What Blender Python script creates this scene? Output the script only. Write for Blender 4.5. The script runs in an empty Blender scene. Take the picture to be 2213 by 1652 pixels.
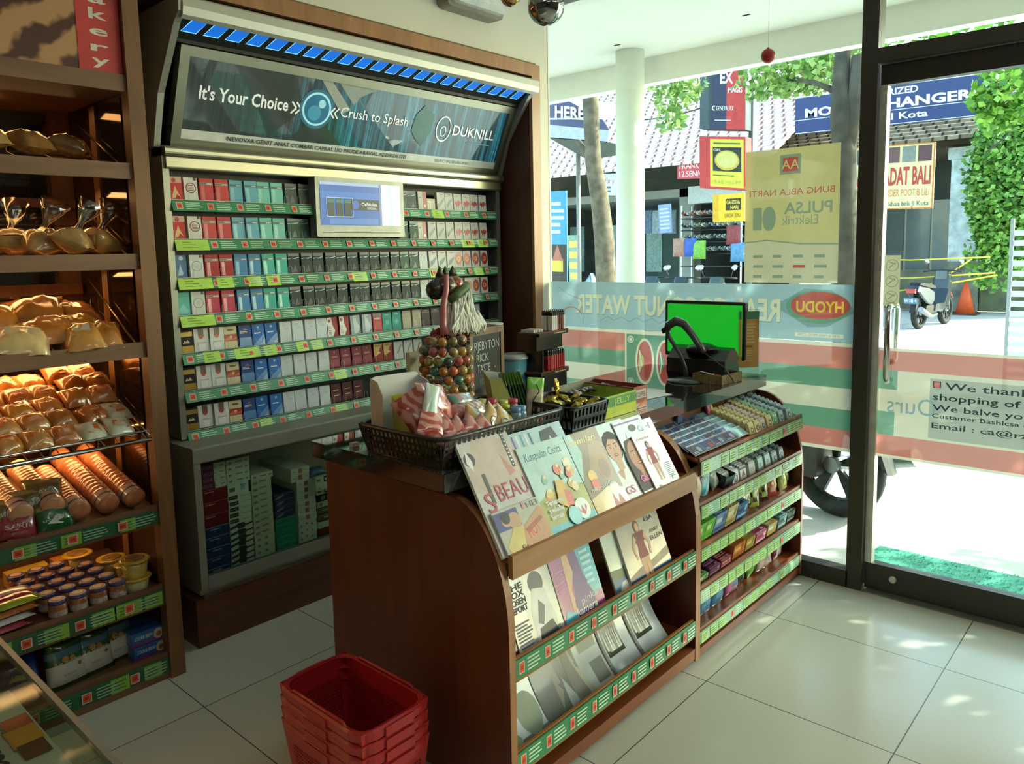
import bpy, bmesh, math, random
import numpy as np
from mathutils import Vector, Matrix
random.seed(11)
C = bpy.context.scene.collection
PI = math.pi
# ---------------------------------------------------------------- camera
W, H = 2213, 1652
FOC, PX, PY, HC = 1658.0, W/2, H/2-88, 1.48
def cam_axes(yaw, pitch, roll):
    yaw, pitch, roll = map(math.radians, (yaw, pitch, roll))
    f = Vector((math.cos(yaw)*math.cos(pitch), math.sin(yaw)*math.cos(pitch), -math.sin(pitch)))
    r = Vector((math.sin(yaw), -math.cos(yaw), 0)); u = r.cross(f)
    return math.cos(roll)*r + math.sin(roll)*u, -math.sin(roll)*r + math.cos(roll)*u, f
CR, CU, CF = cam_axes(41.82, 6.56, -1.159)
cd = bpy.data.cameras.new('camera'); cam = bpy.data.objects.new('camera', cd); C.objects.link(cam)
cd.sensor_width = 36; cd.lens = FOC/W*36; cd.shift_y = -88/W; cd.clip_start = .05; cd.clip_end = 200
cam.matrix_world = Matrix(((CR.x, CU.x, -CF.x, 0), (CR.y, CU.y, -CF.y, 0), (CR.z, CU.z, -CF.z, HC), (0, 0, 0, 1)))
bpy.context.scene.camera = cam
def at(px, py, **k):
    """point of the world plane x=, y= or z= seen at this place of the photograph"""
    d = CR*((px-PX)/FOC) - CU*((py-PY)/FOC) + CF
    a, v = list(k.items())[0]; i = 'xyz'.index(a); o = Vector((0, 0, HC))
    return o + d*((v-o[i])/d[i])
# ---------------------------------------------------------------- materials
def lin(c):
    if isinstance(c, str):
        c = [int(c[i:i+2], 16)/255 for i in (0, 2, 4)]
    return tuple(x/12.92 if x <= .04045 else ((x+.055)/1.055)**2.4 for x in c) + (1,)
_m = {}
def M(col, rough=.5, metal=0, var=.12, scale=18, emit=0, coat=0, alpha=1, trans=0, bump=0, sheen=0, spec=.5):
    key = (col, rough, metal, var, scale, emit, coat, alpha, trans, bump, spec)
    if key in _m: return _m[key]
    m = bpy.data.materials.new('paint_'+str(col)); m.use_nodes = True
    nt = m.node_tree; b = nt.nodes['Principled BSDF']
    c = lin(col)
    b.inputs['Base Color'].default_value = c
    b.inputs['Roughness'].default_value = rough; b.inputs['Metallic'].default_value = metal
    b.inputs['Coat Weight'].default_value = coat; b.inputs['Coat Roughness'].default_value = .08
    b.inputs['Alpha'].default_value = alpha; b.inputs['Transmission Weight'].default_value = trans
    b.inputs['Specular IOR Level'].default_value = spec
    if emit:
        b.inputs['Emission Color'].default_value = c; b.inputs['Emission Strength'].default_value = emit
    if var or bump:
        tc = nt.nodes.new('ShaderNodeTexCoord'); n = nt.nodes.new('ShaderNodeTexNoise')
        n.inputs['Scale'].default_value = scale; n.inputs['Detail'].default_value = 3
        nt.links.new(tc.outputs['Object'], n.inputs['Vector'])
        if var:
            mr = nt.nodes.new('ShaderNodeMapRange')
            mr.inputs['From Min'].default_value = .3; mr.inputs['From Max'].default_value = .7
            mr.inputs['To Min'].default_value = 1-var; mr.inputs['To Max'].default_value = 1+var
            mx = nt.nodes.new('ShaderNodeVectorMath'); mx.operation = 'SCALE'
            mx.inputs[0].default_value = c[:3]
            nt.links.new(n.outputs['Fac'], mr.inputs['Value']); nt.links.new(mr.outputs[0], mx.inputs['Scale'])
            nt.links.new(mx.outputs[0], b.inputs['Base Color'])
        if bump:
            bp = nt.nodes.new('ShaderNodeBump'); bp.inputs['Strength'].default_value = bump; bp.inputs['Distance'].default_value = .01
            nt.links.new(n.outputs['Fac'], bp.inputs['Height']); nt.links.new(bp.outputs[0], b.inputs['Normal'])
    _m[key] = m
    return m
def new_mat(name):
    m = bpy.data.materials.new(name); m.use_nodes = True
    return m, m.node_tree, m.node_tree.nodes['Principled BSDF']
def glow(col, e=.7):
    """lit screen: dark glass that gives off its own colour"""
    k = ('glow', col, e)
    if k in _m: return _m[k]
    m, nt, b = new_mat('screen_'+col); b.inputs['Base Color'].default_value = (.01, .01, .01, 1); b.inputs['Roughness'].default_value = .3
    n = nt.nodes.new('ShaderNodeTexNoise'); n.inputs['Scale'].default_value = 3; r = nt.nodes.new('ShaderNodeMapRange'); r.inputs['To Min'].default_value = e*.93; r.inputs['To Max'].default_value = e*1.07
    nt.links.new(n.outputs['Fac'], r.inputs[0]); nt.links.new(r.outputs[0], b.inputs['Emission Strength']); b.inputs['Emission Color'].default_value = lin(col); _m[k] = m; return m
def wood(name, c1, c2, rough=.35, axis=(1, 1, .12), scale=14, coat=.15):
    m, nt, b = new_mat(name); N = nt.nodes.new
    tc, mp, n, n2, cr = N('ShaderNodeTexCoord'), N('ShaderNodeMapping'), N('ShaderNodeTexNoise'), N('ShaderNodeTexNoise'), N('ShaderNodeValToRGB')
    mp.inputs['Scale'].default_value = axis
    n.inputs['Scale'].default_value = scale; n.inputs['Detail'].default_value = 8; n.inputs['Distortion'].default_value = 1.2
    cr.color_ramp.elements[0].color = lin(c1); cr.color_ramp.elements[1].color = lin(c2)
    cr.color_ramp.elements[0].position = .3; cr.color_ramp.elements[1].position = .72
    nt.links.new(tc.outputs['Object'], mp.inputs[0]); nt.links.new(mp.outputs[0], n.inputs['Vector'])
    nt.links.new(n.outputs['Fac'], cr.inputs[0]); nt.links.new(cr.outputs[0], b.inputs['Base Color'])
    b.inputs['Roughness'].default_value = rough; b.inputs['Coat Weight'].default_value = coat; b.inputs['Coat Roughness'].default_value = .25
    return m
def clear(name, col='ffffff', rough=.02, amount=.12, tint=.95, fres=1.25):
    """thin clear sheet: light passes, the rest mirrors"""
    m = bpy.data.materials.new(name); m.use_nodes = True; nt = m.node_tree; nt.nodes.clear(); N = nt.nodes.new
    o, mx, t, g, f = N('ShaderNodeOutputMaterial'), N('ShaderNodeMixShader'), N('ShaderNodeBsdfTransparent'), N('ShaderNodeBsdfGlossy'), N('ShaderNodeMath')
    lw = N('ShaderNodeLayerWeight'); lw.inputs['Blend'].default_value = .5; f.operation = 'POWER'; f.inputs[1].default_value = 5; nt.links.new(lw.outputs['Facing'], f.inputs[0])
    a = N('ShaderNodeMath'); a.operation = 'MULTIPLY_ADD'; a.use_clamp = True; a.inputs[1].default_value = .8; a.inputs[2].default_value = .02+amount
    t.inputs['Color'].default_value = tuple(x*tint for x in lin(col)[:3])+(1,)
    g.inputs['Roughness'].default_value = rough
    nt.links.new(f.outputs[0], a.inputs[0]); nt.links.new(a.outputs[0], mx.inputs[0])
    nt.links.new(t.outputs[0], mx.inputs[1]); nt.links.new(g.outputs[0], mx.inputs[2]); nt.links.new(mx.outputs[0], o.inputs[0])
    return m
def film(name, col, through=.12, trans=.5):
    """printed window film: part see-through, part glowing with the daylight behind it"""
    m = bpy.data.materials.new(name); m.use_nodes = True; nt = m.node_tree; nt.nodes.clear(); N = nt.nodes.new
    o, mx, mx2, t, d, tl = N('ShaderNodeOutputMaterial'), N('ShaderNodeMixShader'), N('ShaderNodeMixShader'), N('ShaderNodeBsdfTransparent'), N('ShaderNodeBsdfDiffuse'), N('ShaderNodeBsdfTranslucent')
    c = lin(col); n = N('ShaderNodeTexNoise'); n.inputs['Scale'].default_value = 9
    sc = N('ShaderNodeMapRange'); sc.inputs['To Min'].default_value = .93; sc.inputs['To Max'].default_value = 1.07
    v = N('ShaderNodeVectorMath'); v.operation = 'SCALE'; v.inputs[0].default_value = c[:3]
    nt.links.new(n.outputs['Fac'], sc.inputs[0]); nt.links.new(sc.outputs[0], v.inputs['Scale'])
    nt.links.new(v.outputs[0], d.inputs[0]); nt.links.new(v.outputs[0], tl.inputs[0])
    t.inputs[0].default_value = (.95, .97, .95, 1)
    mx.inputs[0].default_value = trans; mx2.inputs[0].default_value = through
    nt.links.new(d.outputs[0], mx.inputs[1]); nt.links.new(tl.outputs[0], mx.inputs[2])
    nt.links.new(mx.outputs[0], mx2.inputs[1]); nt.links.new(t.outputs[0], mx2.inputs[2]); nt.links.new(mx2.outputs[0], o.inputs[0])
    return m
WHITE, BLACK = M('f2f2ee', .6), M('141414', .5)
# ---------------------------------------------------------------- mesh building
_txt = {}
def text_data(s, shear=0, bold=0):
    k = (s, shear, bold)
    if k in _txt: return _txt[k]
    cu = bpy.data.curves.new('t', 'FONT'); cu.body = s; cu.size = 1; cu.shear = shear; cu.offset = bold; cu.resolution_u = 3 if len(s) < 12 else 2
    o = bpy.data.objects.new('t', cu); C.objects.link(o)
    dg = bpy.context.evaluated_depsgraph_get(); dg.update()
    me = bpy.data.meshes.new_from_object(o.evaluated_get(dg))
    vs = [(v.co.x, v.co.y) for v in me.vertices]; fs = [tuple(p.vertices) for p in me.polygons]
    bpy.data.objects.remove(o); bpy.data.curves.remove(cu); bpy.data.meshes.remove(me)
    xs = [v[0] for v in vs] or [0, 1]; ys = [v[1] for v in vs] or [0, 1]
    _txt[k] = (vs, fs, min(xs), max(xs), min(ys), max(ys))
    return _txt[k]
def pebble(n, seed=0):
    r = random.Random(seed); return [(r.random(), r.random()) for _ in range(n)]
class MB:
    def __init__(s): s.v = []; s.f = []; s.m = []; s.mats = []; s.sm = []; s.cur = 0; s.weld = False
    def mat(s, m):
        if m not in s.mats: s.mats.append(m)
        s.cur = s.mats.index(m); return s
    def add(s, vs, fs, m=None, smooth=False):
        if m is not None: s.mat(m)
        b = len(s.v); s.v += [Vector(v) for v in vs]
        for f in fs: s.f.append([b+i for i in f]); s.m.append(s.cur); s.sm.append(smooth)
        return s
    def box(s, x0, x1, y0, y1, z0, z1, m=None):
        return s.add([(x0,y0,z0),(x1,y0,z0),(x1,y1,z0),(x0,y1,z0),(x0,y0,z1),(x1,y0,z1),(x1,y1,z1),(x0,y1,z1)],
                     [(3,2,1,0),(4,5,6,7),(0,1,5,4),(1,2,6,5),(2,3,7,6),(3,0,4,7)], m)
    def rbox(s, x0, x1, y0, y1, z0, z1, r, m=None, n=3, axis='z'):
        """box whose four edges along one axis are rounded"""
        def ring(a0, a1, b0, b1):
            p = []
            for (cx, cy, st) in ((a1-r, b1-r, 0), (a0+r, b1-r, 1), (a0+r, b0+r, 2), (a1-r, b0+r, 3)):
                for k in range(n+1):
                    t = (st+k/n)*PI/2; p.append((cx+r*math.cos(t), cy+r*math.sin(t)))
            return p
        if axis == 'z': P = ring(x0, x1, y0, y1); f = lambda p, h: (p[0], p[1], h); lo, hi = z0, z1
        elif axis == 'y': P = ring(x0, x1, z0, z1)[::-1]; f = lambda p, h: (p[0], h, p[1]); lo, hi = y0, y1
        else: P = ring(y0, y1, z0, z1); f = lambda p, h: (h, p[0], p[1]); lo, hi = x0, x1
        k = len(P)
        return s.add([f(p, lo) for p in P]+[f(p, hi) for p in P], [tuple(range(k))[::-1], tuple(range(k, 2*k))]+[(i, (i+1)%k, k+(i+1)%k, k+i) for i in range(k)], m)
    def prism(s, pts, d, m=None):
        """3-D polygon pushed along vector d"""
        d = Vector(d); k = len(pts); P = [Vector(p) for p in pts]
        return s.add(P+[p+d for p in P], [tuple(range(k)), tuple(range(k, 2*k))[::-1]]+[(i, k+i, k+(i+1)%k, (i+1)%k) for i in range(k)], m)
    def quad(s, a, b, c, d, m=None): return s.add([a, b, c, d], [(0, 1, 2, 3)], m)
    def lathe(s, prof, c=(0,0,0), n=16, m=None, ax=(0,0,1), smooth=True, cap=True, sx=1, sy=1):
        ax = Vector(ax).normalized(); u = ax.orthogonal().normalized(); w = ax.cross(u); c = Vector(c)
        if abs(ax.z) > .999: u, w = Vector((1,0,0)), Vector((0,1,0))
        vs = [c+ax*h+(u*math.cos(2*PI*i/n)*sx+w*math.sin(2*PI*i/n)*sy)*r for r, h in prof for i in range(n)]
        fs = [(j*n+i, j*n+(i+1)%n, (j+1)*n+(i+1)%n, (j+1)*n+i) for j in range(len(prof)-1) for i in range(n)]
        s.add(vs, fs, m, smooth)
        if cap: b = len(s.v)-len(vs); s.f += [[b+i for i in range(n)][::-1], [b+(len(prof)-1)*n+i for i in range(n)]]; s.m += [s.cur]*2; s.sm += [False]*2
        return s
    def ball(s, c, r, m=None, n=12, sx=1, sy=1, sz=1, k=6):
        pr = [(max(1e-5, math.sin(PI*j/k))*r, -math.cos(PI*j/k)*r*sz) for j in range(k+1)]
        return s.lathe(pr, c, n, m, sx=sx, sy=sy, cap=False)
    def tube(s, pts, r, m=None, n=8, closed=False, cap=True):
        P = [Vector(p) for p in pts]; k = len(P); vs = []; fs = []; last = None
        for i, p in enumerate(P):
            t = (P[(i+1) % k]-P[i-1]) if closed else (P[min(i+1, k-1)]-P[max(i-1, 0)])
            t = t.normalized() if t.length > 1e-9 else Vector((0,0,1))
            u = t.orthogonal().normalized() if last is None else (last-t*last.dot(t)).normalized()
            last = u; w = t.cross(u); rr = r[i] if isinstance(r, (list, tuple)) else r
            vs += [p+(u*math.cos(2*PI*j/n)+w*math.sin(2*PI*j/n))*rr for j in range(n)]
        for i in range(k if closed else k-1):
            a, b = i*n, ((i+1) % k)*n
            fs += [(a+j, a+(j+1)%n, b+(j+1)%n, b+j) for j in range(n)]
        s.add(vs, fs, m, True)
        if cap and not closed: b = len(s.v)-len(vs); s.f += [[b+i for i in range(n)][::-1], [b+(k-1)*n+i for i in range(n)]]; s.m += [s.cur]*2; s.sm += [False]*2
        return s
    def pillow(s, w, h, t, m, seed=0, n=10, k=8, crk=.12, p=2.4, art=None, back=None, seal=.06, pitch=None, flat=.0):
        """filled bag lying in the xy plane, its face up; m may be a function of (u, v)"""
        r = random.Random(seed); ph = [r.uniform(0, 6.28) for _ in range(6)]
        def hgt(u, v):
            a = max(0, 1-abs(2*u-1)**p); b = max(0, 1-abs((2*v-1)/(1-seal))**p) if abs(2*v-1) < 1-seal else 0
            e = a*b if flat == 0 else min(1, a*b*(1+flat))
            return t/2*e**.6+t*crk*min(1, 3*a)*(math.sin(9*u+ph[0]+3*v)*math.sin(7*v+ph[1])*.5+math.sin(19*u+ph[2]+8*v)*.25+math.sin(23*v+ph[3]-6*u)*.25)*(.35+.65*e)
        for sg in (1, -1):
            vs = [((i/n-.5)*w*(1-.04*math.sin(PI*j/k)), (j/k-.5)*h, sg*hgt(i/n, j/k)*(1 if sg > 0 else .8)) for j in range(k+1) for i in range(n+1)]
            for j in range(k):
                for i in range(n):
                    q = (j*(n+1)+i, j*(n+1)+i+1, (j+1)*(n+1)+i+1, (j+1)*(n+1)+i)
                    mm = m((i+.5)/n, (j+.5)/k) if callable(m) else m
                    s.add([vs[x] for x in (q if sg > 0 else q[::-1])], [(0, 1, 2, 3)], mm, True)
        s.weld = True
        if art:
            b = MB(); pn = Panel(b, (0, 0, 0), (1, 0, 0), (0, 1, 0), .002); pn.asp = w/h; art(pn)
            b.v = [Vector(((q.x-.5)*w, (q.y-.5)*h, hgt(q.x, q.y)+.0004+q.z*.15)) for q in b.v]
            for f, mi in zip(b.f, b.m): s.add([b.v[x] for x in f], [tuple(range(len(f)))], b.mats[mi])
        return s
    def xf(s, M4): s.v = [M4 @ v for v in s.v]; return s
    def join(s, o):
        for f, mi, sm in zip(o.f, o.m, o.sm): s.add([o.v[x] for x in f], [tuple(range(len(f)))], o.mats[mi], sm)
        return s
    def build(s, name, parent=None, loc=None, rot=None, bend=None):
        me = bpy.data.meshes.new(name); me.from_pydata([tuple(v) for v in s.v], [], s.f)
        for m in s.mats: me.materials.append(m)
        if not s.mats: me.materials.append(WHITE)
        me.polygons.foreach_set('material_index', s.m); me.polygons.foreach_set('use_smooth', s.sm); me.update()
        if getattr(s, 'weld', False):
            b = bmesh.new(); b.from_mesh(me); bmesh.ops.remove_doubles(b, verts=b.verts, dist=1e-5); b.to_mesh(me); b.free()
        o = bpy.data.objects.new(name, me); C.objects.link(o)
        if parent: o.parent = parent; KIDS.setdefault(parent.name, []).append(o)
        if loc: o.location = loc
        if rot: o.rotation_euler = rot
        return o
class Panel:
    """flat print: o is the lower left corner, u and v the side vectors; drawing runs 0..1 along both"""
    def __init__(s, mb, o, u, v, step=.0005):
        s.mb, s.o, s.u, s.v = mb, Vector(o), Vector(u), Vector(v); s.n = s.u.cross(s.v).normalized()*step; s.k = 1
        s.asp = s.u.length/s.v.length
    def P(s, x, y, k=None): return s.o+s.u*x+s.v*y+s.n*(s.k if k is None else k)
    def poly(s, pts, m, k=None):
        s.k += .25; s.mb.add([s.P(x, y, k) for x, y in pts], [tuple(range(len(pts)))], m); return s
    def rect(s, x0, y0, x1, y1, m, k=None): return s.poly([(x0,y0),(x1,y0),(x1,y1),(x0,y1)], m, k)
    def disc(s, cx, cy, r, m, n=16, ry=None, k=None, a0=0):
        ry = r*s.asp if ry is None else ry
        return s.poly([(cx+r*math.cos(a0+2*PI*i/n), cy+ry*math.sin(a0+2*PI*i/n)) for i in range(n)], m, k)
    def ring(s, cx, cy, r, w, m, n=20, ry=None, a=0, b=2*PI):
        ry = r*s.asp if ry is None else ry; s.k += .25; q = w/r; vs = []
        for i in range(n+1):
            t = a+(b-a)*i/n
            vs += [s.P(cx+r*math.cos(t), cy+ry*math.sin(t)), s.P(cx+r*(1-q)*math.cos(t), cy+ry*(1-q)*math.sin(t))]
        s.mb.add(vs, [(2*i, 2*i+1, 2*i+3, 2*i+2) for i in range(n)], m); return s
    def line(s, x0, y0, x1, y1, w, m):
        dx, dy = (x1-x0)*s.asp, y1-y0; l = math.hypot(dx, dy) or 1; nx, ny = -dy/l*w/2/s.asp, dx/l*w/2
        return s.poly([(x0-nx,y0-ny),(x1-nx,y1-ny),(x1+nx,y1+ny),(x0+nx,y0+ny)], m)
    def path(s, pts, w, m):
        for a, b in zip(pts, pts[1:]): s.line(*a, *b, w, m)
        return s
    def text(s, t, x, y, h, m, w=None, align='l', shear=0, bold=0, flip=False, rot=0):
        """h: letter height as a share of the side v; w: fit to this width"""
        vs, fs, x0, x1, y0, y1 = text_data(t, shear, bold)
        hh = max(.6, y1-max(0, y0)) if y1 > .3 else .7
        ky = h/hh; kx = ky/s.asp
        if w: kx = w/max(1e-6, x1-x0)
        off = {'l': x0, 'c': (x0+x1)/2, 'r': x1}[align]; s.k += .25; out = []
        cr, sr = math.cos(rot), math.sin(rot)
        for a, b in vs:
            p, q = (a-off)*kx*(-1 if flip else 1), b*ky
            if rot: P, Q = p*s.asp, q; p, q = (P*cr-Q*sr)/s.asp, P*sr+Q*cr
            out.append(s.P(x+p, y+q))
        s.mb.add(out, fs, m); return s
    def lines(s, x0, x1, y0, y1, n, m, seed=0, fill=.5):
        """small print as uneven dashes"""
        r = random.Random(seed); st = (y1-y0)/n
        for i in range(n):
            y = y0+st*(i+.5-fill/2); e = x1-(x1-x0)*r.random()*.3; s.rect(x0, y, e, y+st*fill, m); s.k -= .25
        s.k += .25; return s
def flatten(mb, o, u, v):
    """turn overlapping prints into one sheet: every spot keeps only the topmost colour"""
    from mathutils.geometry import delaunay_2d_cdt
    o, un, vn = Vector(o), Vector(u).normalized(), Vector(v).normalized()
    P = [Vector(((p-o).dot(un), (p-o).dot(vn))) for p in mb.v]; F = []
    for f in mb.f:
        a = sum(P[f[i]].x*P[f[(i+1) % len(f)]].y-P[f[(i+1) % len(f)]].x*P[f[i]].y for i in range(len(f)))
        F.append((list(f) if a > 0 else list(f)[::-1]) if abs(a) > 1e-9 else None)
    E = {tuple(sorted((f[i], f[(i+1) % len(f)]))) for f in F if f for i in range(len(f))}
    vs, _, fs, _, _, _ = delaunay_2d_cdt(P, list(E), [], 0, 1e-6, True)
    q = np.array([(v_.x, v_.y) for v_ in vs]); c = np.array([q[list(f)].mean(axis=0) for f in fs]); top = -np.ones(len(fs), int)
    for k, f in enumerate(F):
        if not f: continue
        pts = np.array([(P[i].x, P[i].y) for i in f]); lo, hi = pts.min(0), pts.max(0)
        w = np.nonzero((c[:, 0] > lo[0]) & (c[:, 0] < hi[0]) & (c[:, 1] > lo[1]) & (c[:, 1] < hi[1]))[0]
        if not len(w): continue
        x, y = c[w, 0], c[w, 1]; ins = np.zeros(len(w), bool)
        for (x0, y0), (x1, y1) in zip(pts, np.roll(pts, -1, 0)):
            if y0 != y1: ins ^= ((y0 > y) != (y1 > y)) & (x < (x1-x0)*(y-y0)/(y1-y0)+x0)
        top[w[ins]] = k
    r = MB(); r.mats = mb.mats; r.v = [o+un*v_.x+vn*v_.y for v_ in vs]
    for f, k in zip(fs, top):
        if k >= 0: r.f.append(list(f)); r.m.append(mb.m[k]); r.sm.append(False)
    return r
def swirl(c1, c2, sc=18, dist=6, rough=.2, a=.3, z=.7):
    k = ('swirl', c1, c2, sc, dist)
    if k in _m: return _m[k]
    m, nt, b = new_mat('swirl_print_sheen'); N = nt.nodes.new; w, cr, tc = N('ShaderNodeTexWave'), N('ShaderNodeValToRGB'), N('ShaderNodeTexCoord')
    w.inputs['Scale'].default_value = sc; w.inputs['Distortion'].default_value = dist; w.inputs['Detail'].default_value = 2; w.inputs['Detail Scale'].default_value = 1.4
    e = cr.color_ramp.elements; e[0].color = lin(c1); e[0].position = a; e[1].color = lin(c2); e[1].position = z
    nt.links.new(tc.outputs['Object'], w.inputs[0]); nt.links.new(w.outputs['Fac'], cr.inputs[0]); nt.links.new(cr.outputs[0], b.inputs['Base Color'])
    b.inputs['Roughness'].default_value = rough; b.inputs['Coat Weight'].default_value = .9; b.inputs['Coat Roughness'].default_value = .1; _m[k] = m; return m
# ---------------------------------------------------------------- naming
def tag(o, label=None, cat=None, group=None, kind=None):
    if label: o['label'] = label
    if cat: o['category'] = cat
    if group: o['group'] = group
    if kind: o['kind'] = kind
    return o
def thing(name, label, cat, loc=(0,0,0), rz=0, group=None):
    o = bpy.data.objects.new(name, None); C.objects.link(o); o.empty_display_size = .05
    o.location = loc; o.rotation_euler = (0, 0, rz); return tag(o, label, cat, group)
def struct(name, mb, label=None):
    return tag(mb.build(name), label, None, None, 'structure')
KIDS = {}
def kids(o): return KIDS.get(o.name, [])
def copy_tree(o, label=None, loc=None, rot=None, group=None):
    r = o.copy(); C.objects.link(r)
    if label: r['label'] = label
    if loc: r.location = loc
    if rot is not None: r.rotation_euler = rot
    if group: r['group'] = group
    for ch in kids(o):
        c = ch.copy(); C.objects.link(c); c.parent = r
        for g in kids(ch):
            d = g.copy(); C.objects.link(d); d.parent = c
    return r
NTH = ['first','second','third','fourth','fifth','sixth','seventh','eighth','ninth','tenth','eleventh','twelfth','thirteenth','fourteenth','fifteenth','sixteenth','seventeenth','eighteenth','nineteenth','twentieth','twenty-first','twenty-second','twenty-third','twenty-fourth','twenty-fifth','twenty-sixth','twenty-seventh','twenty-eighth','twenty-ninth','thirtieth']
def nth(i): return NTH[i] if i < 30 else ('thirty-'+NTH[i-30] if i < 39 else str(i+1)+'th')
def cfg():
    sc = bpy.context.scene; v = sc.view_settings
    v.view_transform = 'Standard'; v.look = 'None'; v.gamma = 1; v.use_curve_mapping = False; v.exposure = EXPOSURE
# ---------------------------------------------------------------- shared finishes
WOOD = wood('reddish_brown_laminate', '52240f', '6c3318', .42, coat=.08)
WOODH = wood('reddish_laminate_along', '6b3418', '8c4c26', .38, (.12, 1, 1))
OAKH = wood('light_brown_laminate_along', '93602f', 'b07c48', .4, (.12, 1, 1))
TAN = wood('tan_edge_band', '96633c', 'b07b50', .4)
BAKW = wood('bakery_frame_wood', '6a4526', '865c38', .5, coat=.05)
BAKH = wood('bakery_rail_wood', '6c4a34', '846044', .5, (.12, 1, 1), coat=.05)
STEEL = M('a8a89c', .35, .8, .06, 6); ALU = M('9a9a90', .4, .6, .05, 5); DARKM = M('3a342c', .4, .3, .08)
CHROME = M('e8e8e8', .08, 1, 0); GREEN = M('2e7d4f', .45); PALEG = M('5fa07a', .45); LIME = M('b4dc5a', .5); CREAM = M('ece8d0', .6)
ORANGE = M('e0603c', .5); INK = M('23302a', .6)
GLASS = clear('window_glass', 'f4fff8', .0, .0, .96, 1.3); ACRYL = clear('clear_acrylic', 'ffffff', .05, .06, .96, 1.3)

EXPOSURE, SKY, SUN, CEIL, BAKE, LAMP = 0.35, .85, 9.0, 3.2, 1.3, 1.5
# ================================================================ ROOM
XW, YW, ZC = 3.375, 2.72, 2.86
def floor_mat():
    m, nt, b = new_mat('polished_floor_tile'); N = nt.nodes.new; L = nt.links.new
    tc, mp, br, n, n2 = N('ShaderNodeTexCoord'), N('ShaderNodeMapping'), N('ShaderNodeTexBrick'), N('ShaderNodeTexNoise'), N('ShaderNodeTexNoise')
    br.offset = 0; br.squash = 1
    br.inputs['Scale'].default_value = 1; br.inputs['Brick Width'].default_value = .6; br.inputs['Row Height'].default_value = .6
    br.inputs['Mortar Size'].default_value = .0022; br.inputs['Mortar Smooth'].default_value = .3
    br.inputs['Color1'].default_value = lin('c9c7b6'); br.inputs['Color2'].default_value = lin('c4c2b2'); br.inputs['Mortar'].default_value = lin('5c5a54')
    mp.inputs['Location'].default_value = (.111+.6*5, .02+.6*8, 0)
    L(tc.outputs['Object'], mp.inputs[0]); L(mp.outputs[0], br.inputs['Vector'])
    n.inputs['Scale'].default_value = 1.6; n.inputs['Detail'].default_value = 4; L(tc.outputs['Object'], n.inputs['Vector'])
    mr = N('ShaderNodeMapRange'); mr.inputs['To Min'].default_value = .93; mr.inputs['To Max'].default_value = 1.06; L(n.outputs['Fac'], mr.inputs[0])
    v = N('ShaderNodeVectorMath'); v.operation = 'SCALE'; L(br.outputs['Color'], v.inputs[0]); L(mr.outputs[0], v.inputs['Scale']); L(v.outputs[0], b.inputs['Base Color'])
    r = N('ShaderNodeMapRange'); r.inputs['To Min'].default_value = .14; r.inputs['To Max'].default_value = .3; L(n.outputs['Fac'], r.inputs[0]); L(r.outputs[0], b.inputs['Roughness'])
    b.inputs['Specular IOR Level'].default_value = .45
    return m
mb = MB(); mb.box(-3, XW+.06, -3, 3.3, -.06, 0, floor_mat()); struct('floor', mb, 'cream polished floor tiles with thin dark joints')
WALLP = M('e6e0d0', .75, 0, .03, 3, bump=.02); BACKP = M('5c5850', .7, var=.2, scale=2)
mb = MB(); mb.box(-3, XW+.06, -3, 3.3, ZC, ZC+.08, M('e8e6e0', .8, var=.03)); struct('ceiling', mb)
mb = MB(); mb.mat(WALLP)
mb.box(3.284, XW+.015, YW, 3.3, 0, ZC); mb.box(-3, 3.284, YW, 3.3, 2.473, ZC); mb.box(-3, 3.284, 3.22, 3.3, 0, 2.473)
struct('wall_back', mb, 'cream painted wall above and beside the cigarette niche')
mb = MB(); mb.box(-3.08, -3, -3, 3.3, 0, ZC, BACKP); struct('wall_left', mb)
mb = MB(); mb.box(-3, XW+.06, -3.08, -3, 0, ZC, BACKP); struct('wall_front', mb)
# niche lining and wooden trim around it
mb = MB(); NW = wood('niche_side_wood', '4a2412', '5f3018', .5)
mb.box(3.215, 3.284, YW+.001, 3.22, 0, 2.473, NW); struct('trim_1', mb, 'dark wooden side lining of the cigarette niche')
mb = MB(); mb.mat(TAN)
mb.box(3.217, 3.284, YW-.02, YW+.0, 0, 2.473); mb.box(1.16, 3.217, YW-.02, YW, 2.41, 2.473)
mb.box(1.16, 3.27, YW-.004, YW-.0, 2.473, 2.485, M('6a5a40', .6)); struct('trim_2', mb, 'tan wooden frame round the cigarette niche')
mb = MB(); mb.box(1.16, 3.215, YW, 3.22, 2.41, 2.473, NW); mb.box(1.16, 3.215, 3.2, 3.22, 0, 2.41, M('2a211a', .7)); struct('trim_3', mb)
# small ledge of the niche towards the bakery
# ---------------------------------------------------------------- window wall
FR = M('443f36', .42, .35, .06, 6)
mb = MB(); mb.mat(FR)
mb.box(XW-.03, XW+.035, 1.062, YW, 0, .075)      # sill
mb.box(XW-.03, XW+.035, 1.062, YW, 2.80, ZC)     # head
mb.box(XW-.03, XW+.05, 1.005, 1.068, 0, ZC)      # mullion
struct('trim_4', mb, 'dark metal window frame with the post beside the door')
mb = MB(); mb.box(XW-.002, XW+.004, 1.068, YW, .075, 2.80, GLASS); struct('window_1', mb)
mb = MB(); mb.box(XW-.03, XW+.05, -1.6, 1.005, 2.205, 2.262, FR); mb.box(XW-.03, XW+.05, -1.6, 1.005, 2.80, ZC, FR)
struct('trim_5', mb, 'dark metal transom rail over the glass door')
mb = MB(); mb.box(XW-.002, XW+.004, -1.6, 1.005, 2.262, 2.80, GLASS); struct('window_2', mb)
mb = MB(); mb.box(XW-.03, XW+.06, -1.6, 1.005, -.03, .006, M('8f8a80', .35, .6)); struct('trim_6', mb, 'worn metal threshold of the glass door')
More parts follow.
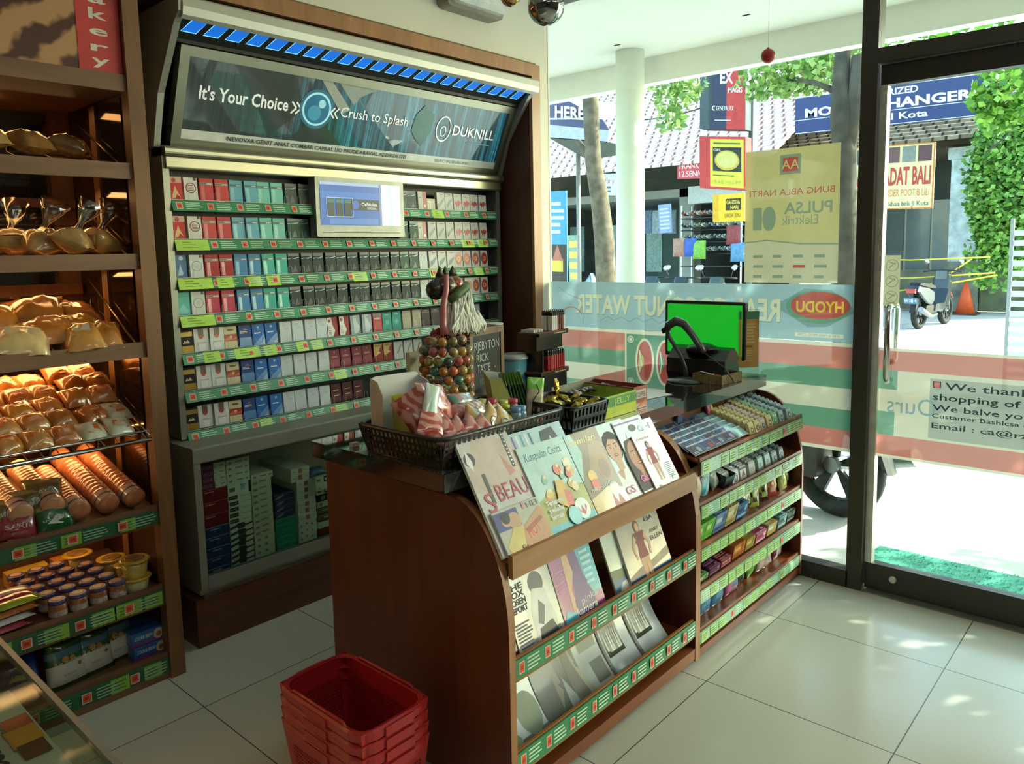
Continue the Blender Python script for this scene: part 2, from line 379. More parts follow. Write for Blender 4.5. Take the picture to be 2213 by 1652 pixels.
# door: frame, pane, handle, lock
dr = thing('door_1', None, None, (XW+.02, 0, 0)); tag(dr, 'glass shop door with frosted stripes and chrome handle', None, None, 'structure')
del_keys = None
mb = MB(); mb.mat(FR); mb.box(-.02, .025, -.35, 1.0, .012, .125); mb.box(-.02, .025, -.35, 1.0, 2.12, 2.20, M('332e27', .42, .35, .06, 6)); mb.mat(FR)
mb.box(-.02, .025, -.4, -.35, .012, 2.20); mb.box(-.02, .025, .974, 1.002, .125, 2.12, M('d0ccc4', .3, .5)); mb.build('door_frame', dr)  # paler stile colour paints in the bright highlight beside the post
mb = MB(); mb.box(-.001, .005, -.35, .985, .125, 2.12, GLASS); mb.build('door_pane', dr)
for sx in (-1, 1):
    mb = MB(); X = sx*.06; zt, zb, yy = 1.235, .925 if sx < 0 else 1.02, .93
    if sx > 0: zt, zb = 1.235, 1.0
    pts = [(sx*.006, yy, zt), (X*.75, yy, zt), (X, yy, zt-.02), (X, yy, zb+.02), (X*.75, yy, zb), (sx*.006, yy, zb)]
    mb.tube(pts, .0125, CHROME, 12); mb.build('door_handle', dr)
mb = MB(); mb.lathe([(.016, 0), (.016, .006), (.012, .01)], (-.021, .885, .075), 20, M('d8d6c8', .3, .6), ax=(-1, 0, 0)); mb.build('door_lock', dr)
# wall that closes the shop beyond the door
mb = MB(); mb.box(XW-.03, XW+.06, -3, -1.6, 0, ZC, WALLP); struct('wall_right', mb)
mb = MB(); mb.box(XW-.02, XW+.03, -1.6, -.4, 0, .12, FR); mb.box(XW-.002, XW+.004, -1.6, -.4, .12, 2.12, GLASS); struct('window_3', mb)
# ---------------------------------------------------------------- printed films on the glass
F_BLUE, F_PINK, F_GREEN, F_CREAM, F_LINE = film('film_blue', '869fa6', .05, .5), film('film_pink', 'aa6a60', .05, .5), film('film_green', '58806a', .05, .5), film('film_cream', 'b0ad9c', .05, .5), film('film_line', 'bcb9a8', .04, .5)
F_LET, F_GREY, F_TXT, F_YEL, F_BEIGE = film('film_letter', 'b4b49c', .05, .5), film('film_grey', '868c82', .05, .5), film('film_ink', '20262a', .02, .3), film('film_yellow', 'a8a070', .05, .5), film('film_beige', 'a6a288', .05, .5)
F_FAINT, F_RED, F_GOLD, F_SHAD = film('film_faint', '74806c', .05, .5), film('film_red', '9c4840', .05, .5), film('film_gold', 'b89c3c', .05, .5), film('film_shade', '6c868c', .05, .5)
def stripe_film(name, label, x, y0, y1, bands, extra=None):
    """film faces the room (normal towards -x): u runs to smaller y"""
    mb = MB(); p = Panel(mb, (x, y1, 0), (0, -(y1-y0), 0), (0, 0, 1), .0004)
    for z0, z1, m, *e in bands:
        a, b = e if e else (0, 1)
        p.rect(a, z0, b, z1, m, 1)
    if extra: extra(p, lambda y: (y1-y)/(y1-y0))
    mb = flatten(mb, (x, y1, 0), (0, -1, 0), (0, 0, 1))
    return tag(mb.build(name), label, 'window film')
def left_band(p, Y):
    # rounded badge with a looping emblem
    p.k = 2
    a, b = Y(2.222), Y(1.86)
    p.rect(a, .77, b, 1.056, F_LINE, 2); p.rect(a+.006, .776, b-.006, 1.05, F_GREEN, 3)
    for cx in (Y(2.187), Y(1.895)):
        for cz in (1.022, .804): p.ring(cx, cz, .012, .003, F_LINE, 16, ry=.018); p.disc(cx, cz, .006, F_LINE, ry=.009)
    for cy in (2.102, 1.98):
        c = Y(cy)
        p.k = 5; p.disc(c, .913, .034, F_LINE, 28, ry=.118); p.disc(c, .913, .027, F_RED, 28, ry=.105)
        p.poly([(c-.025, .86), (c-.02, .965), (c-.004, .93), (c-.006, .84), (c-.016, .83)], F_YEL if cy > 2 else F_GREEN)
        p.line(c-.019, .97, c-.005, .83, .007, F_LINE)
stripe_film('stripe_film', 'frosted pink, green and cream striped film with looped emblem across the fixed window', XW-.004, 1.068, 2.715,
  [(1.052, 1.069, F_LINE), (.958, 1.052, F_PINK), (.873, .958, F_GREEN), (.78, .873, F_CREAM), (.69, .78, F_GREEN), (.612, .69, F_PINK), (.596, .612, F_LINE)], left_band)
def banner(p, Y):
    p.k = 2
    c = Y(1.236)   # fruit shaped badge
    p.poly([(c-.115, 1.22), (c-.03, 1.30), (c+.04, 1.295), (c+.105, 1.205), (c+.03, 1.135), (c-.02, 1.13)], F_SHAD)
    p.disc(c+.005, 1.22, .085, F_GREEN, 28, ry=.072); p.disc(c+.01, 1.226, .078, F_RED, 28, ry=.06)
    p.text('HYODU', c+.01, 1.198, .048, F_GOLD, w=.125, align='c', flip=True, bold=.03)
    for dz, m in ((-.005, F_SHAD), (0, F_LET)):
        p.text('REAL COCONUT WATER', Y(1.968)+(.0015 if dz else 0), 1.152+dz, .10, m, w=.70, align='c', flip=True, bold=.03)
    p.rect(Y(1.325), 1.087, Y(1.115), 1.105, F_LINE); p.text('STAY & MAKE MEYEL .COM', Y(1.22), 1.091, .011, F_SHAD, w=.11, align='c', flip=True)
    p.path([(Y(2.66), 1.29), (Y(2.6), 1.25), (Y(2.5), 1.22), (Y(2.49), 1.09)], .004, F_SHAD)
    p.ring(Y(2.57), 1.12, .045, .003, F_RED, 16, ry=.06, a=.3, b=2.8)
    for i in range(5): p.path([(Y(2.38-i*.09), 1.11+.006*(i % 2)), (Y(2.33-i*.09), 1.135), (Y(2.29-i*.09), 1.115)], .004, F_SHAD)
stripe_film('banner_film', 'pale blue reversed coconut water banner film above the striped film', XW-.004, 1.072, 2.712, [(1.07, 1.318, F_BLUE)], banner)
def door_print(p, Y):
    p.k = 2
    p.rect(Y(.779), .70, 1, .945, F_GREY, 2.5)
    p.text('Ours', Y(.755), .79, .068, F_SHAD, align='l', flip=True, w=.14)
    p.k = 4
    p.rect(Y(.768), .908, Y(.74), .935, M('8a2f2a', .6)); p.rect(Y(.765), .911, Y(.743), .932, F_RED)
    for t, z, h, x, w in (('We thank you for', .905, .028, .725, .52), ('shopping of our store', .86, .026, .768, .56), ('We balve your careful', .817, .024, .768, .54), ('Custamer Bashlcsa @rcdona', .787, .018, .768, .46), ('Email : ca@rzolb.com', .744, .024, .768, .52)):
        p.text(t, Y(x), z, h, F_TXT, w=w/1.31, bold=.012)
stripe_film('door_film', 'striped frosted film with thank-you notice on the glass door', XW+.016, -.33, .98,
  [(1.046, 1.058, F_LINE), (.965, 1.046, F_PINK), (.885, .965, F_GREEN, 0, .06), (.885, .965, F_CREAM, .06, 1), (.79, .885, F_CREAM), (.69, .79, F_GREEN, 0, .055), (.69, .79, F_CREAM, .055, 1), (.606, .69, F_PINK), (.594, .606, F_LINE)], door_print)
def poster(p, Y):
    p.k = 1
    p.rect(0, 1.325, 1, 1.913, F_BEIGE); p.rect(0, 1.51, 1, 1.913, F_YEL)
    p.poly([(0, 1.50), (.25, 1.512), (.6, 1.495), (1, 1.495), (1, 1.53), (0, 1.53)], F_YEL)
    p.path([(0, 1.505), (.25, 1.514), (.6, 1.496), (1, 1.492)], .006, F_FAINT)
    p.rect(.38, 1.80, .6, 1.885, F_FAINT); p.rect(.41, 1.812, .57, 1.872, F_RED); p.text('AA', .49, 1.822, .04, F_YEL, align='c', flip=True)
    p.text('BUNG ABLA NARTI', .5, 1.71, .028, F_RED, w=.9, align='c', flip=True)
    p.text('PULSA', .68, 1.628, .05, F_FAINT, w=.5, align='c', flip=True, bold=.02); p.text('Elektrik', .6, 1.58, .04, F_FAINT, w=.38, align='c', flip=True)
    p.rect(.09, 1.56, .19, 1.66, F_FAINT); p.disc(.27, 1.61, .075, F_FAINT, ry=.055)
    r = random.Random(3)
    for i in range(4):
        for j in range(3): p.rect(.1+i*.22, 1.345+j*.045, .19+i*.22+r.random()*.04, 1.358+j*.045, F_RED if (i, j) == (2, 1) else F_FAINT)
mb = MB(); pp = Panel(mb, (XW-.004, 1.567, 0), (0, -.42, 0), (0, 0, 1), .0004); poster(pp, None); mb = flatten(mb, (XW-.004, 1.567, 0), (0, -1, 0), (0, 0, 1))
tag(mb.build('poster'), 'translucent yellow phone credit poster on the window, reversed', 'poster')
mb = MB(); p = Panel(mb, (XW+.016, .968, 1.232), (0, -.062, 0), (0, 0, .208), .0004); p.rect(0, 0, 1, 1, F_BEIGE)
for i in range(3):
    cz = .18+i*.31; p.ring(.5, cz, .4, .05, F_FAINT, 20); p.line(.3, cz-.05, .7, cz+.06, .02, F_FAINT); p.line(.32, cz+.07, .72, cz+.02, .02, F_FAINT)
mb = flatten(mb, (XW+.016, .968, 1.232), (0, -1, 0), (0, 0, 1))
tag(mb.build('warning_sticker'), 'narrow sticker with three round prohibition signs on the door glass', 'sticker')
# wall lamp above the niche
t = thing('wall_lamp', 'boxy white emergency lamp fixed high on the cream wall', 'lamp', (2.75, YW, 2.62))
mb = MB(); mb.rbox(-.19, .19, -.075, 0, 0, .19, .03, M('8f8b80', .5), axis='y'); mb.build('housing', t)
mb = MB(); mb.rbox(-.165, .185, -.105, -.074, .02, .18, .03, M('e4e6e2', .25, coat=.3), axis='y'); mb.rbox(-.12, .14, -.115, -.104, .045, .15, .02, M('f0f0ec', .2), axis='y'); mb.build('lens', t)
# hanging baubles
def bauble(px, py, r, dist, m, label, name='christmas_bauble'):
    d = CR*((px-PX)/FOC)-CU*((py-PY)/FOC)+CF; c = Vector((0, 0, HC))+d*dist
    t = thing(name, label, 'ornament', c, 0, 'hanging baubles')
    b = MB(); b.ball((0, 0, 0), r, m, 32, k=20); b.build('ball', t)
    b = MB(); b.lathe([(r*.2, r*.96), (r*.2, r*1.15), (r*.1, r*1.2)], (0, 0, 0), 12, M('b8a060', .3, .9)); b.tube([(0, 0, r*1.15), (0, 0, ZC-c.z)], .0006, M('dddddd', .6), 4); b.build('hanger', t)
bauble(1180, 14, .042, 1.75, M('b9b9b4', .06, 1, 0), 'silver mirror bauble hanging in front of the wall corner')
bauble(1103, -9, .03, 2.2, M('c8a070', .1, 1, 0), 'small bronze bauble at the top edge beside the silver one')
bauble(1660, 121, .028, 3.05, M('b3322c', .35, 0, .05), 'small matt red bauble hanging before the window')
# unseen ceiling lamps, added to light the room
for i, (x, y) in enumerate(((-.6, 0), (1.6, 0), (-.6, -1.7), (1.6, -1.7))):
    t = thing('added_ceiling_lamp', 'added unseen fluorescent ceiling lamp, '+('near' if i < 2 else 'far')+(' left' if i % 2 == 0 else ' right')+' one of four', 'lamp', (x, y, ZC), 0, 'added fluorescent ceiling lamps')
    b = MB(); b.box(-.62, .62, -.09, .09, -.05, 0, WHITE); b.build('housing', t)
    for s in (-1, 1): b = MB(); b.tube([(-.6, s*.04, -.065), (.6, s*.04, -.065)], .013, M('fff6e4', .5, emit=LAMP), 10); b.build('tube', t)
# ================================================================ CIGARETTE DISPLAY
X0, X1, YD = 1.32, 3.185, 2.94
ds = thing('cigarette_display', 'wall-high steel cigarette display with seven rows of packs under a lit sign', 'display cabinet', (X0, YD, .78))
def part(name, mb, parent, label=None):
    o = mb.build(name, parent); o.matrix_parent_inverse = parent.matrix_basis.inverted() if False else Matrix.Identity(4)
    if label: o['label'] = label
    return o
def rel(mb, root):
    """move world coordinates into the frame of an unturned root"""
    l = root.location
    mb.v = [v-l for v in mb.v]; return mb
def wpart(name, mb, root, label=None): return part(name, rel(mb, root), root, label)
INNER = M('15181a', .5)
mb = MB(); mb.box(X0, X1, 3.12, 3.16, .78, 2.38, INNER); mb.box(X0, X0+.025, YD-.02, 3.12, .78, 1.9, ALU); mb.box(X1-.03, X1, YD-.02, 3.12, .78, 1.9, ALU)
mb.box(X0+.025, X1-.03, YD+.06, YD+.07, .8, 1.84, INNER); wpart('carcass', mb, ds)
# brushed metal rails under the sign
STL = M('9c9886', .32, .9, .12, 3, bump=.02)
mb = MB(); mb.mat(STL)
mb.rbox(X0, X1, 2.885, 3.0, 1.87, 1.905, .012, axis='x'); mb.rbox(X0+.01, X1-.005, 2.905, 3.0, 1.822, 1.872, .008, axis='x'); wpart('metal_rail', mb, ds)
# sign box
mb = MB(); arc = [(2.925, 1.90), (2.905, 1.96), (2.86, 2.086), (2.775, 2.20), (2.70, 2.30), (2.66, 2.33), (2.655, 2.365), (2.70, 2.384), (3.1, 2.384), (3.1, 1.90)]
for x in (X0-.024, X1+.002): mb = MB(); mb.prism([(x, y, z) for y, z in arc], (.024, 0, 0), M('a3a398', .35, .3, .05, 4)); wpart('side_cheek', mb, ds)
mb = MB(); mb.mat(M('c6c6bc', .32, .3, .05, 4)); lip = [(2.648, 2.345), (2.65, 2.375), (2.665, 2.385), (3.1, 2.39), (3.1, 2.37), (2.70, 2.362), (2.69, 2.32), (2.672, 2.308), (2.655, 2.318)]
mb.prism([(X0-.012, y, z) for y, z in lip][::-1], (X1-X0+.045, 0, 0)); wpart('canopy', mb, ds)
# underside band with slanted blue lights
LED = M('1464c8', .4, emit=.8)
LEDE = M('7fd0e8', .4, emit=.9)
mb = MB(); u0, u1 = Vector((X0, 2.688, 2.335)), Vector((X0, 2.772, 2.268))
mb.quad(u0, u1, u1+Vector((X1-X0, 0, 0)), u0+Vector((X1-X0, 0, 0)), M('16181c', .35)); mb.box(X0, X1, 2.772, 3.0, 2.255, 2.27, M('16140f', .5)); wpart('light_band', mb, ds)
lp = Panel(MB(), (X0, 2.772, 2.268), (X1-X0, 0, 0), (0, -.084, .067), .0008)
for i in range(22):
    q = Panel(MB(), (X0, 2.772, 2.268), (X1-X0, 0, 0), (0, -.084, .067), .0008)
    a = .012+i*.0447
    P4 = [(a, .32), (a+.0285, .32), (a+.044, .84), (a+.0155, .84)]
    q.poly([(x+(-.0012 if j in (0, 3) else .0012), y+(-.035 if j < 2 else .035)) for j, (x, y) in enumerate(P4)], LEDE, 1); q.poly(P4, LED, 2)
    wpart('blue_lamp', q.mb, ds)
# the sign itself
def streak_mat():
    m, nt, b = new_mat('streaked_teal_print'); N = nt.nodes.new; L = nt.links.new
    tc, mp, n, cr, sx, cr2, mx = N('ShaderNodeTexCoord'), N('ShaderNodeMapping'), N('ShaderNodeTexNoise'), N('ShaderNodeValToRGB'), N('ShaderNodeSeparateXYZ'), N('ShaderNodeMapRange'), N('ShaderNodeMix')
    mp.inputs['Scale'].default_value = (34, 1, .8); n.inputs['Scale'].default_value = 1.5; n.inputs['Detail'].default_value = 6; n.inputs['Roughness'].default_value = .75
    e = cr.color_ramp.elements; e[0].color = lin('0d1b22'); e[0].position = .38; e[1].color = lin('4aa8c4'); e[1].position = .68
    k = e.new(.52); k.color = lin('1b4a5e')
    mx.data_type = 'RGBA'; g = N('ShaderNodeValToRGB'); g.color_ramp.elements[0].color = lin('1c2424'); g.color_ramp.elements[1].color = lin('4e5a58'); g.color_ramp.elements[0].position = .35
    L(tc.outputs['Object'], mp.inputs[0]); L(mp.outputs[0], n.inputs['Vector']); L(n.outputs['Fac'], cr.inputs[0]); L(n.outputs['Fac'], g.inputs[0])
    L(tc.outputs['Object'], sx.inputs[0]); cr2.inputs['From Min'].default_value = .35; cr2.inputs['From Max'].default_value = .8; L(sx.outputs['X'], cr2.inputs[0])
    L(cr2.outputs[0], mx.inputs[0]); L(g.outputs[0], mx.inputs[6]); L(cr.outputs[0], mx.inputs[7]); L(mx.outputs[2], b.inputs['Base Color'])
    b.inputs['Roughness'].default_value = .35; b.inputs['Coat Weight'].default_value = .9; b.inputs['Coat Roughness'].default_value = .015; b.inputs['Coat IOR'].default_value = 1.7
    L(mx.outputs[2], b.inputs['Emission Color']); b.inputs['Emission Strength'].default_value = .25
    return m
SB, ST = Vector((1.36, 2.945, 1.91)), Vector((1.36, 2.798, 2.258))
SU = Vector((1.822, 0, 0)); SV = ST-SB
mb = MB(); f = .032; nrm = SU.cross(SV).normalized()
sg = Panel(mb, SB, SU, SV, .001)
mb.prism([SB, SB+SU, SB+SU+SV, SB+SV], -nrm*.03, STL)
for a, b, c, d in ((0, 0, 1, .095), (0, .905, 1, 1), (0, .095, .02, .905), (.98, .095, 1, .905)):
    P = [sg.P(a, b, 0), sg.P(c, b, 0), sg.P(c, d, 0), sg.P(a, d, 0)]
    mb.prism([p+nrm*.014 for p in P], -nrm*.014, STL)
wpart('sign_frame', mb, ds)
mb = MB(); sg = Panel(mb, SB+nrm*.004, SU, SV, .0006)
sg.rect(.02, .095, .98, .905, streak_mat()); SH = M('2b3434', .3, coat=.9); SW = M('e2e6e4', .35, coat=.9)
wh = M('eef2f0', .4, coat=.9, emit=.25)
sg.poly([(.22, .2), (.30, .55), (.27, .9), (.12, .9), (.18, .55)], M('26302f', .3, coat=.9)); sg.poly([(.27, .2), (.42, .2), (.34, .5)], M('3d4845', .3, coat=.9))
sg.poly([(.335, .905), (.365, .905), (.43, .62), (.405, .56)], M('b8bdb8', .3, coat=.9)); sg.poly([(.385, .905), (.50, .905), (.45, .78), (.437, .68)], M('a9b0ab', .3, coat=.9))
sg.rect(.02, .095, .98, .19, SW)
sg.text("It's Your Choice", .05, .51, .14, wh, w=.21, bold=.02)
for dx in (0, .012): sg.path([(.268+dx, .62), (.281+dx, .555), (.268+dx, .49)], .02, wh)
for k, (r, m) in enumerate(((.046, M('2c6f8a', .4, emit=.15, coat=.9)), (.039, M('9fe0ee', .4, emit=.35, coat=.9)), (.034, M('1e6f98', .35, emit=.2, coat=.9)))): sg.disc(.335, .575, r, m, 32)
sg.disc(.330, .53, .018, M('4aa0c0', .3, emit=.2, coat=.9), 20); sg.disc(.347, .64, .010, M('9fdcec', .3, emit=.3, coat=.9), 16)
for dx in (0, .011): sg.path([(.385+dx, .62), (.374+dx, .558), (.385+dx, .50)], .018, wh)
sg.text("Crush to Splash", .402, .53, .115, wh, w=.212, bold=.005)
sg.poly([(.66, .82), (.70, .72), (.70, .52), (.675, .30), (.65, .38), (.63, .48), (.635, .68)], M('2f6a62', .3, coat=.9))
sg.ring(.742, .56, .027, .003, wh, 24, ry=.17); sg.ring(.742, .53, .011, .002, wh, 12, ry=.07)
sg.text("DUKNILL", .778, .50, .13, wh, w=.165, bold=.01)
sg.lines(.84, .94, .40, .44, 1, M('8fb8c8', .4), 4, .3)
sg.text("NEVOVAR GENIT ANAT COMBAR CAPRAL LIO PAUDE ARAVIAL ADDIKDE ITO", .123, .118, .045, M('3c4448', .6), w=.51, bold=.02); sg.text("VLEC IN BURLIMII", .736, .118, .04, M('5a6468', .6), w=.13)
wpart('sign_panel', mb, ds)
# price strips, packs 
PACKS = {}
def pk(name, body, art, h=.088, w=.055):
    mb = MB(); mb.box(-w/2, w/2, 0, .022, 0, h, M(body, .5, coat=0, var=.05, spec=.3)); p = Panel(mb, (-w/2, 0, 0), (w, 0, 0), (0, 0, h), .00035)
    art(p); o = mb.build(name); PACKS[name] = o.data; bpy.data.objects.remove(o); return name
def band(c, c2='8e8a80', low=None):
    def f(p):
        p.rect(0, .70, 1, .82, M(c2, .4)); p.rect(.06, .74, .5, .775, M('5a5650', .5)); p.rect(.55, .735, .92, .78, M('c9c4b8', .4)); p.rect(.1, .05, .35, .66, M(low or c, .3, coat=.3), k=1.2)
    return f
P = PACKS
pk('p_fire', 'c8403c', lambda p: (p.rect(0, .75, 1, 1, M('d8a89a', .4)), p.poly([(.2, .05), (.5, .62), (.62, .4), (.85, .1), (.6, .25), (.45, .08)], M('e8b87a', .4)), p.disc(.45, .85, .15, M('b83a38', .4))))
pk('p_seal', 'dcdad6', lambda p: (p.ring(.5, .55, .38, .07, M('8c3a3e', .5), 24), p.lines(.25, .75, .42, .68, 4, M('8a4a44', .5), 3), p.rect(.72, .88, .92, 1, M('5a4038', .5))))
pk('p_red', 'cf4444', band('cf4444', low='d65550')); pk('p_dred', 'b02634', band('b02634', low='bd2e3a')); pk('p_rose', 'c03a54', band('c03a54', 'a87078', 'cc4660'))
pk('p_blue', '6fb0c8', band('6fb0c8', '4f7f94', '88c4d6')); pk('p_dblue', '3f86ba', band('3f86ba', '557a94', '5a9cca')); pk('p_teal', '7fccc0', band('7fccc0', '5f8f8a', '98dcd0')); pk('p_dteal', '3fb0a2', band('3fb0a2', '4a8880', '58c4b4'))
def smoke(c, s): return lambda p: (p.poly([(0, .70), (.3, .76), (.6, .72), (1, .80), (1, .84), (.5, .77), (0, .76)], M(s, .35)), p.rect(0, .86, 1, 1, M(c, .3)), p.poly([(.3, .05), (.6, .45), (.8, .1)], M(c, .4)))
pk('p_smoke', '57605c', smoke('6f7672', 'a9b8c0')); pk('p_dark', '1c2826', smoke('33403c', '7fa6c0')); pk('p_dgreen', '12231e', smoke('2c3c38', '6f96a8')); pk('p_olive', '3c5a4c', smoke('5f7f78', 'a0c0c0'))
pk('p_bsmk', '4e74a6', lambda p: (p.rect(0, .72, 1, .78, M('3a5a86', .4)), p.poly([(.3, .1), (.5, .6), (.7, .2), (.6, .1)], M('a8c0dc', .4)), p.disc(.6, .86, .16, M('a8bcd8', .4))))
pk('p_tplain', '5fb4ac', lambda p: (p.poly([(.1, .1), (.5, .5), (.9, .2), (.8, .05)], M('7cc8c0', .4)), p.rect(0, .8, 1, .84, M('4a9a94', .4))))
pk('p_gseal', 'd6d8d6', lambda p: (p.ring(.5, .5, .38, .05, M('8a9494', .5), 24), p.disc(.5, .5, .2, M('c8ccca', .5)), p.rect(.72, .88, .92, 1, M('6a6258', .5))))
pk('p_gold', '17130f', lambda p: (p.rect(0, 0, 1, .3, M('b08c3c', .3, .5)), p.rect(0, .72, 1, .92, M('b0924a', .3, .5)), p.poly([(.25, .42), (.4, .55), (.5, .48), (.62, .58), (.78, .42)], M('c8b090', .5))))
pk('p_bullet', 'dad8d4', lambda p: (p.rect(.3, .68, .68, 1, M('6e5a48', .4)), p.disc(.49, .68, .19, M('6e5a48', .4)), p.disc(.49, .62, .13, M('c0442c', .4)), p.rect(.2, .36, .85, .38, M('b04a4a', .5)), p.rect(.25, .05, .75, .3, M('e6e6e4', .4))), h=.09, w=.06)
pk('p_cream', 'd8caa4', lambda p: (p.rect(0, .32, 1, .64, M('a82a22', .4)), p.poly([(0, .42), (.3, .55), (.6, .4), (1, .5), (1, .38), (0, .34)], M('c86a4a', .4)), p.disc(.5, .84, .28, M('6a6238', .5), ry=.05), p.disc(.5, .5, .12, M('d8b890', .4))))
pk('p_navy', '2a4c86', lambda p: (p.rect(0, 0, 1, .42, M('5f8cc4', .3)), p.lines(.1, .9, .6, .72, 2, M('d8d4d0', .4), 2), p.poly([(.3, .76), (.5, .86), (.7, .76)], M('b06a7a', .4))))
pk('p_bgrad', '2f6cb8', lambda p: (p.poly([(0, 0), (1, 0), (1, .5), (.2, .1)], M('a8c4dc', .3)), p.poly([(0, .0), (.6, .0), (1, .3), (1, .52), (.3, .2)], M('6a9cd0', .3)), p.lines(.15, .9, .52, .62, 1, M('dce6f0', .4), 2), p.disc(.5, .84, .1, M('9cc0e4', .4))))
pk('p_pale', 'cdd4d6', lambda p: (p.lines(.4, .85, .6, .7, 2, M('a8b4c4', .5), 5), p.rect(.08, .04, .3, .35, M('dde2e4', .4)), p.poly([(.2, .8), (.6, .9), (.4, .75)], M('bcc6cc', .5))))
pk('p_swoosh', '9c2c30', lambda p: (p.poly([(0, 0), (.5, 0), (.72, .3), (.5, .6), (.42, 1), (0, 1)], M('dedcd8', .4)), p.disc(.2, .82, .14, M('a03438', .4)), p.lines(.08, .35, .1, .55, 5, M('c08a8a', .5), 3)))
pk('p_silver', 'a4acb2', lambda p: (p.poly([(.3, 0), (.8, .1), (.9, .4), (.6, .7), (.7, 1), (.3, 1)], M('ccd2d6', .3)), p.rect(.4, .85, .7, .88, M('8a4a50', .4)), p.poly([(.75, .08), (.95, .2), (.85, .05)], M('30343a', .4))))
pk('p_redbox', 'b8303c', lambda p: (p.rect(0, .8, 1, 1, M('8c5a5c', .4)), p.disc(.5, .72, .4, M('c8a0a0', .4), ry=.06), p.rect(.1, .1, .9, .55, M('c4363e', .4))))
pk('p_mint', '3a9c8a', lambda p: (p.lines(.25, .75, .84, .9, 1, M('bce0d4', .4), 3), p.disc(.5, .45, .22, M('5cb4a0', .4))))
pk('p_beige', 'b8ad94', lambda p: (p.rect(.1, .05, .4, .4, M('c6bca6', .4)), p.lines(.3, .8, .6, .7, 2, M('9c927c', .5), 3)))
pk('p_mauve', '55403f', lambda p: (p.rect(0, .78, 1, .82, M('7c6664', .4)), p.poly([(.1, .85), (.5, .95), (.9, .86)], M('8a7876', .4))))
pk('p_maroon', '7c2030', lambda p: (p.rect(.08, .1, .92, .45, M('8f2838', .35)), p.lines(.2, .85, .56, .66, 2, M('b88a8c', .4), 3), p.disc(.5, .86, .06, M('d0b0b0', .4))))
pk('p_brown', '4c1a18', lambda p: (p.rect(.08, .05, .92, .5, M('5c2420', .35)), p.rect(.25, .36, .75, .4, M('d8cac0', .4)), p.lines(.2, .8, .62, .7, 1, M('c89080', .4), 3)))
pk('p_goldm', '8c2a20', lambda p: (p.poly([(0, .35), (.4, .4), (.7, .75), (1, .95), (1, 1), (0, 1)], M('c09448', .35)), p.poly([(.1, .3), (.5, .6), (.8, .5), (.4, .4)], M('d8b070', .35)), p.rect(.1, .86, .9, .9, M('7a5a28', .4))))
pk('p_streak', 'c4c6c4', lambda p: (p.poly([(.3, .35), (.5, .55), (.75, .85), (.85, .8), (.6, .5), (.4, .3)], M('9c7a58', .4)), p.rect(.1, .05, .4, .3, M('d6d8d6', .4))))
pk('p_diag', 'd2d0cc', lambda p: (p.poly([(.15, .1), (.15, .35), (.9, .72), (.9, .55), (.5, .3)], M('7a8c86', .4)), p.rect(.4, .88, .8, .92, M('8a8a88', .5))))
pk('p_diagb', 'd6d6d4', lambda p: (p.poly([(.12, .12), (.15, .4), (.9, .68), (.9, .5), (.5, .25)], M('586c7c', .4)), p.rect(.4, .88, .8, .92, M('7a7a80', .5))))
pk('p_scrib', 'd8d4d0', lambda p: (p.poly([(.05, .35), (.2, .6), (.35, .5), (.6, .62), (.95, .5), (.8, .3), (.7, .38), (.55, .15), (.5, .35), (.3, .2), (.25, .38)], M('b8323a', .4)), p.poly([(.2, .75), (.6, .95), (.5, .8)], M('b4b4b4', .5))))
pk('p_round', 'd8d4d0', lambda p: (p.disc(.5, .5, .44, M('b02630', .35), 24, ry=.36), p.disc(.5, .5, .24, M('d89a4a', .35), 16, ry=.16), p.disc(.45, .52, .12, M('b84a34', .35), 12, ry=.08)))
pk('p_split', 'd6d2ca', lambda p: (p.rect(.55, 0, 1, 1, M('b8605c', .4)), p.disc(.78, .2, .14, M('e0d8d0', .4)), p.lines(.1, .45, .6, .7, 1, M('4a7a68', .5), 2)))
pk('p_short', 'cfc6ae', lambda p: p.rect(.1, .1, .5, .8, M('dcd6c4', .4)), h=.055)
DESC = dict(p_fire='red cigarette pack with orange flame', p_seal='white cigarette pack with dark red round seal', p_red='bright red cigarette pack with grey band', p_dred='deep red cigarette pack with grey band', p_rose='rose red cigarette pack with grey band',
 p_blue='light blue cigarette pack with grey band', p_dblue='mid blue cigarette pack with grey band', p_teal='pale teal cigarette pack with grey band', p_dteal='green-teal cigarette pack with grey band', p_smoke='grey smoky cigarette pack', p_dark='near-black cigarette pack with pale blue streak',
 p_dgreen='blackish green cigarette pack with pale streak', p_olive='dull green cigarette pack with pale streak', p_bsmk='smoky blue cigarette pack', p_tplain='plain teal cigarette pack', p_gseal='white cigarette pack with grey round seal', p_gold='black and gold cigarette pack',
 p_bullet='white cigarette pack with brown window', p_cream='cream cigarette pack with red middle', p_navy='navy cigarette pack with red peak', p_bgrad='blue cigarette pack fading to white', p_pale='pale white-grey cigarette pack', p_swoosh='white and dark red curved cigarette pack', p_silver='silver cigarette pack',
 p_redbox='glossy red cigarette pack', p_mint='mint green cigarette pack', p_beige='beige cigarette pack', p_mauve='dark mauve cigarette pack', p_maroon='maroon cigarette pack', p_brown='dark red-brown cigarette pack', p_goldm='gold and dark red cigarette pack', p_streak='white cigarette pack with brown streak',
 p_diag='white cigarette pack with grey-green diagonal', p_diagb='white cigarette pack with blue-grey diagonal', p_scrib='white cigarette pack with red scribble', p_round='white cigarette pack with red oval', p_split='half white half red cigarette pack', p_short='short beige cigarette pack')
ZT = [1.707, 1.558, 1.408, 1.263, 1.115, .966, .806]
TV = [None]*8
left = ['fire', 'seal', 'red', 'red', 'blue', 'blue', 'teal', 'teal']
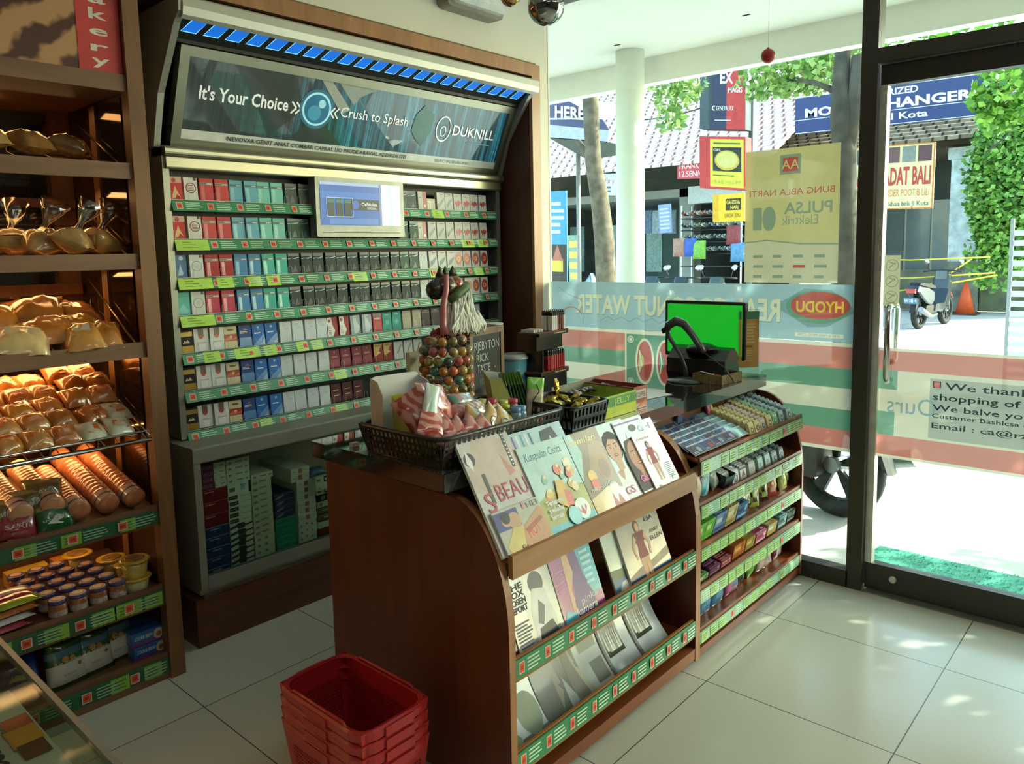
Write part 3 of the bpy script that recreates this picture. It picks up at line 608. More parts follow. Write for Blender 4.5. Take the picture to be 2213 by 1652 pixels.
ROWS = [left+['smoke']*2+TV+['smoke']*2+['split', 'short']+['diag']*2+['scrib']*4,
 left+['olive']*2+TV+['olive']*2+['split']+['diag']*3+['scrib']*4,
 ['bsmk', 'gseal', 'dred', 'dred', 'dblue', 'dblue', 'dteal', 'dteal']+['dark']*10+['olive']*2+['pale']+['diagb']*3+['round']*4,
 ['tplain', 'gseal', 'rose', 'rose', 'dblue', 'dblue', 'dteal', 'dteal']+['dgreen']*12+['pale']*2+[None]*2+['round']*4,
 ['gold', 'bullet', 'bullet', 'cream', 'navy', 'bgrad', 'bgrad']+['pale']*4+['swoosh']*2+['silver']*2+['redbox', 'mint', 'mint', 'beige', 'beige', 'mauve', 'mauve']+[None]*3+['pale']*2,
 ['gold', 'bullet', 'bullet', 'cream', 'navy', 'bgrad', 'bgrad']+['pale']*4+['maroon']*4+['goldm']*2+['streak']*3,
 ['gold', 'bullet', 'bullet', 'cream', 'navy', 'bgrad', 'bgrad']+['pale']*4+['brown']*3]
rr = random.Random(5); ROWN = ['top', 'second', 'third', 'fourth', 'fifth', 'sixth', 'bottom']
for i, row in enumerate(ROWS):
    kinds = set(k for k in row if k)
    for j, k in enumerate(row):
        if not k: continue
        o = bpy.data.objects.new('cigarette_pack', PACKS['p_'+k]); C.objects.link(o)
        o.location = (1.376+.0628*j+rr.uniform(-.002, .002), YD+rr.uniform(-.003, .006), ZT[i]+.002)
        o.rotation_euler = (-.07, rr.choice((0, 0, 0, .02, -.03)), rr.uniform(-.03, .03))
        tag(o, '%s, %s row, %s place from the left' % (DESC['p_'+k], ROWN[i], nth(j)), 'cigarette pack', 'cigarette packs in the %s row' % ROWN[i])
CARDS = {1: [(0, 2.1), (24.3, 25.8), (26.2, 27.4)], 0: [(21.1, 22.3)], 2: [(0, 2.2), (2.5, 3.6), (4.6, 5.6), (6, 7), (13, 14.3), (25.8, 26.8), (20.6, 21.6)], 3: [(0, 2.2)], 4: [(1.3, 2.4), (3.4, 5.2), (5.5, 6.4), (8, 8.9), (9.2, 10.1)], 5: [(11, 12)], 6: [(11, 12), (4.9, 5.8)]}
PG = [M('2f7a4c', .4, coat=.4), M('6aa582', .4, coat=.4)]
def strip_art(p, n, seed, base, lit, pitch=None, logo=True):
    r = random.Random(seed); p.rect(0, 0, 1, 1, base)
    for i in range(n):
        a = (i+.12)/n
        if not logo and i % 4 != 2: p.lines(a, a+.82/n, .12, .9, 4, lit, r.random(), .42); continue
        p.rect(a, .2, a+.2/n, .82, M('e9c8b8', .5)); p.rect(a+.02/n, .26, a+.18/n, .76, ORANGE); p.rect(a+.05/n, .4, a+.15/n, .6, M('b83a2c', .5))
        p.lines(a+.3/n, a+.82/n, .12, .9, 4, lit, r.random(), .42)
for i, z in enumerate(ZT):
    segs = [(X0+.025, 1.968), (2.468, X1-.03)] if i == 0 else [(X0+.025, X1-.03)]
    for a, b in segs:
        mb = MB(); w = MB()
        mb.box(a, b, YD-.012, 3.12, z-.012, z, INNER)
        u, v = Vector((b-a, 0, 0)), Vector((0, .016, .04))
        mb.prism([(a, YD-.034, z-.042), (b, YD-.034, z-.042), (b, YD-.018, z-.002), (a, YD-.018, z-.002)], (0, .004, 0), M('3f7f5c', .35, coat=.3))
        p = Panel(mb, (a, YD-.0345, z-.042), u, v, .0006); strip_art(p, round((b-a)/.128), i, M('3f8a60' if i < 3 else '4c9068', .35, coat=.4), M('c4dcc4', .5))
        # clear low front with rounded tabs that keeps the packs upright
        n = round((b-a)/.0628)
        for k in range(n+1):
            x = a+(b-a)*k/n
            for dx in (-.009, .009):
                if a < x+dx < b: w.tube([(x+dx, YD-.0145, z+.001), (x+dx, YD-.0145, z+.03), (x+dx*.4, YD-.0145, z+.034)], .0007, M('c8d4cc', .3, alpha=.75), 4)
        w.box(a+.001, b-.001, YD-.0155, YD-.0138, z+.0006, z+.003, M('c8d4cc', .3, alpha=.75))
        s = wpart('shelf_tier', mb, ds)
        s2 = w.build('clear_pack_guide', s); s2.data.transform(Matrix.Translation(-ds.location))
    for a, b in CARDS.get(i, []):
        c = MB(); x0 = 1.346+.0628*a; x1 = 1.346+.0628*b
        q = Panel(c, (x0, YD-.0365, z-.043), (x1-x0, 0, 0), (0, .016, .041), .0006); c.prism([q.P(0, 0), q.P(1, 0), q.P(1, 1), q.P(0, 1)], (0, .001, 0), LIME)
        for yy in (.25, .5, .72): q.rect(.2, yy, .45+.3*((i+yy*7) % 1), yy+.06, M('5c8a4a', .6))
        c.v = [v-ds.location for v in c.v]; c.build('price_card', s)
# small screen in the top rows
tv = thing('advertising_screen', 'small silver framed video screen in the upper cigarette rows', 'screen', (1.966, YD-.05, 1.568))
mb = MB(); mb.rbox(0, .498, 0, .05, 0, .262, .008, M('8e908a', .4, .4), axis='y'); mb.box(.03, .47, -.0005, .001, .018, .021, M('60625c', .6)); part('bezel', mb, tv)
mb = MB(); p = Panel(mb, (.022, -.001, .052), (.452, 0, 0), (0, 0, .19), .0006); SC = lambda c, e=.7: glow(c, e)
p.rect(0, 0, 1, 1, SC('1a62b8')); p.rect(0, .93, 1, 1, SC('a8c8e8')); p.rect(0, .62, .74, .78, SC('2f78cc')); p.rect(.1, .02, .7, .16, SC('4f86c8'))
p.rect(.75, 0, 1, 1, SC('e8ecf2', .75)); p.rect(.84, 0, .89, 1, SC('b8c4d8', 1)); p.rect(.72, 0, .75, 1, SC('6f8cc0'))
p.rect(.28, .36, .72, .62, SC('141c2c', .6)); p.disc(.42, .49, .045, SC('2f68c0'), 20); p.text('OrlVoles', .49, .47, .08, SC('e8ecf0'), w=.2, bold=.02); p.lines(.56, .7, .38, .44, 2, SC('c0c8d0'), 3)
for k in range(3): p.rect(.08+k*.1, .2, .16+k*.1, .62, SC('22343a', .5)); p.rect(.08+k*.1, .52, .16+k*.1, .6, SC('2c7c70', .6))
p.path([(.07, .2), (.07, .64), (.38, .64), (.38, .2), (.07, .2)], .012, SC('dfe8f0')); part('screen', mb, tv)
# ---------------------------------------------------------------- lower cabinet with cartons
cb = thing('carton_cabinet', 'grey metal glass-front cabinet on a wooden plinth below the cigarette display', 'cabinet', (1.285, 2.76, 0))
CG = M('8b8a7c', .45, .25, .08, 4); XE = 3.2
mb = MB(); mb.mat(CG); mb.box(1.285, XE, 2.775, 3.19, .722, .775); mb.rbox(1.283, XE, 2.755, 2.80, .715, .778, .008, axis='x')
mb.box(1.285, 1.313, 2.76, 3.19, .223, .722); mb.box(1.3, XE, 3.17, 3.19, .223, .722); mb.box(1.285, XE, 2.775, 3.19, .2, .225); mb.box(XE-.03, XE, 2.76, 3.19, .223, .722); wpart('body', mb, cb)
mb = MB(); mb.mat(M('97968a', .35, .5, .06, 4)); mb.box(1.313, XE-.03, 2.757, 2.765, .222, .27); mb.box(1.313, XE-.03, 2.767, 2.772, .222, .262)
for k in range(3): mb.box(1.313, XE-.03, 2.774+k*.014, 2.779+k*.014, .225, .245+.008*k)
wpart('door_track', mb, cb)
mb = MB(); mb.box(1.313, 2.1, 2.782, 2.786, .248, .715, GLASS); wpart('sliding_glass', mb, cb)
mb = MB(); mb.box(1.3, XE, 2.775, 3.19, .187, .202, M('6b675c', .5, .2)); wpart('recess_strip', mb, cb)
mb = MB(); mb.box(1.26, XE+.01, 2.762, 3.19, 0, .187, wood('plinth_wood', '48220f', '63331a', .45, (.12, 1, 1))); wpart('plinth', mb, cb)
CT = {}
def carton(name, body, art, w, h, d=.26):
    mb = MB(); mb.box(0, w, 0, d, 0, h, M(body, .35, coat=.3, var=.05)); p = Panel(mb, (0, 0, 0), (w, 0, 0), (0, 0, h), .0004); art(p)
    o = mb.build(name); CT[name] = (o.data, w, h); bpy.data.objects.remove(o)
carton('navy blue carton', '1c2f5a', lambda p: (p.rect(0, .9, .95, .97, M('7c8aa8', .4)), p.lines(.2, .75, .62, .8, 1, M('8f9cb8', .5), 2)), .098, .0415)
carton('dark red carton', '6e161e', lambda p: (p.rect(0, .92, 1, .98, M('9c5a5c', .4)), p.lines(.05, .6, .7, .86, 1, M('b88a88', .5), 2)), .098, .05)
carton('magenta carton', '6a1e3c', lambda p: (p.rect(.1, .25, .9, .8, M('8c5a74', .5)), p.lines(.15, .85, .3, .75, 2, M('4a3048', .5), 3)), .048, .0245)
DK, MD = M('20241f', .5), M('77766e', .6)
wc = lambda p: (p.rect(.08, .3, .22, .6, MD), p.rect(.4, .4, .7, .62, MD), p.rect(.8, .35, .93, .6, MD))
carton('white printed carton', 'c2c1b4', wc, .098, .0245); carton('narrow white carton', 'c6c4b6', lambda p: (p.rect(.5, .45, .85, .6, MD), p.rect(.1, .3, .16, .5, M('7c4a4a', .5))), .048, .0245)
carton('black and white carton', 'b9b8ac', lambda p: (p.poly([(0, .1), (.3, .35), (.3, .6), (.36, 0), (.66, 0), (.66, .3), (1, .5), (1, .75), (.7, .6), (.62, 1), (.34, 1), (.3, .8), (0, .55)], DK)), .098, .0237)
carton('white carton with dark label', 'c4c3b6', lambda p: (p.rect(.03, .2, .42, .85, DK), p.rect(.06, .45, .36, .6, MD), p.rect(.55, .5, .95, .58, MD)), .098, .024)
carton('sticker carton', 'c8c6b8', lambda p: (p.rect(.05, .3, .3, .65, M('5c5f56', .5)), p.rect(.5, .1, .88, .95, M('b8c8cc', .4)), p.lines(.55, .8, .3, .85, 4, M('56646c', .5), 2), p.rect(.9, 0, 1, 1, DK)), .098, .045)
carton('beige carton with ovals', 'beb8a6', lambda p: (p.disc(.2, .55, .09, MD, 12, ry=.2), p.disc(.58, .6, .09, MD, 12, ry=.2)), .09, .0275)
carton('beige carton', 'b9b29e', lambda p: (p.rect(.08, .3, .3, .65, MD), p.rect(.4, .5, .75, .75, MD)), .09, .0262)
carton('bright green carton', '1f7c62', lambda p: (p.rect(0, .92, .9, .98, M('6fb8a4', .4)), p.disc(.85, .5, .04, M('155a4a', .4), 8), p.disc(.5, .5, .04, M('155a4a', .4), 8)), .095, .0262)
carton('dark blue carton', '262c4c', lambda p: (p.poly([(0, .2), (.3, .3), (.5, .8), (.2, .7)], M('787e94', .4)), p.rect(0, .9, .9, .97, M('6c7290', .4))), .095, .026)
carton('white carton with ovals', 'c6c5ba', lambda p: [p.disc(.15+.3*k, .35+.25*(k % 2), .06, M('8a6c70', .5), 10, ry=.18) for k in range(3)], .09, .0285)
carton('white carton with pink square', 'c9c8bc', lambda p: (p.rect(.4, .2, .62, .85, M('a8656c', .5)), p.rect(.08, .45, .3, .52, MD), p.rect(.7, .5, .95, .56, MD), p.rect(.7, .8, .95, .86, M('8fb0a4', .5))), .09, .03)
carton('dark green carton', '1c4a40', wc and (lambda p: p.rect(0, .9, 1, .96, M('4c7a6e', .4))), .09, .03); carton('crimson carton', '7a1c28', lambda p: p.rect(0, .05, 1, .1, M('a85a60', .4)), .09, .03)
carton('plain white carton', 'ccccc2', lambda p: p.lines(.1, .3, .2, .5, 2, MD, 2), .09, .03)
carton('gold brown carton', '6f5e44', lambda p: (p.rect(0, 0, 1, .2, DK), p.lines(.3, .8, .4, .75, 1, M('b0a078', .5), 2)), .09, .03)
carton('cream carton with seal', 'b9b6a2', lambda p: (p.disc(.2, .5, .1, M('7c7258', .5), 12), p.rect(0, 0, 1, .1, DK)), .09, .03)
carton('black carton', '1a1c1a', lambda p: (p.rect(.2, .2, .42, .8, MD), p.rect(.55, .2, .8, .85, M('9a9a8c', .5))), .09, .03)
carton('white carton with crest', 'cac9bc', lambda p: (p.rect(.45, .1, .7, .95, M('22283c', .5)), p.rect(.5, .3, .65, .7, M('c8c8c0', .5)), p.rect(.05, .3, .25, .7, M('8a7c64', .5)), p.rect(.85, .4, .95, .7, MD)), .09, .03)
CNT = {}
def stack(x, z, items, where, y=2.83, pre=''):
    k = 0
    for name, n in items:
        me, w, h = CT[name]
        for i in range(n):
            o = bpy.data.objects.new('cigarette_carton', me); C.objects.link(o)
            o.location = (x+rr.uniform(-.0015, .0015), y+rr.uniform(-.003, .003), z); z += h+.0004; k += 1
            tag(o, '%s, %s from the bottom of %s' % (name, nth(k-1), where.replace(' in the cabinet', '')), 'carton', 'cartons in ' + where)
    return z
z0 = .2255
stack(1.318, z0, [('dark green carton', 9), ('narrow white carton', 6)], 'the rearmost stack at the left cabinet post', 2.93)
z = stack(1.348, z0, [('navy blue carton', 5), ('dark red carton', 3)], 'the blue and red stack in the cabinet')
stack(1.346, z, [('magenta carton', 4)], 'the magenta pile on the red cartons'); stack(1.398, z, [('narrow white carton', 4)], 'the narrow white pile on the red cartons')
stack(1.449, z0, [('black and white carton', 8), ('white carton with dark label', 5), ('sticker carton', 1), ('white printed carton', 4)], 'the black and white stack in the cabinet')
stack(1.552, z0, [('beige carton with ovals', 4), ('beige carton', 9), ('white printed carton', 1)], 'the beige stack in the cabinet')
stack(1.652, z0, [('bright green carton', 6), ('dark blue carton', 4)], 'the green stack in the cabinet')
z5 = stack(1.76, z0, [('white carton with ovals', 4), ('white carton with pink square', 6)], 'the pink-square stack in the cabinet')
stack(1.735, z5, [('white carton with pink square', 2)], 'the small upper pile')
z6 = stack(1.858, z0, [('dark green carton', 1), ('crimson carton', 1), ('plain white carton', 1), ('gold brown carton', 2), ('cream carton with seal', 1), ('black carton', 1), ('white carton with crest', 1)], 'the mixed stack beside the counter')
z6 = stack(1.835, z6, [('plain white carton', 1), ('white carton with crest', 1)], 'the loose pair on top', 2.80)
mb = MB(); r3 = random.Random(9); vs = []
for j in range(9):
    for i in range(9):
        u, v = i/8-.5, j/8-.5; e = max(0, 1-(abs(u)*2)**3)*max(0, 1-(abs(v)*2)**3)
        vs.append((u*.1, v*.08, .001+.026*e+r3.uniform(-.004, .006)*min(1, e*3)))
mb.add(vs, [(j*9+i, j*9+i+1, (j+1)*9+i+1, (j+1)*9+i) for j in range(8) for i in range(8)]+[tuple(range(9))[::-1]], M('42587c', .4, coat=.4, var=.3, scale=60), True)
o = mb.build('plastic_bag', loc=(1.875, 2.86, z6+.003)); tag(o, 'crumpled blue plastic bag on top of the loose cartons', 'plastic bag')
# ================================================================ COUNTER
ct = thing('counter', 'reddish wooden cashier counter with glossy black stone worktop', 'counter', (1.4, 1.45, 0))
def stone():
    m, nt, b = new_mat('black_polished_stone'); n = nt.nodes.new('ShaderNodeTexNoise'); n.inputs['Scale'].default_value = 160
    cr = nt.nodes.new('ShaderNodeValToRGB'); cr.color_ramp.elements[0].color = lin('101312'); cr.color_ramp.elements[1].color = lin('2b302e'); cr.color_ramp.elements[1].position = .75
    nt.links.new(n.outputs['Fac'], cr.inputs[0]); nt.links.new(cr.outputs[0], b.inputs['Base Color']); b.inputs['Roughness'].default_value = .06; b.inputs['Coat Weight'].default_value = .8; b.inputs['Coat Roughness'].default_value = .02; b.inputs['Coat IOR'].default_value = 1.8
    return m
mb = MB(); mb.rbox(1.32, 3.31, 1.425, 2.03, .863, .912, .004, stone(), axis='z'); wpart('worktop', mb, ct)
mb = MB(); mb.mat(WOODH); mb.box(1.402, 3.30, 2.005, 2.025, .05, .862); mb.box(1.402, 3.30, 1.50, 1.515, .02, .862); mb.box(3.28, 3.30, 1.515, 2.005, .05, .862); mb.box(1.402, 3.28, 1.515, 2.005, .05, .07); mb.box(1.402, 3.28, 1.52, 1.9, 0, .05); wpart('cabinet_body', mb, ct)
# rack end profile, seen along x: (y, z)
def arcprof(yb=1.50, zb=.012, zt=.858):
    p = [(yb, zb), (1.262, zb), (1.262, .50)]
    for k in range(11):
        t = k/10*PI/2; p.append((1.262+.20*(1-math.cos(t)), .50+.335*math.sin(t)))
    return p+[(yb, zt-.02 if False else .838)]
def side(x, th, yb, m, edge=TAN):
    mb = MB(); pr = arcprof(yb); mb.prism([(x, y, z) for y, z in pr], (th, 0, 0), m)
    for a, b in zip(pr[1:-1], pr[2:]):
        d = Vector((0, b[0]-a[0], b[1]-a[1])); nn = Vector((0, -d.z, d.y)).normalized()*.0012
        mb.add([Vector((x+q, y, z))+nn for q, (y, z) in ((0, a), (th, a), (th, b), (0, b))], [(0, 1, 2, 3)], edge)
    return mb
GSTR = M('35875a', .35, coat=.3); PSTR = M('7fb489', .3, coat=.5)
rk = thing('magazine_rack', 'reddish brown wooden magazine rack with rounded end fixed to the counter front', 'magazine rack', (1.375, 1.265, 0))
wpart('side_panel', side(1.375, .024, 2.035, WOOD), rk); wpart('side_panel', side(2.36, .02, 1.50, WOOD), rk)
mb = MB(); mb.box(1.399, 2.36, 1.485, 1.497, .02, .86, wood('rack_back_wood', '8a5528', 'a06c38', .5)); wpart('back_panel', mb, rk)
mb = MB(); mb.box(1.399, 2.36, 1.265, 1.28, .645, .708, OAKH); mb.box(1.399, 2.36, 1.28, 1.485, .685, .697, WOODH); wpart('front_rail', mb, rk)
for i, (z, zt) in enumerate(((.372, .425), (.108, .165))):
    mb = MB(); mb.box(1.399, 2.36, 1.275, 1.485, z-.005, z+.008, WOODH); mb.box(1.399, 2.36, 1.268, 1.276, z-.012, zt+.004, OAKH); wpart('shelf', mb, rk)
    mb = MB(); p = Panel(mb, (1.40, 1.262, z), (.958, 0, 0), (0, 0, zt-z), .0006); mb.prism([p.P(0, 0, 0), p.P(1, 0, 0), p.P(1, 1, 0), p.P(0, 1, 0)], (0, .003, 0), GSTR); strip_art(p, 9, i, GSTR, M('d8ecd8', .5)); wpart('price_strip', mb, rk)
mb = MB(); mb.box(1.399, 2.36, 1.262, 1.50, .02, .06, WOODH); wpart('base_board', mb, rk)
cr_ = thing('candy_rack', 'reddish wooden candy rack with five sloping shelves at the window end of the counter', 'display rack', (2.38, 1.265, 0))
wpart('side_panel', side(3.325, .016, 1.50, WOOD, M('b0827a', .4)), cr_); wpart('side_panel', side(2.381, .012, 1.50, WOOD), cr_)
mb = MB(); mb.box(2.393, 3.325, 1.48, 1.492, .03, .86, wood('candy_back_wood', '7c4420', '93562c', .45, (.12, 1, 1))); wpart('back_panel', mb, cr_)
TIERS = [(.738, .688, .055), (.575, .528, .06), (.416, .370, .05), (.262, .214, .04), (.106, .062, .02)]  # top of label, foot of label, rise to the back
PALE = [M('cfe0a8', .4, coat=.3), M('6fa884', .35, coat=.4)]
for i, (zt, zb, rise) in enumerate(TIERS):
    mb = MB(); mb.prism([(2.393, 1.276, zt-.008), (2.393, 1.276, zt), (2.393, 1.48, zt+rise), (2.393, 1.48, zt-.008+rise)][::-1], (.932, 0, 0), WOODH)
    mb.box(2.393, 3.325, 1.267, 1.275, zb-.005, zt+.012, WOODH); sh = wpart('shelf', mb, cr_)
    mb = MB(); p = Panel(mb, (2.396, 1.262, zb-.002), (.926, 0, 0), (0, 0, zt-zb), .0006); mb.prism([p.P(0, 0, 0), p.P(1, 0, 0), p.P(1, 1, 0), p.P(0, 1, 0)], (0, .003, 0), PSTR); strip_art(p, 8, 20+i, PSTR, M('cfe4cc', .5), logo=False); wpart('price_strip', mb, sh if False else cr_)
    if i < 5:
        rq = random.Random(40+i)
        for k in range(13):
            if rq.random() < (.12 if i != 1 else .35): continue
            a = 2.402+k*.0705+rq.uniform(-.003, .003); c = MB(); q = Panel(c, (a, 1.2595, zb), (.05, 0, 0), (0, 0, zt-zb-.006), .0005)
            c.prism([q.P(0, 0, 0), q.P(1, 0, 0), q.P(1, 1, 0), q.P(0, 1, 0)], (0, .001, 0), M('a9cf7c', .4, coat=.3)); q.lines(.1, .9, .2, .85, 3, M('5f8f56', .6), k, .35)
            wpart('price_card', c, cr_)
mb = MB(); mb.box(2.393, 3.325, 1.262, 1.5, .02, .046, WOODH); wpart('base_board', mb, cr_)
# ================================================================ MAGAZINES
SK = lambda c='d8a98a': M(c, .5, var=.05)
def face(p, x, y, r, hair='2a1c18', skin='e0b496', longh=False, dark=False):
    """printed portrait: hair, neck, face, eyes, nose, mouth"""
    A = p.asp
    if longh: p.poly([(x-r*1.25, y-2.6*r*A), (x-r*1.35, y), (x-r*.8, y+1.3*r*A), (x+r*.5, y+1.45*r*A), (x+r*1.25, y+.5*r*A), (x+r*1.3, y-2.6*r*A)], M(hair, .5))
    else: p.disc(x+r*.1, y+.25*r*A, r*1.22, M(hair, .5), 24, ry=1.35*r*A)
    p.rect(x-r*.38, y-1.9*r*A, x+r*.45, y-.7*r*A, SK(skin)); p.disc(x, y, r*.92, SK(skin), 24, ry=1.22*r*A)
    if not longh: p.poly([(x-r*.95, y+.2*r*A), (x-r*.8, y+1.25*r*A), (x+r*.7, y+1.35*r*A), (x+r*1.0, y+.1*r*A), (x+r*.75, y+.75*r*A), (x-r*.2, y+.95*r*A)], M(hair, .5))
    K = M('3a2620', .5)
    for s_ in (-.38, .38):
        p.disc(x+s_*r, y+.18*r*A, r*.17, M('f0e6de', .5), 10, ry=.08*r*A); p.disc(x+s_*r, y+.18*r*A, r*.08, K, 8); p.line(x+(s_-.22)*r, y+.42*r*A, x+(s_+.22)*r, y+.45*r*A, .06*r*A, K)
    p.line(x+r*.02, y+.1*r*A, x+r*.08, y-.25*r*A, .05*r*A, M('c08c70', .5)); p.disc(x, y-.55*r*A, r*.3, M('b04a48', .5), 12, ry=.13*r*A); p.rect(x-.2*r, y-.56*r*A, x+.2*r, y-.5*r*A, M('f4eeea', .5))
def body(p, x, y, s, top='a03038', legs='dcb498', hair='5a2a1c', skirt=None):
    """printed small full figure, s is its height"""
    A = 1/p.asp; w = s*A
    p.poly([(x-.10*w, y), (x-.13*w, y+.48*s), (x+.13*w, y+.48*s), (x+.10*w, y), (x+.03*w, y), (x, y+.4*s), (x-.03*w, y)], SK(legs))
    p.poly([(x-.13*w, y+.42*s), (x-.09*w, y+.62*s), (x-.14*w, y+.82*s), (x+.14*w, y+.82*s), (x+.09*w, y+.62*s), (x+.13*w, y+.42*s)], M(skirt or top, .5))
    p.poly([(x-.13*w, y+.66*s), (x-.16*w, y+.8*s), (x+.16*w, y+.8*s), (x+.13*w, y+.66*s)], M(top, .5))
    for q in (-1, 1): p.poly([(x+q*.14*w, y+.8*s), (x+q*.25*w, y+.6*s), (x+q*.2*w, y+.42*s), (x+q*.16*w, y+.44*s), (x+q*.19*w, y+.6*s), (x+q*.1*w, y+.72*s)], SK(legs))
    p.disc(x, y+.9*s, .075*w, M(hair, .5), 14, ry=.1*s); p.disc(x+.01*w, y+.89*s, .05*w, SK(legs), 12, ry=.07*s)
def magazine(x0, z0, w, h, art, label, k=.604, zb=.708, yb=1.29, dy=0, th=.005, pages='d8d4cc', group='magazines on the top tier of the rack', lean=0, copies=1, bend=0):
    def base(z): return yb+k*(z-zb)
    t = thing('magazine', label, 'magazine', (x0, base(z0)-dy, z0), 0, group)
    u = Vector((w*math.cos(lean), 0, w*math.sin(lean))); v = Vector((-h*math.sin(lean), k*h*math.cos(lean), h*math.cos(lean))); n = u.cross(v).normalized()
    fx = lambda b: b
    mb = MB(); o = Vector((0, 0, 0)); mb.prism([o+n*.0, o+u, o+u+v, o+v], -n*th, M(pages, .7, var=.15, scale=200)); 
    c = MB(); p = Panel(c, n*.0006, u, v, .0005); art(p)
    if bend:
        L = v.length; vd = v.normalized()
        def bf(q):
            s_ = q.dot(vd)/L; return q+n*(-bend*math.sin(s_*PI*.9)*1.0)+n*(bend*.6*s_*s_)*1.8
        # more rows so that it curves
        g = MB(); N = 8
        for i in range(N): g.prism([u*0+v*(i/N), u+v*(i/N), u+v*((i+1)/N), v*((i+1)/N)], -n*th, M(pages, .7, var=.15, scale=200))
        mb = g; mb.v = [bf(q) for q in mb.v]
        bm_ = c; me = bpy.data.meshes.new('c'); me.from_pydata([tuple(q) for q in bm_.v], [], bm_.f); me.polygons.foreach_set('material_index', bm_.m)
        b = bmesh.new(); b.from_mesh(me)
        for i in range(1, N): bmesh.ops.bisect_plane(b, geom=b.verts[:]+b.edges[:]+b.faces[:], plane_co=v*(i/N), plane_no=vd)
        c2 = MB(); c2.mats = bm_.mats
        b.verts.ensure_lookup_table(); c2.v = [bf(q.co.copy()) for q in b.verts]; c2.f = [[q.index for q in f.verts] for f in b.faces]; c2.m = [f.material_index for f in b.faces]; c2.sm = [True]*len(c2.f)
        b.verts.index_update(); c2.f = [[q.index for q in f.verts] for f in b.faces]; b.free(); bpy.data.meshes.remove(me); c = c2
    pg = mb.build('pages', t); cv = c.build('cover', t)
    for i in range(1, copies):
        copy_tree(t, label+', copy behind the front one' if False else None, t.location+n*0+Vector((-.0045*i, .008*i, .0005*i)))
    return t
MT = lambda s_: s_ + ', top tier'
def a_beau(p):
    p.rect(0, 0, 1, 1, M('c4bfbb', .3, coat=.15)); p.poly([(0, .7), (.3, .98), (.75, .96), (1, .8), (1, .55), (.3, .5), (0, .55)], M('ccb8ae', .25, coat=.15)); p.disc(.12, .82, .1, M('4a4448', .4)); p.poly([(.1, .9), (.16, .8), (.12, .72), (.05, .8)], M('e8e4e0', .4)); p.poly([(.68, .80), (.86, .62), (.72, .6)], M('c4887c', .4))
    p.rect(.84, .66, .9, .99, M('5c5c58', .5)); p.rect(.22, .42, .28, .68, M('5c5c58', .5))
    for i in range(9): p.rect(.855, .68+i*.034, .885, .69+i*.034, WHITE)
    p.k -= 1; p.text('BEAU', .34, .42, .14, M('b8405a', .4), w=.62, shear=-.1); p.text('S', .1, .36, .16, M('b8405a', .4), w=.16)
def a_snack(p):
    p.rect(0, 0, 1, 1, M('bcb8a8', .25, coat=.15)); p.rect(0, .55, .5, .95, M('50508c', .3)); p.disc(.22, .75, .1, SK()); p.disc(.38, .68, .13, SK('caa080')); p.disc(.22, .8, .09, M('2c2020', .4)); p.poly([(.05, .2), (.3, .55), (.5, .5), (.4, .1), (.1, 0)], M('d8c06c', .4))
    p.poly([(.4, .1), (.5, .5), (.95, .8), (1, .7), (1, .1), (.7, .0)], M('c08a5c', .4)); p.poly([(.5, .42), (.9, .6), (.95, .52), (.55, .33)], M('9c6038', .4)); p.text('HOT', .55, .2, .26, M('c83c3c', .4), w=.28, rot=.2); p.text('fit', .3, .02, .12, BLACK, w=.16)
    p.rect(.62, .85, .66, 1, M('d878a0', .4)); p.text('HEI', .72, .84, .12, M('8a8a90', .4), w=.24)
def a_black(p):
    p.rect(0, 0, 1, 1, M('a8c4cc', .35, coat=.2)); 
    for i in range(5): p.rect(.02+i*.08, .1, .05+i*.08, .97, M(['8a5a9a', 'dfe4e8', '6a8ca0', 'e8e0e8', '4a6880'][i], .3))
    p.poly([(.35, 0), (.4, .6), (.55, .95), (.8, .97), (.95, .6), (1, 0)], M('1a1c20', .35, coat=.2)); p.poly([(.6, .5), (.7, .9), (.8, .7)], M('c8ccd0', .3)); p.disc(.42, .7, .05, M('d0806c', .4))
def a_kids(p):
    p.rect(0, 0, 1, 1, M('b4d0cc', .35, coat=.2)); p.rect(0, 0, 1, .1, M('5cb4c0', .35, coat=.2)); p.poly([(0, .1), (1, .1), (1, .42), (.5, .5), (0, .38)], M('a8a454', .35, coat=.2)); p.text('Kumpulan Cerita', .08, .83, .09, M('3c7484', .4), w=.78, shear=.2)
    r_ = random.Random(4)
    for i in range(14):
        c_ = ['e0a85c', 'd86c4c', 'e8d0a0', '8cb8a4', 'd8b848', 'f0e0c8'][i % 6]; x, y = r_.uniform(.1, .9), r_.uniform(.38, .75); p.disc(x, y, r_.uniform(.04, .09), M(c_, .3, coat=.8), 10); p.disc(x+.02, y+.04, .03, M('f0d8b0', .3, coat=.8), 8)
    p.poly([(.35, .3), (.45, .55), (.6, .52), (.62, .3), (.5, .22)], M('d8a83c', .3, coat=.8)); p.poly([(.5, .25), (.55, .42), (.68, .38), (.64, .22)], M('d8504c', .3, coat=.8))
    for i, t_ in enumerate(('Temanmu', 'selalu', 'bermain')): p.text(t_, .1, .31-.075*i, .055, WHITE, w=.36-.06*i, bold=.03)
    p.disc(.75, .16, .15, M('dfe4e0', .3), 14); p.poly([(.66, .2), (.7, .12), (.74, .2), (.78, .12), (.82, .2), (.84, .16), (.75, .08), (.66, .14)], M('b8404c', .3)); p.disc(.55, .12, .13, M('8cc8d0', .3), 12)
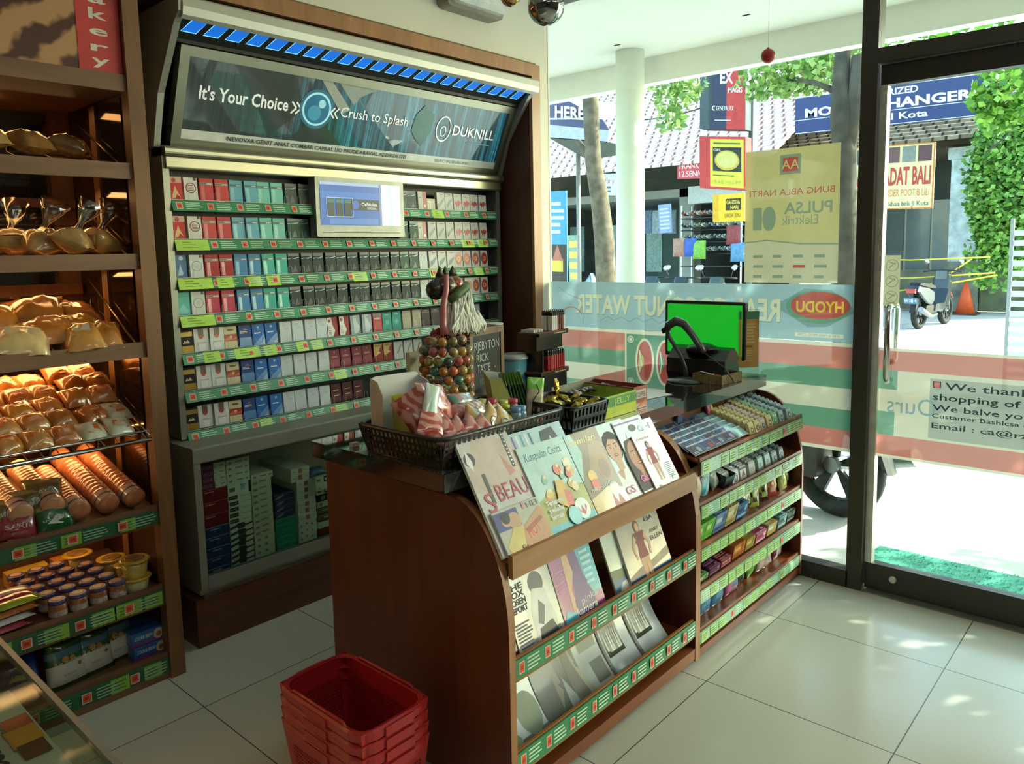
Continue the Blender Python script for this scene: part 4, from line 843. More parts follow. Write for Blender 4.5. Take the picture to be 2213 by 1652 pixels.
def a_gold(p):
    p.rect(0, 0, 1, 1, M('7a6034', .35, coat=.2)); p.poly([(0, .4), (.3, .75), (.2, 1), (0, 1)], M('a8ccc8', .35, coat=.2)); p.poly([(.3, .5), (.6, .9), (.95, .8), (.9, .5)], M('96723c', .35, coat=.2)); p.disc(.72, .5, .2, M('b07848', .3), 16, ry=.16); p.disc(.72, .49, .15, M('8a5c34', .3), 16, ry=.12)
    p.text('cemilan', .05, .86, .07, M('e8d49c', .3), w=.8, shear=.2, bold=.02); p.poly([(0, 0), (1, 0), (1, .2), (.6, .28), (0, .2)], M('c89c3c', .3, coat=.8)); p.disc(.3, .45, .12, M('e0b040', .3)); p.disc(.3, .34, .12, M('d8503c', .3)); p.disc(.75, .22, .14, M('e8e6dc', .3)); p.poly([(.55, .0), (.62, .18), (.7, .05), (.8, .16), (.9, .02)], M('b05040', .3)); p.text('nikmatnya', .1, .28, .04, WHITE, w=.7, bold=.02)
def a_woman(p):
    p.rect(0, 0, 1, 1, M('90b4b2', .25, coat=.15)); p.poly([(.1, 0), (.18, .34), (.4, .42), (.75, .36), (1, .2), (1, 0)], M('bcbcb8', .3, coat=.15)); p.poly([(.25, .38), (.36, .25), (.46, .4)], SK('dcae90')); p.poly([(.8, .0), (.84, .3), (.95, .26), (1, .05), (1, 0)], SK('d8a888')); face(p, .42, .66, .2)
    p.text('GS', .25, .08, .09, M('d8508c', .4), w=.25); p.text('LUNA', .65, .84, .1, M('e0509c', .4), w=.5, bold=.04)
def a_pink(p):
    p.rect(0, 0, 1, 1, M('9cbcbc', .25, coat=.15)); p.rect(0, .94, .9, .965, M('8c6cac', .4)); p.poly([(.1, .6), (.3, .85), (.2, .5)], M('90c8cc', .4)); p.disc(.55, .86, .13, M('3c3c44', .4), ry=.05); p.text('Cs', .9, .78, .08, M('6c8ca4', .4), align='r'); face(p, .3, .5, .26, '4c3020', 'cc9478', True); p.text('Gak Gelo', .08, .16, .09, M('d8509c', .4), w=.7, bold=.03); p.text('wah', .3, .04, .07, BLACK, w=.4)
def a_red(p):
    p.rect(0, 0, 1, 1, M('b0b8b8', .25, coat=.15)); body(p, .42, .14, .72, 'a82c34', 'd8b09c', '4a1c1c', 'a43038'); p.text('maia', .12, .9, .05, M('d09c9c', .4), w=.5); p.lines(.68, .95, .12, .4, 9, M('7c8494', .5), 3, .4); p.text('7.', .75, .08, .09, M('4c6484', .4)); p.poly([(.1, 0), (.2, .08), (.4, 0)], M('8c7c4c', .4))
def a_gry(p):
    p.rect(0, 0, 1, 1, M('c4d4d8', .25, coat=.15)); p.text('EH', .3, .84, .1, M('7c6c9c', .4), w=.5); p.text('lad', .3, .72, .08, M('c87c7c', .4), w=.4)
g1 = 'magazines on the top tier of the rack'
magazine(1.386, .70, .20, 0.282, a_beau, 'large white magazine with pale beauty photo, leftmost on the top tier', th=.008)
magazine(1.40, .70, .185, 0.105, a_snack, 'small magazine with snack and portrait photos in front of the white beauty magazine', dy=.009)
magazine(1.588, .70, .235, 0.263, a_black, 'shrink-wrapped magazine with black shape, half hidden behind the pale blue children magazine', dy=-.002, th=.004)
magazine(1.585, .70, .212, 0.226, a_kids, 'pale blue shrink-wrapped children magazine with colourful toys on the cover', dy=.006, th=.006)
magazine(1.80, .70, .168, 0.222, a_gold, 'brown and gold shrink-wrapped food magazine beside the pale blue one', dy=.006)
magazine(1.93, .70, .19, 0.222, a_woman, 'magazine with smiling short-haired woman in white on the cover', dy=.002)
magazine(2.055, .70, .17, 0.218, a_pink, 'pale teal magazine with a long-haired face and pink lettering', dy=.007)
magazine(2.15, .70, .14, 0.198, a_gry, 'pale grey magazine showing only its top corner behind the others', dy=-.003)
magazine(2.115, .70, .148, 0.165, a_red, 'white magazine with full figure in red, rightmost on the top tier', dy=.014, th=.018)
def a_news(p):
    p.rect(0, 0, 1, 1, M('bcbcba', .3, coat=.4)); p.rect(.32, 0, 1, 1, M('a4a6a8', .3, coat=.4)); p.disc(.66, .8, .16, M('585858', .4)); p.poly([(.4, .0), (.42, .5), (.55, .75), (.8, .7), (.9, .3), (.85, 0)], M('c8cacc', .3)); p.poly([(.42, .0), (.5, .28), (.8, .32), (.9, .1), (.8, 0)], M('2a2c2e', .4)); p.poly([(.5, .35), (.62, .6), (.72, .5), (.6, .3)], M('6c6e70', .4))
    for i, t_ in enumerate(('THE', 'ROX', 'ROSEN', 'REPORT')): p.text(t_, .03, .82-.085*i, .07, BLACK, w=.36, bold=.03)
    p.lines(.04, .36, .12, .46, 9, M('5c646c', .5), 3); p.rect(.0, .0, .8, .05, M('a8a03c', .4)); p.text('TIME', .72, .12, .1, M('3c5064', .4), w=.2)
def a_dance(p):
    p.rect(0, 0, 1, 1, M('a0348c', .25, coat=.15)); p.poly([(.62, 1), (1, 1), (1, .35), (.8, .3), (.68, .6)], M('48b4d0', .25, coat=.15)); p.poly([(.25, 0), (.4, .5), (.5, .95), (.62, .95), (.68, .6), (.85, .1), (.8, 0)], M('5c2c84', .3)); p.poly([(.3, .95), (.42, .98), (.46, .7), (.34, .5), (.32, .1), (.24, .1), (.27, .6)], SK('e4c0a4')); p.poly([(0, 0), (.3, .0), (.3, .22), (.1, .3), (0, .15)], M('48b4d0', .3))
    p.text('kamera', .3, .17, .09, WHITE, w=.5, shear=.2, bold=.02); p.text('pinkan', .45, .27, .08, WHITE, w=.5, shear=.2, rot=.1); p.lines(.06, .3, .5, .8, 7, M('d8a0cc', .5), 5, .35); p.lines(.7, .95, .45, .92, 6, M('c4ecf4', .5), 6, .5)
def a_beach(p):
    p.rect(0, 0, 1, 1, M('bab6ae', .25, coat=.15)); p.poly([(0, .25), (.3, .32), (.6, .34), (1, .42), (1, .3), (0, .15)], M('8c7a64', .4)); p.rect(0, 0, 1, .22, M('2c5c8c', .3)); p.poly([(.1, 0), (.2, .1), (.8, .08), (.95, 0)], M('c8c0b4', .4)); body(p, .44, .04, .9, '7a2c38', 'd8a888', '8c4a30', '8a3440'); p.text('ESA', .66, .86, .06, INK, w=.2); p.text('ANRY', .7, .68, .05, INK, w=.22); p.text('ELLEN', .68, .58, .06, INK, w=.28)
def a_green(p):
    p.rect(0, 0, 1, 1, M('c8d4cc', .25, coat=.4)); p.poly([(0, .3), (1, .3), (1, .55), (.5, .42), (0, .45)], M('5c7050', .4)); p.rect(0, 0, 1, .3, M('3c6c9c', .4)); p.disc(.5, .1, .3, M('dcdcd8', .4))
def a_maroon(p): p.rect(0, 0, 1, 1, M('5c1c22', .3)); [p.rect(.2, .2+.15*i, .8, .3+.15*i, M('e4dcd8', .4)) for i in range(5)]
g2 = 'magazines on the middle tier of the rack'; K2 = dict(k=.39, zb=.42, yb=1.295, group=g2)
magazine(1.402, .382, .06, .2, a_maroon, 'dark red magazine cut off at the left end of the middle tier', dy=-.004, **K2)
magazine(1.452, .382, .195, .215, a_news, 'black and white magazine with heavy headline on the middle tier', **K2)
magazine(1.652, .382, .20, .215, a_dance, 'purple and blue magazine with dancing figure on the middle tier', **K2)
magazine(1.915, .382, .12, .215, a_green, 'landscape magazine edge left of the beach magazine', dy=-.004, **K2)
magazine(1.99, .382, .25, .218, a_beach, 'white magazine with beach figure in maroon bikini on the middle tier', dy=.006, th=.02, **K2)
def a_sky(p):
    p.rect(0, 0, 1, 1, M('b4c4cc', .25, coat=.15)); p.poly([(.3, 1), (1, 1), (1, .6)], M('5c7c60', .4)); p.rect(0, 0, 1, .1, M('4c5448', .4)); p.disc(.75, .28, .24, M('66785c', .4), 14, ry=.22); p.disc(.3, .1, .12, M('7c8868', .4))
def a_dark(p): p.rect(0, 0, 1, 1, M('1c1e22', .35, coat=.2)); p.poly([(.5, .1), (.6, .7), (.75, .3)], M('70685c', .3)); p.poly([(.7, 0), (.8, .4), (1, .1)], M('8c9498', .3))
def a_frame(p, q=0):
    p.rect(0, 0, 1, 1, M('a9b2b8', .25, coat=.15)); p.rect(.12, .25, .7, .95, M('3c4436', .35)); p.rect(.2, .75, .6, .9, M('6c7c58', .4))
    for i in range(7): p.poly([(.16+.07*i, .3), (.19+.07*i, .62), (.23+.07*i, .3)], M(['c8ccc8', '8c9484', 'dcdcd8'][i % 3], .4))
    p.rect(0, .0, .08, 1, M('52504a', .5))
def a_two(p):
    p.rect(0, 0, 1, 1, M('9aa2a4', .25, coat=.15)); p.rect(.45, .45, .95, .95, M('46523c', .35)); p.rect(.6, .1, .95, .35, M('3c4238', .35)); p.poly([(0, 1), (.3, .7), (.35, .1), (.1, 0), (0, .1)], M('544c40', .4)); p.poly([(.1, .8), (.3, .4), (.5, 0), (.35, 0)], M('8c8874', .4))
g3 = 'drooping magazines on the bottom tier of the rack'; K3 = dict(k=.62, zb=.12, yb=1.30, group=g3, bend=.022)
magazine(1.405, .118, .19, .235, a_sky, 'drooping magazine with sky and trees, leftmost on the bottom tier', **K3)
magazine(1.60, .118, .15, .23, a_dark, 'glossy black drooping magazine second on the bottom tier', **K3)
magazine(1.745, .118, .18, .23, a_two, 'drooping magazine with two green photos on the bottom tier', **K3)
magazine(1.93, .118, .155, .23, a_frame, 'grey drooping magazine with framed crowd photo left of its twin', **K3)
magazine(2.092, .118, .165, .23, a_frame, 'grey drooping magazine with framed crowd photo at the right end of the bottom tier', **K3)
# ================================================================ CANDY RACK GOODS
CY0, CDEP = 1.285, .19
def slope(i, y): zt, zb, rise = TIERS[i]; return zt+.001+rise*(y-1.276)/.204
def proto(mb, name): o = mb.build(name); d = o.data; bpy.data.objects.remove(o); return d
def minipack(body, art, w=.045, h=.05, d=.014, top=True):
    mb = MB(); z1 = h
    mb.box(-w/2, w/2, 0, d, 0, h*.86, M(body, .4, coat=.4, var=.06)); mb.prism([(-w/2, 0, h*.86), (w/2, 0, h*.86), (w/2-.002, d*.35, h), (-w/2+.002, d*.35, h)][::-1], (0, d*.2, 0), M(body, .4, coat=.4, var=.06))
    p = Panel(mb, (-w/2, -.0003, 0), (w, 0, 0), (0, 0, h*.86), .0004); art(p); return proto(mb, 'candy_pack')
def put(name, me, x, y, z, label, cat, group, rot=(0, 0, 0)):
    o = bpy.data.objects.new(name, me); C.objects.link(o); o.location = (x, y, z); o.rotation_euler = rot
    return tag(o, label, cat, group)
def file_(i, x, n, me, desc, y0=1.285, dy=.019, lean=.25, name='candy_pack', cat='candy pack', jit=.002):
    """a file of packs one behind the other"""
    a = math.atan2(TIERS[i][2], .208)
    for k in range(n):
        y = y0+k*dy; put(name, me, x+rr.uniform(-jit, jit), y, slope(i, y)+.002, '%s, %s from the front' % (desc, nth(k)), cat, desc[:60], (-lean, rr.uniform(-.05, .05), rr.uniform(-.06, .06)))
dlab = lambda c, c2: (lambda p: (p.disc(.55, .4, .26, M(c, .4), 14, ry=.26), p.disc(.55, .4, .13, M(c2, .4), 10, ry=.14), p.rect(.1, .8, .9, .95, M(c2, .4))))
yel = minipack('d8cc84', dlab('8c3c50', 'e8dcb8')); yel2 = minipack('e0d08c', dlab('8a5a78', 'e4d8b0')); pnk = minipack('dcb8b4', dlab('4c4c60', 'e0e0e4')); grn = minipack('8ec49c', dlab('3c8c5c', 'd4e4cc')); blu = minipack('a4c0c4', dlab('3c4858', 'dce4e8')); blu2 = minipack('94b8c0', dlab('4c3c50', 'e0e4e8'))
file_(0, 2.862, 9, yel2, 'yellow gum pack, first yellow file, top candy shelf')
file_(0, 2.915, 9, yel, 'pale yellow gum pack, second yellow file, top candy shelf')
file_(0, 2.968, 9, pnk, 'pink and white gum pack, top candy shelf')
file_(0, 3.035, 10, yel, 'yellow gum pack with red oval, right yellow file, top candy shelf'); file_(0, 3.09, 10, grn, 'green gum pack, top candy shelf')
file_(0, 3.155, 10, blu, 'pale blue gum pack, file beside the green one, top candy shelf'); file_(0, 3.235, 10, blu2, 'pale blue gum pack, last file, top candy shelf')
# blister sheets of dark blue sweets lying one over the other
def blister(c1, c2, c3):
    mb = MB(); mb.box(0, .082, 0, .05, 0, .003, M('c8d0d4', .25, .3)); p = Panel(mb, (0, 0, .003), (.082, 0, 0), (0, .05, 0), .0004); p.rect(.03, .05, .97, .95, M(c1, .3, coat=.6)); p.disc(.4, .5, .22, M(c2, .3, coat=.6)); p.disc(.7, .4, .16, M(c3, .3, coat=.6)); p.rect(0, .88, 1, 1, M('d4dce0', .15, .8)); p.lines(.1, .5, .1, .3, 2, M('c8d0e0', .4), 3)
    return proto(mb, 'blister')
bl = [blister('34426c', '5c3c58', 'b0a8c0'), blister('38507c', '44548c', 'c84c58'), blister('4c6488', '3c4474', '9cb4c8'), blister('7ca4a8', '88b4b4', '6c8c98')]
for c in range(5):
    for k in range(6):
        y = 1.29+k*.029; put('sweet_sheet', bl[3 if c == 4 else (c+k) % 3], 2.402+c*.086, y, slope(0, y)+.008+.001*k, 'dark sweet blister sheet, %s column from left, %s from front, top candy shelf' % (nth(c), nth(k)), 'sweets', 'blister sheets of sweets', (.55, 0, rr.uniform(-.03, .03)))
mb = MB(); mb.box(0, .03, 0, .185, 0, .003, M('d8cc58', .4)); p = Panel(mb, (0, 0, .003), (.03, 0, 0), (0, .185, 0), .0005); p.rect(0, 0, .2, 1, M('d08ca0', .4)); [p.rect(.35, .04+i*.1, .9, .09+i*.1, M('7c5c44', .4)) for i in range(9)]
o = mb.build('shelf_divider', loc=(2.832, 1.283, slope(0, 1.283)+.004), rot=(math.atan2(.055, .204), 0, 0)); tag(o, 'yellow and pink printed divider card lying between sweets and gum', 'divider')
mb = MB().pillow(.06, .07, .02, lambda u, v: M('c84860', .3) if u < .5 else M('d8cc4c', .3), 3); o = mb.build('candy_pouch', loc=(2.835, 1.465, slope(0, 1.465)+.05), rot=(1.2, 0, 0)); tag(o, 'crumpled pink and yellow candy pouch at the back of the top candy shelf', 'candy pouch')
mb = MB(); mb.box(-.018, .018, 0, .008, 0, .07, M('4c5c90', .4)); mb.lathe([(.014, -.004), (.014, 0)], (-.01, -.002, .065), 14, M('e8e8e4', .4), ax=(0, -1, 0)); o = mb.build('candy_bottle', loc=(2.60, 1.462, slope(0, 1.462)+.006)); tag(o, 'blue candy pack with white round cap at the back of the top candy shelf', 'candy pack')
# tier 2
wht = minipack('e2e2de', lambda p: (p.rect(0, .7, 1, 1, M('d0d2d0', .3)), p.disc(.5, .35, .2, M('8c8c90', .4), ry=.12)), .062, .052, .009); whb = minipack('e0e2e0', lambda p: (p.ring(.5, .45, .34, .08, M('2f5c9c', .4), 18), p.text('D', .38, .25, .4, M('2f5c9c', .4))), .05, .052, .009); whr = minipack('dededa', lambda p: (p.poly([(.2, .2), (.5, .8), (.8, .3)], M('a8404c', .4)), p.rect(0, .85, 1, 1, M('4c484c', .4))), .05, .052, .009); wht2 = minipack('dce0d4', lambda p: p.lines(.2, .8, .3, .6, 2, M('8c9c7c', .4), 2), .055, .052, .012); tl = minipack('b4d0c8', lambda p: p.lines(.2, .8, .3, .6, 2, M('5c8c80', .4), 2), .05, .055, .014)
mb = MB(); 
for a in ((0, .075, 0, .002, 0, .045), (0, .075, .168, .17, 0, .05), (0, .002, .002, .168, 0, .05), (.073, .075, .002, .168, 0, .05), (.002, .073, .002, .168, 0, .002)): mb.box(*a, M('1c1e20', .4, coat=.4))
p = Panel(mb, (-.0005, .17, 0), (0, -.17, 0), (0, 0, .05), .0004); p.lines(.2, .85, .3, .6, 1, M('b8b8b8', .4), 3)
o = mb.build('display_carton', loc=(2.612, 1.285, slope(1, 1.285)+.002), rot=(math.atan2(.06, .208), 0, 0)); tag(o, 'black open carton full of white gum packs on the second candy shelf', 'carton')
file_(1, 2.65, 16, wht, 'white gum pack standing in the black open carton', 1.292, .0095, .1, jit=.0005)
file_(1, 2.718, 17, whb, 'white blue-ringed gum pack, second candy shelf', 1.285, .0105, .15); file_(1, 2.79, 17, whr, 'white red-wedged gum pack, second candy shelf', 1.285, .0105, .15)
file_(1, 2.87, 14, wht2, 'cream-white gum pack, second candy shelf', 1.285, .013, .15); file_(1, 2.95, 11, tl, 'pale green gum pack, second candy shelf', 1.285, .016, .2); file_(1, 3.02, 10, tl, 'pale teal gum pack further right, second candy shelf', 1.285, .017, .2)
file_(1, 3.09, 10, blu, 'pale blue gum pack, second candy shelf', 1.285, .017, .2); file_(1, 3.16, 10, blu2, 'blue-grey gum pack at the right end, second candy shelf', 1.285, .017, .2)
def bag(name, cat, label, w, h, t, m, loc, rot, seed=0, art=None, group=None, crk=.12, parent=None, p=2.4):
    mb = MB().pillow(w, h, t, m, seed, art=art, crk=crk, p=p); o = mb.build(name, loc=loc, rot=rot); return tag(o, label, cat, group)
UP = PI/2-.12
bag('candy_bag', 'candy bag', 'peach coloured candy bag at the left end of the second candy shelf', .055, .12, .03, M('d8b48c', .3, coat=.4, var=.25, scale=40), (2.425, 1.30, .645), (UP, 0, .1), 1)
bag('candy_bag', 'candy bag', 'teal and pale blue candy bag with white lettering on the second candy shelf', .085, .12, .03, lambda u, v: M('4fa0b4', .25, coat=.5) if u < .65 else M('b4dce8', .25, coat=.5), (2.50, 1.31, .64), (UP, .35, 0), 2, lambda p: p.text('Hexos', .12, .3, .22, WHITE, w=.5, shear=.3, rot=.9))
bag('candy_bag', 'candy bag', 'clear bag with dark sweets leaning on the black carton', .06, .08, .025, M('a0a898', .2, coat=.6, var=.4, scale=50), (2.575, 1.31, .625), (UP, -.4, 0), 3)
# tier 3: upright boxes shown from above, front and side
def boxes(i, x, n, w, h, d, body, art, desc, y0=1.288, dy=None, topart=None, name='candy_box'):
    dy = dy or d+.0015; mb = MB(); mb.box(0, w, 0, d, 0, h, M(body, .35, coat=.4, var=.08)); p = Panel(mb, (0, 0, 0), (w, 0, 0), (0, 0, h), .0004); art(p); p = Panel(mb, (0, 0, h), (w, 0, 0), (0, d, 0), .0004); (topart or art)(p); me = proto(mb, name)
    for k in range(n):
        y = y0+k*dy; put(name, me, x+rr.uniform(-.001, .001), y, slope(i, y+d*.5)+.004, '%s, %s from the front' % (desc, nth(k)), 'candy box', desc[:60], (math.atan2(TIERS[i][2], .208), 0, 0))
st = lambda c, c2: (lambda p: (p.rect(.05, .1, .95, .3, M(c, .4)), p.rect(.1, .5, .6, .75, M(c2, .4)), p.rect(.7, .45, .9, .85, M(c, .4))))
boxes(2, 2.40, 6, .062, .075, .026, '6cbc44', st('4c9c34', 'b4e08c'), 'bright green candy box in first file, third candy shelf'); boxes(2, 2.465, 6, .062, .075, .026, '74c04c', st('54a43c', 'bce494'), 'bright green candy box in second file, third candy shelf')
boxes(2, 2.535, 8, .085, .078, .02, '7c9cc4', st('3c5c98', 'c4d4e4'), 'blue and white candy box on the third candy shelf'); boxes(2, 2.63, 9, .085, .082, .018, 'c8bc8c', st('a48c54', 'e0d8b4'), 'beige candy box on the third candy shelf')
boxes(2, 2.722, 9, .09, .062, .018, '2c5c94', st('8cc0e8', '1c3c68'), 'dark blue candy box with light lettering on the third candy shelf')
for k, (x, c1, c2) in enumerate(((2.835, '8cb84c', '5c2c24'), (2.885, '9cc454', '4c241c'), (2.925, '5c2820', 'a8c45c'), (2.965, 'b8603c', '6c2c20'), (3.015, '9cc04c', '4c2418'), (3.06, 'a0341c', 'd8ccb0'), (3.10, 'd8a888', 'b8403c'), (3.155, '5c3020', 'a4b840'), (3.215, 'a4b448', 'c8c47c'), (3.285, 'a8b43c', '7c5c34'))):
    hh = .085+.02*(k > 6)
    bag('snack_bag', 'snack bag', 'upright %s snack bag, %s of those on the third candy shelf' % (['green', 'leaf green', 'brown', 'rust', 'green', 'dark red', 'pink', 'brown and green', 'olive', 'yellow-green'][k], nth(k)), .062, hh, .028, lambda u, v, a=c1, b=c2: M(a, .25, coat=.5) if (v > .5) ^ (abs(u-.5) < .2 and v > .3) else M(b, .25, coat=.5), (x, 1.31+.012*(k % 2), .425+hh/2), (UP, rr.uniform(-.15, .15), rr.uniform(-.5, .5)), 10+k, group='snack bags on the third candy shelf')
# tier 4
boxes(3, 2.40, 7, .10, .02, .024, 'a4b490', st('2f8a3c', 'dce4cc'), 'green and white striped gum stick box on the fourth candy shelf'); boxes(3, 2.51, 8, .085, .028, .021, '4c2444', st('a87ca4', '7c3c6c'), 'dark purple candy box on the fourth candy shelf'); boxes(3, 2.60, 8, .085, .03, .021, '842c48', st('c8808c', 'c8a060'), 'crimson candy box on the fourth candy shelf')
boxes(3, 2.70, 3, .10, .055, .055, 'b86c28', st('8c4c1c', 'd89c4c'), 'orange square candy box on the fourth candy shelf'); boxes(3, 2.812, 4, .08, .05, .042, 'a88438', st('7c8440', 'c8b468'), 'mustard candy box on the fourth candy shelf')
boxes(3, 2.905, 6, .10, .045, .028, 'b4486c', st('e4c4d0', '8c2c4c'), 'pink and white candy box on the fourth candy shelf'); boxes(3, 3.02, 6, .09, .05, .028, 'b8b07c', st('d8a03c', 'e0e0d0'), 'cream and orange candy box on the fourth candy shelf'); boxes(3, 3.13, 6, .085, .055, .027, '5c8c94', st('b4d0d4', '2c4c50'), 'teal and silver candy box on the fourth candy shelf'); boxes(3, 3.225, 4, .085, .05, .04, '3c4844', st('9cb4b0', '5c6c68'), 'dark grey candy box at the right end, fourth candy shelf')
# tier 5
for k, (x, w) in enumerate(((2.44, .07), (2.515, .105), (2.62, .105))):
    bag('candy_bag', 'candy bag', 'plump blue mint bag, %s from the left on the lowest candy shelf' % nth(k), w, .145, .06, lambda u, v: M('3c7ca4', .2, coat=.6) if v < .55 else M('5c9cb8', .2, coat=.6), (x, 1.325, .185), (UP, .08, 0), 30+k, lambda p: (p.text('Mint', .15, .45, .18, M('1c2c54', .4), w=.7, shear=.3, rot=.25, bold=.03), p.poly([(.5, .1), (.9, .3), (.8, .1)], M('d4e4ec', .3)), p.disc(.4, .82, .16, M('b4d0d8', .3), ry=.07)), group='blue mint bags')
bag('candy_bag', 'candy bag', 'pink and blue clear candy bag on the lowest candy shelf', .125, .13, .055, lambda u, v: M('c05c94', .2, coat=.6, var=.3, scale=30) if v > .6 or u < .3 else (M('5c7098', .2, coat=.6) if v > .3 else M('b48490', .2, coat=.6, var=.3)), (2.745, 1.325, .18), (UP, 0, 0), 34)
bag('candy_bag', 'candy bag', 'dark green candy bag behind the pink bag on the lowest candy shelf', .08, .10, .04, M('22301f', .3, coat=.4), (2.855, 1.335, .165), (UP, 0, 0), 35)
bag('candy_bag', 'candy bag', 'small white and pink bag above the dark one on the lowest candy shelf', .06, .06, .03, M('c4a0a4', .3, coat=.4, var=.3), (2.83, 1.40, .16), (UP, .3, 0), 36)
bag('candy_bag', 'candy bag', 'bag with a bright green label corner on the lowest candy shelf', .10, .12, .04, lambda u, v: M('6ca838', .3, coat=.4) if v < .6 else M('b8b0a0', .2, coat=.6), (2.945, 1.335, .175), (UP, -.3, 0), 37)
bag('candy_bag', 'candy bag', 'large clear bag of pale pink sweets on the lowest candy shelf', .14, .13, .06, M('c8b0ac', .15, coat=1, var=.5, scale=35), (3.05, 1.325, .18), (UP, .1, 0), 38, crk=.25)
bag('candy_bag', 'candy bag', 'red and clear candy bag with green leaf, right end of lowest candy shelf', .11, .135, .05, lambda u, v: M('a03c58', .2, coat=.6) if u > .7 or u < .2 else (M('8ca478', .2, coat=.6) if .35 < v < .55 else M('c0b0b0', .2, coat=.8, var=.3)), (3.20, 1.33, .18), (UP, -.15, 0), 39)
# ================================================================ ON THE COUNTER
ZW = .913
def lattice(mb, o, u, v, nu, nv, bw, th, m, solid_top=.12, solid_bot=.06):
    """perforated wall: o corner, u and v sides, nu by nv square holes"""
    o, u, v = Vector(o), Vector(u), Vector(v); n = u.cross(v).normalized()*th
    def bar(a0, a1, b0, b1):
        P = [o+u*a0+v*b0, o+u*a1+v*b0, o+u*a1+v*b1, o+u*a0+v*b1]; mb.prism(P, n, m)
    bar(0, 1, 0, solid_bot); bar(0, 1, 1-solid_top, 1); hb = (1-solid_top-solid_bot)/nv; f = bw
    for i in range(nu+1): c = i/nu; bar(max(0, c-f/nu/2), min(1, c+f/nu/2), solid_bot, 1-solid_top)
    for j in range(1, nv): c = solid_bot+j*hb; bar(0, 1, c-hb*f/2, c+hb*f/2)
BLKP = M('161412', .42, coat=.2)
def tray(name, label, x0, x1, y0, y1, z, h, fl, nu, nv, m, r=.006, nx=None, group=None):
    t = thing(name, label, 'basket', ((x0+x1)/2, (y0+y1)/2, z), 0, group); mb = MB(); cx, cy = (x0+x1)/2, (y0+y1)/2
    bx0, bx1, by0, by1 = x0-cx, x1-cx, y0-cy, y1-cy; B = [(bx0, by0), (bx1, by0), (bx1, by1), (bx0, by1)]; T = [(bx0-fl, by0-fl), (bx1+fl, by0-fl), (bx1+fl, by1+fl), (bx0-fl, by1+fl)]
    for k in range(4):
        a, b, ta, tb = B[k], B[(k+1) % 4], T[k], T[(k+1) % 4]; n_ = nu if k % 2 == 0 else (nx or max(3, round(nu*(by1-by0)/(bx1-bx0))))
        lattice(mb, (a[0], a[1], 0), (b[0]-a[0], b[1]-a[1], 0), ((ta[0]-a[0]+tb[0]-b[0])/2, (ta[1]-a[1]+tb[1]-b[1])/2, h), n_, nv, .42, -.002, m)
        mb.prism([(a[0], a[1], 0), (ta[0], ta[1], h), ((ta[0])*.97, ta[1]*.97, h), (a[0]*.97, a[1]*.97, 0)], (.001, .001, 0), m)
    mb.box(bx0, bx1, by0, by1, 0, .003); mb.build('basket_wall', t)
    mb = MB(); P = []
    rr_ = .02+fl
    for (qx, qy, s_) in ((bx1+fl-rr_, by1+fl-rr_, 0), (bx0-fl+rr_, by1+fl-rr_, 1), (bx0-fl+rr_, by0-fl+rr_, 2), (bx1+fl-rr_, by0-fl+rr_, 3)):
        for k in range(5): t_ = (s_+k/4)*PI/2; P.append((qx+(rr_+.003)*math.cos(t_), qy+(rr_+.003)*math.sin(t_), h))
    mb.tube(P, r, m, 8, True); mb.build('rim', t); return t
tray('plastic_basket', 'long low black perforated basket full of sweets at the counter end', 1.345, 1.835, 1.462, 1.775, ZW, .085, .018, 26, 4, BLKP, .0065)
tray('plastic_basket', 'small black basket of golden sweets beside the green carton', 1.905, 2.085, 1.455, 1.68, ZW, .075, .01, 9, 2, BLKP, .004)
def carton_open(name, label, x0, x1, y0, y1, h, out, inn, art=None, back=0, loc=None, rz=0, th=.003, z=ZW):
    t = thing(name, label, 'carton', ((x0+x1)/2, (y0+y1)/2, z), rz); w, d = (x1-x0)/2, (y1-y0)/2; mb = MB()
    mb.box(-w, w, -d, -d+th, 0, h, out); mb.box(-w, -w+th, -d+th, d-th, 0, h); mb.box(w-th, w, -d+th, d-th, 0, h); mb.box(-w, w, d-th, d, 0, h+back, inn); mb.box(-w+th, w-th, -d+th, d-th, 0, th, inn)
    if art: p = Panel(mb, (-w, -d, 0), (2*w, 0, 0), (0, 0, h), .0005); art(p)
    mb.build('tray', t); return t
# tall white backed carton and yellow carton in the basket
t = thing('display_carton', 'open carton with tall white backboard at the back left of the black basket', 'carton', (1.435, 1.725, ZW+.004), -.12)
mb = MB(); wb = M('d0d2d2', .6, var=.03); bw_ = M('b8a898', .6)
mb.rbox(-.085, .085, .028, .031, 0, .215, .018, wb, axis='y'); mb.prism([(-.085, .028, 0), (-.085, -.03, 0), (-.085, -.035, .17), (-.085, -.01, .205), (-.085, .028, .213)], (.002, 0, 0), M('c4b8ac', .6)); mb.prism([(.083, .028, 0), (.083, -.03, 0), (.083, -.02, .19), (.083, .028, .205)], (.002, 0, 0), wb); mb.box(-.085, .085, -.035, -.033, 0, .045, M('c86c48', .5)); mb.build('carton_board', t)
t = thing('display_carton', 'open yellow sweet carton in the black basket behind the red and white sweets', 'carton', (1.455, 1.655, ZW+.004), -.1)
mb = MB(); YL = M('d4cc3c', .4, coat=.3)
mb.box(-.08, .08, .035, .038, 0, .165, YL); mb.prism([(-.08, .035, 0), (-.08, -.045, 0), (-.08, -.045, .11), (-.08, .035, .165)], (.002, 0, 0), M('bcb460', .4)); mb.prism([(.078, .035, 0), (.078, -.045, 0), (.078, -.045, .08), (.078, .035, .165)], (.002, 0, 0), YL); mb.box(-.08, .08, -.047, -.045, 0, .05, M('c8bc34', .4)); mb.build('carton_board', t)
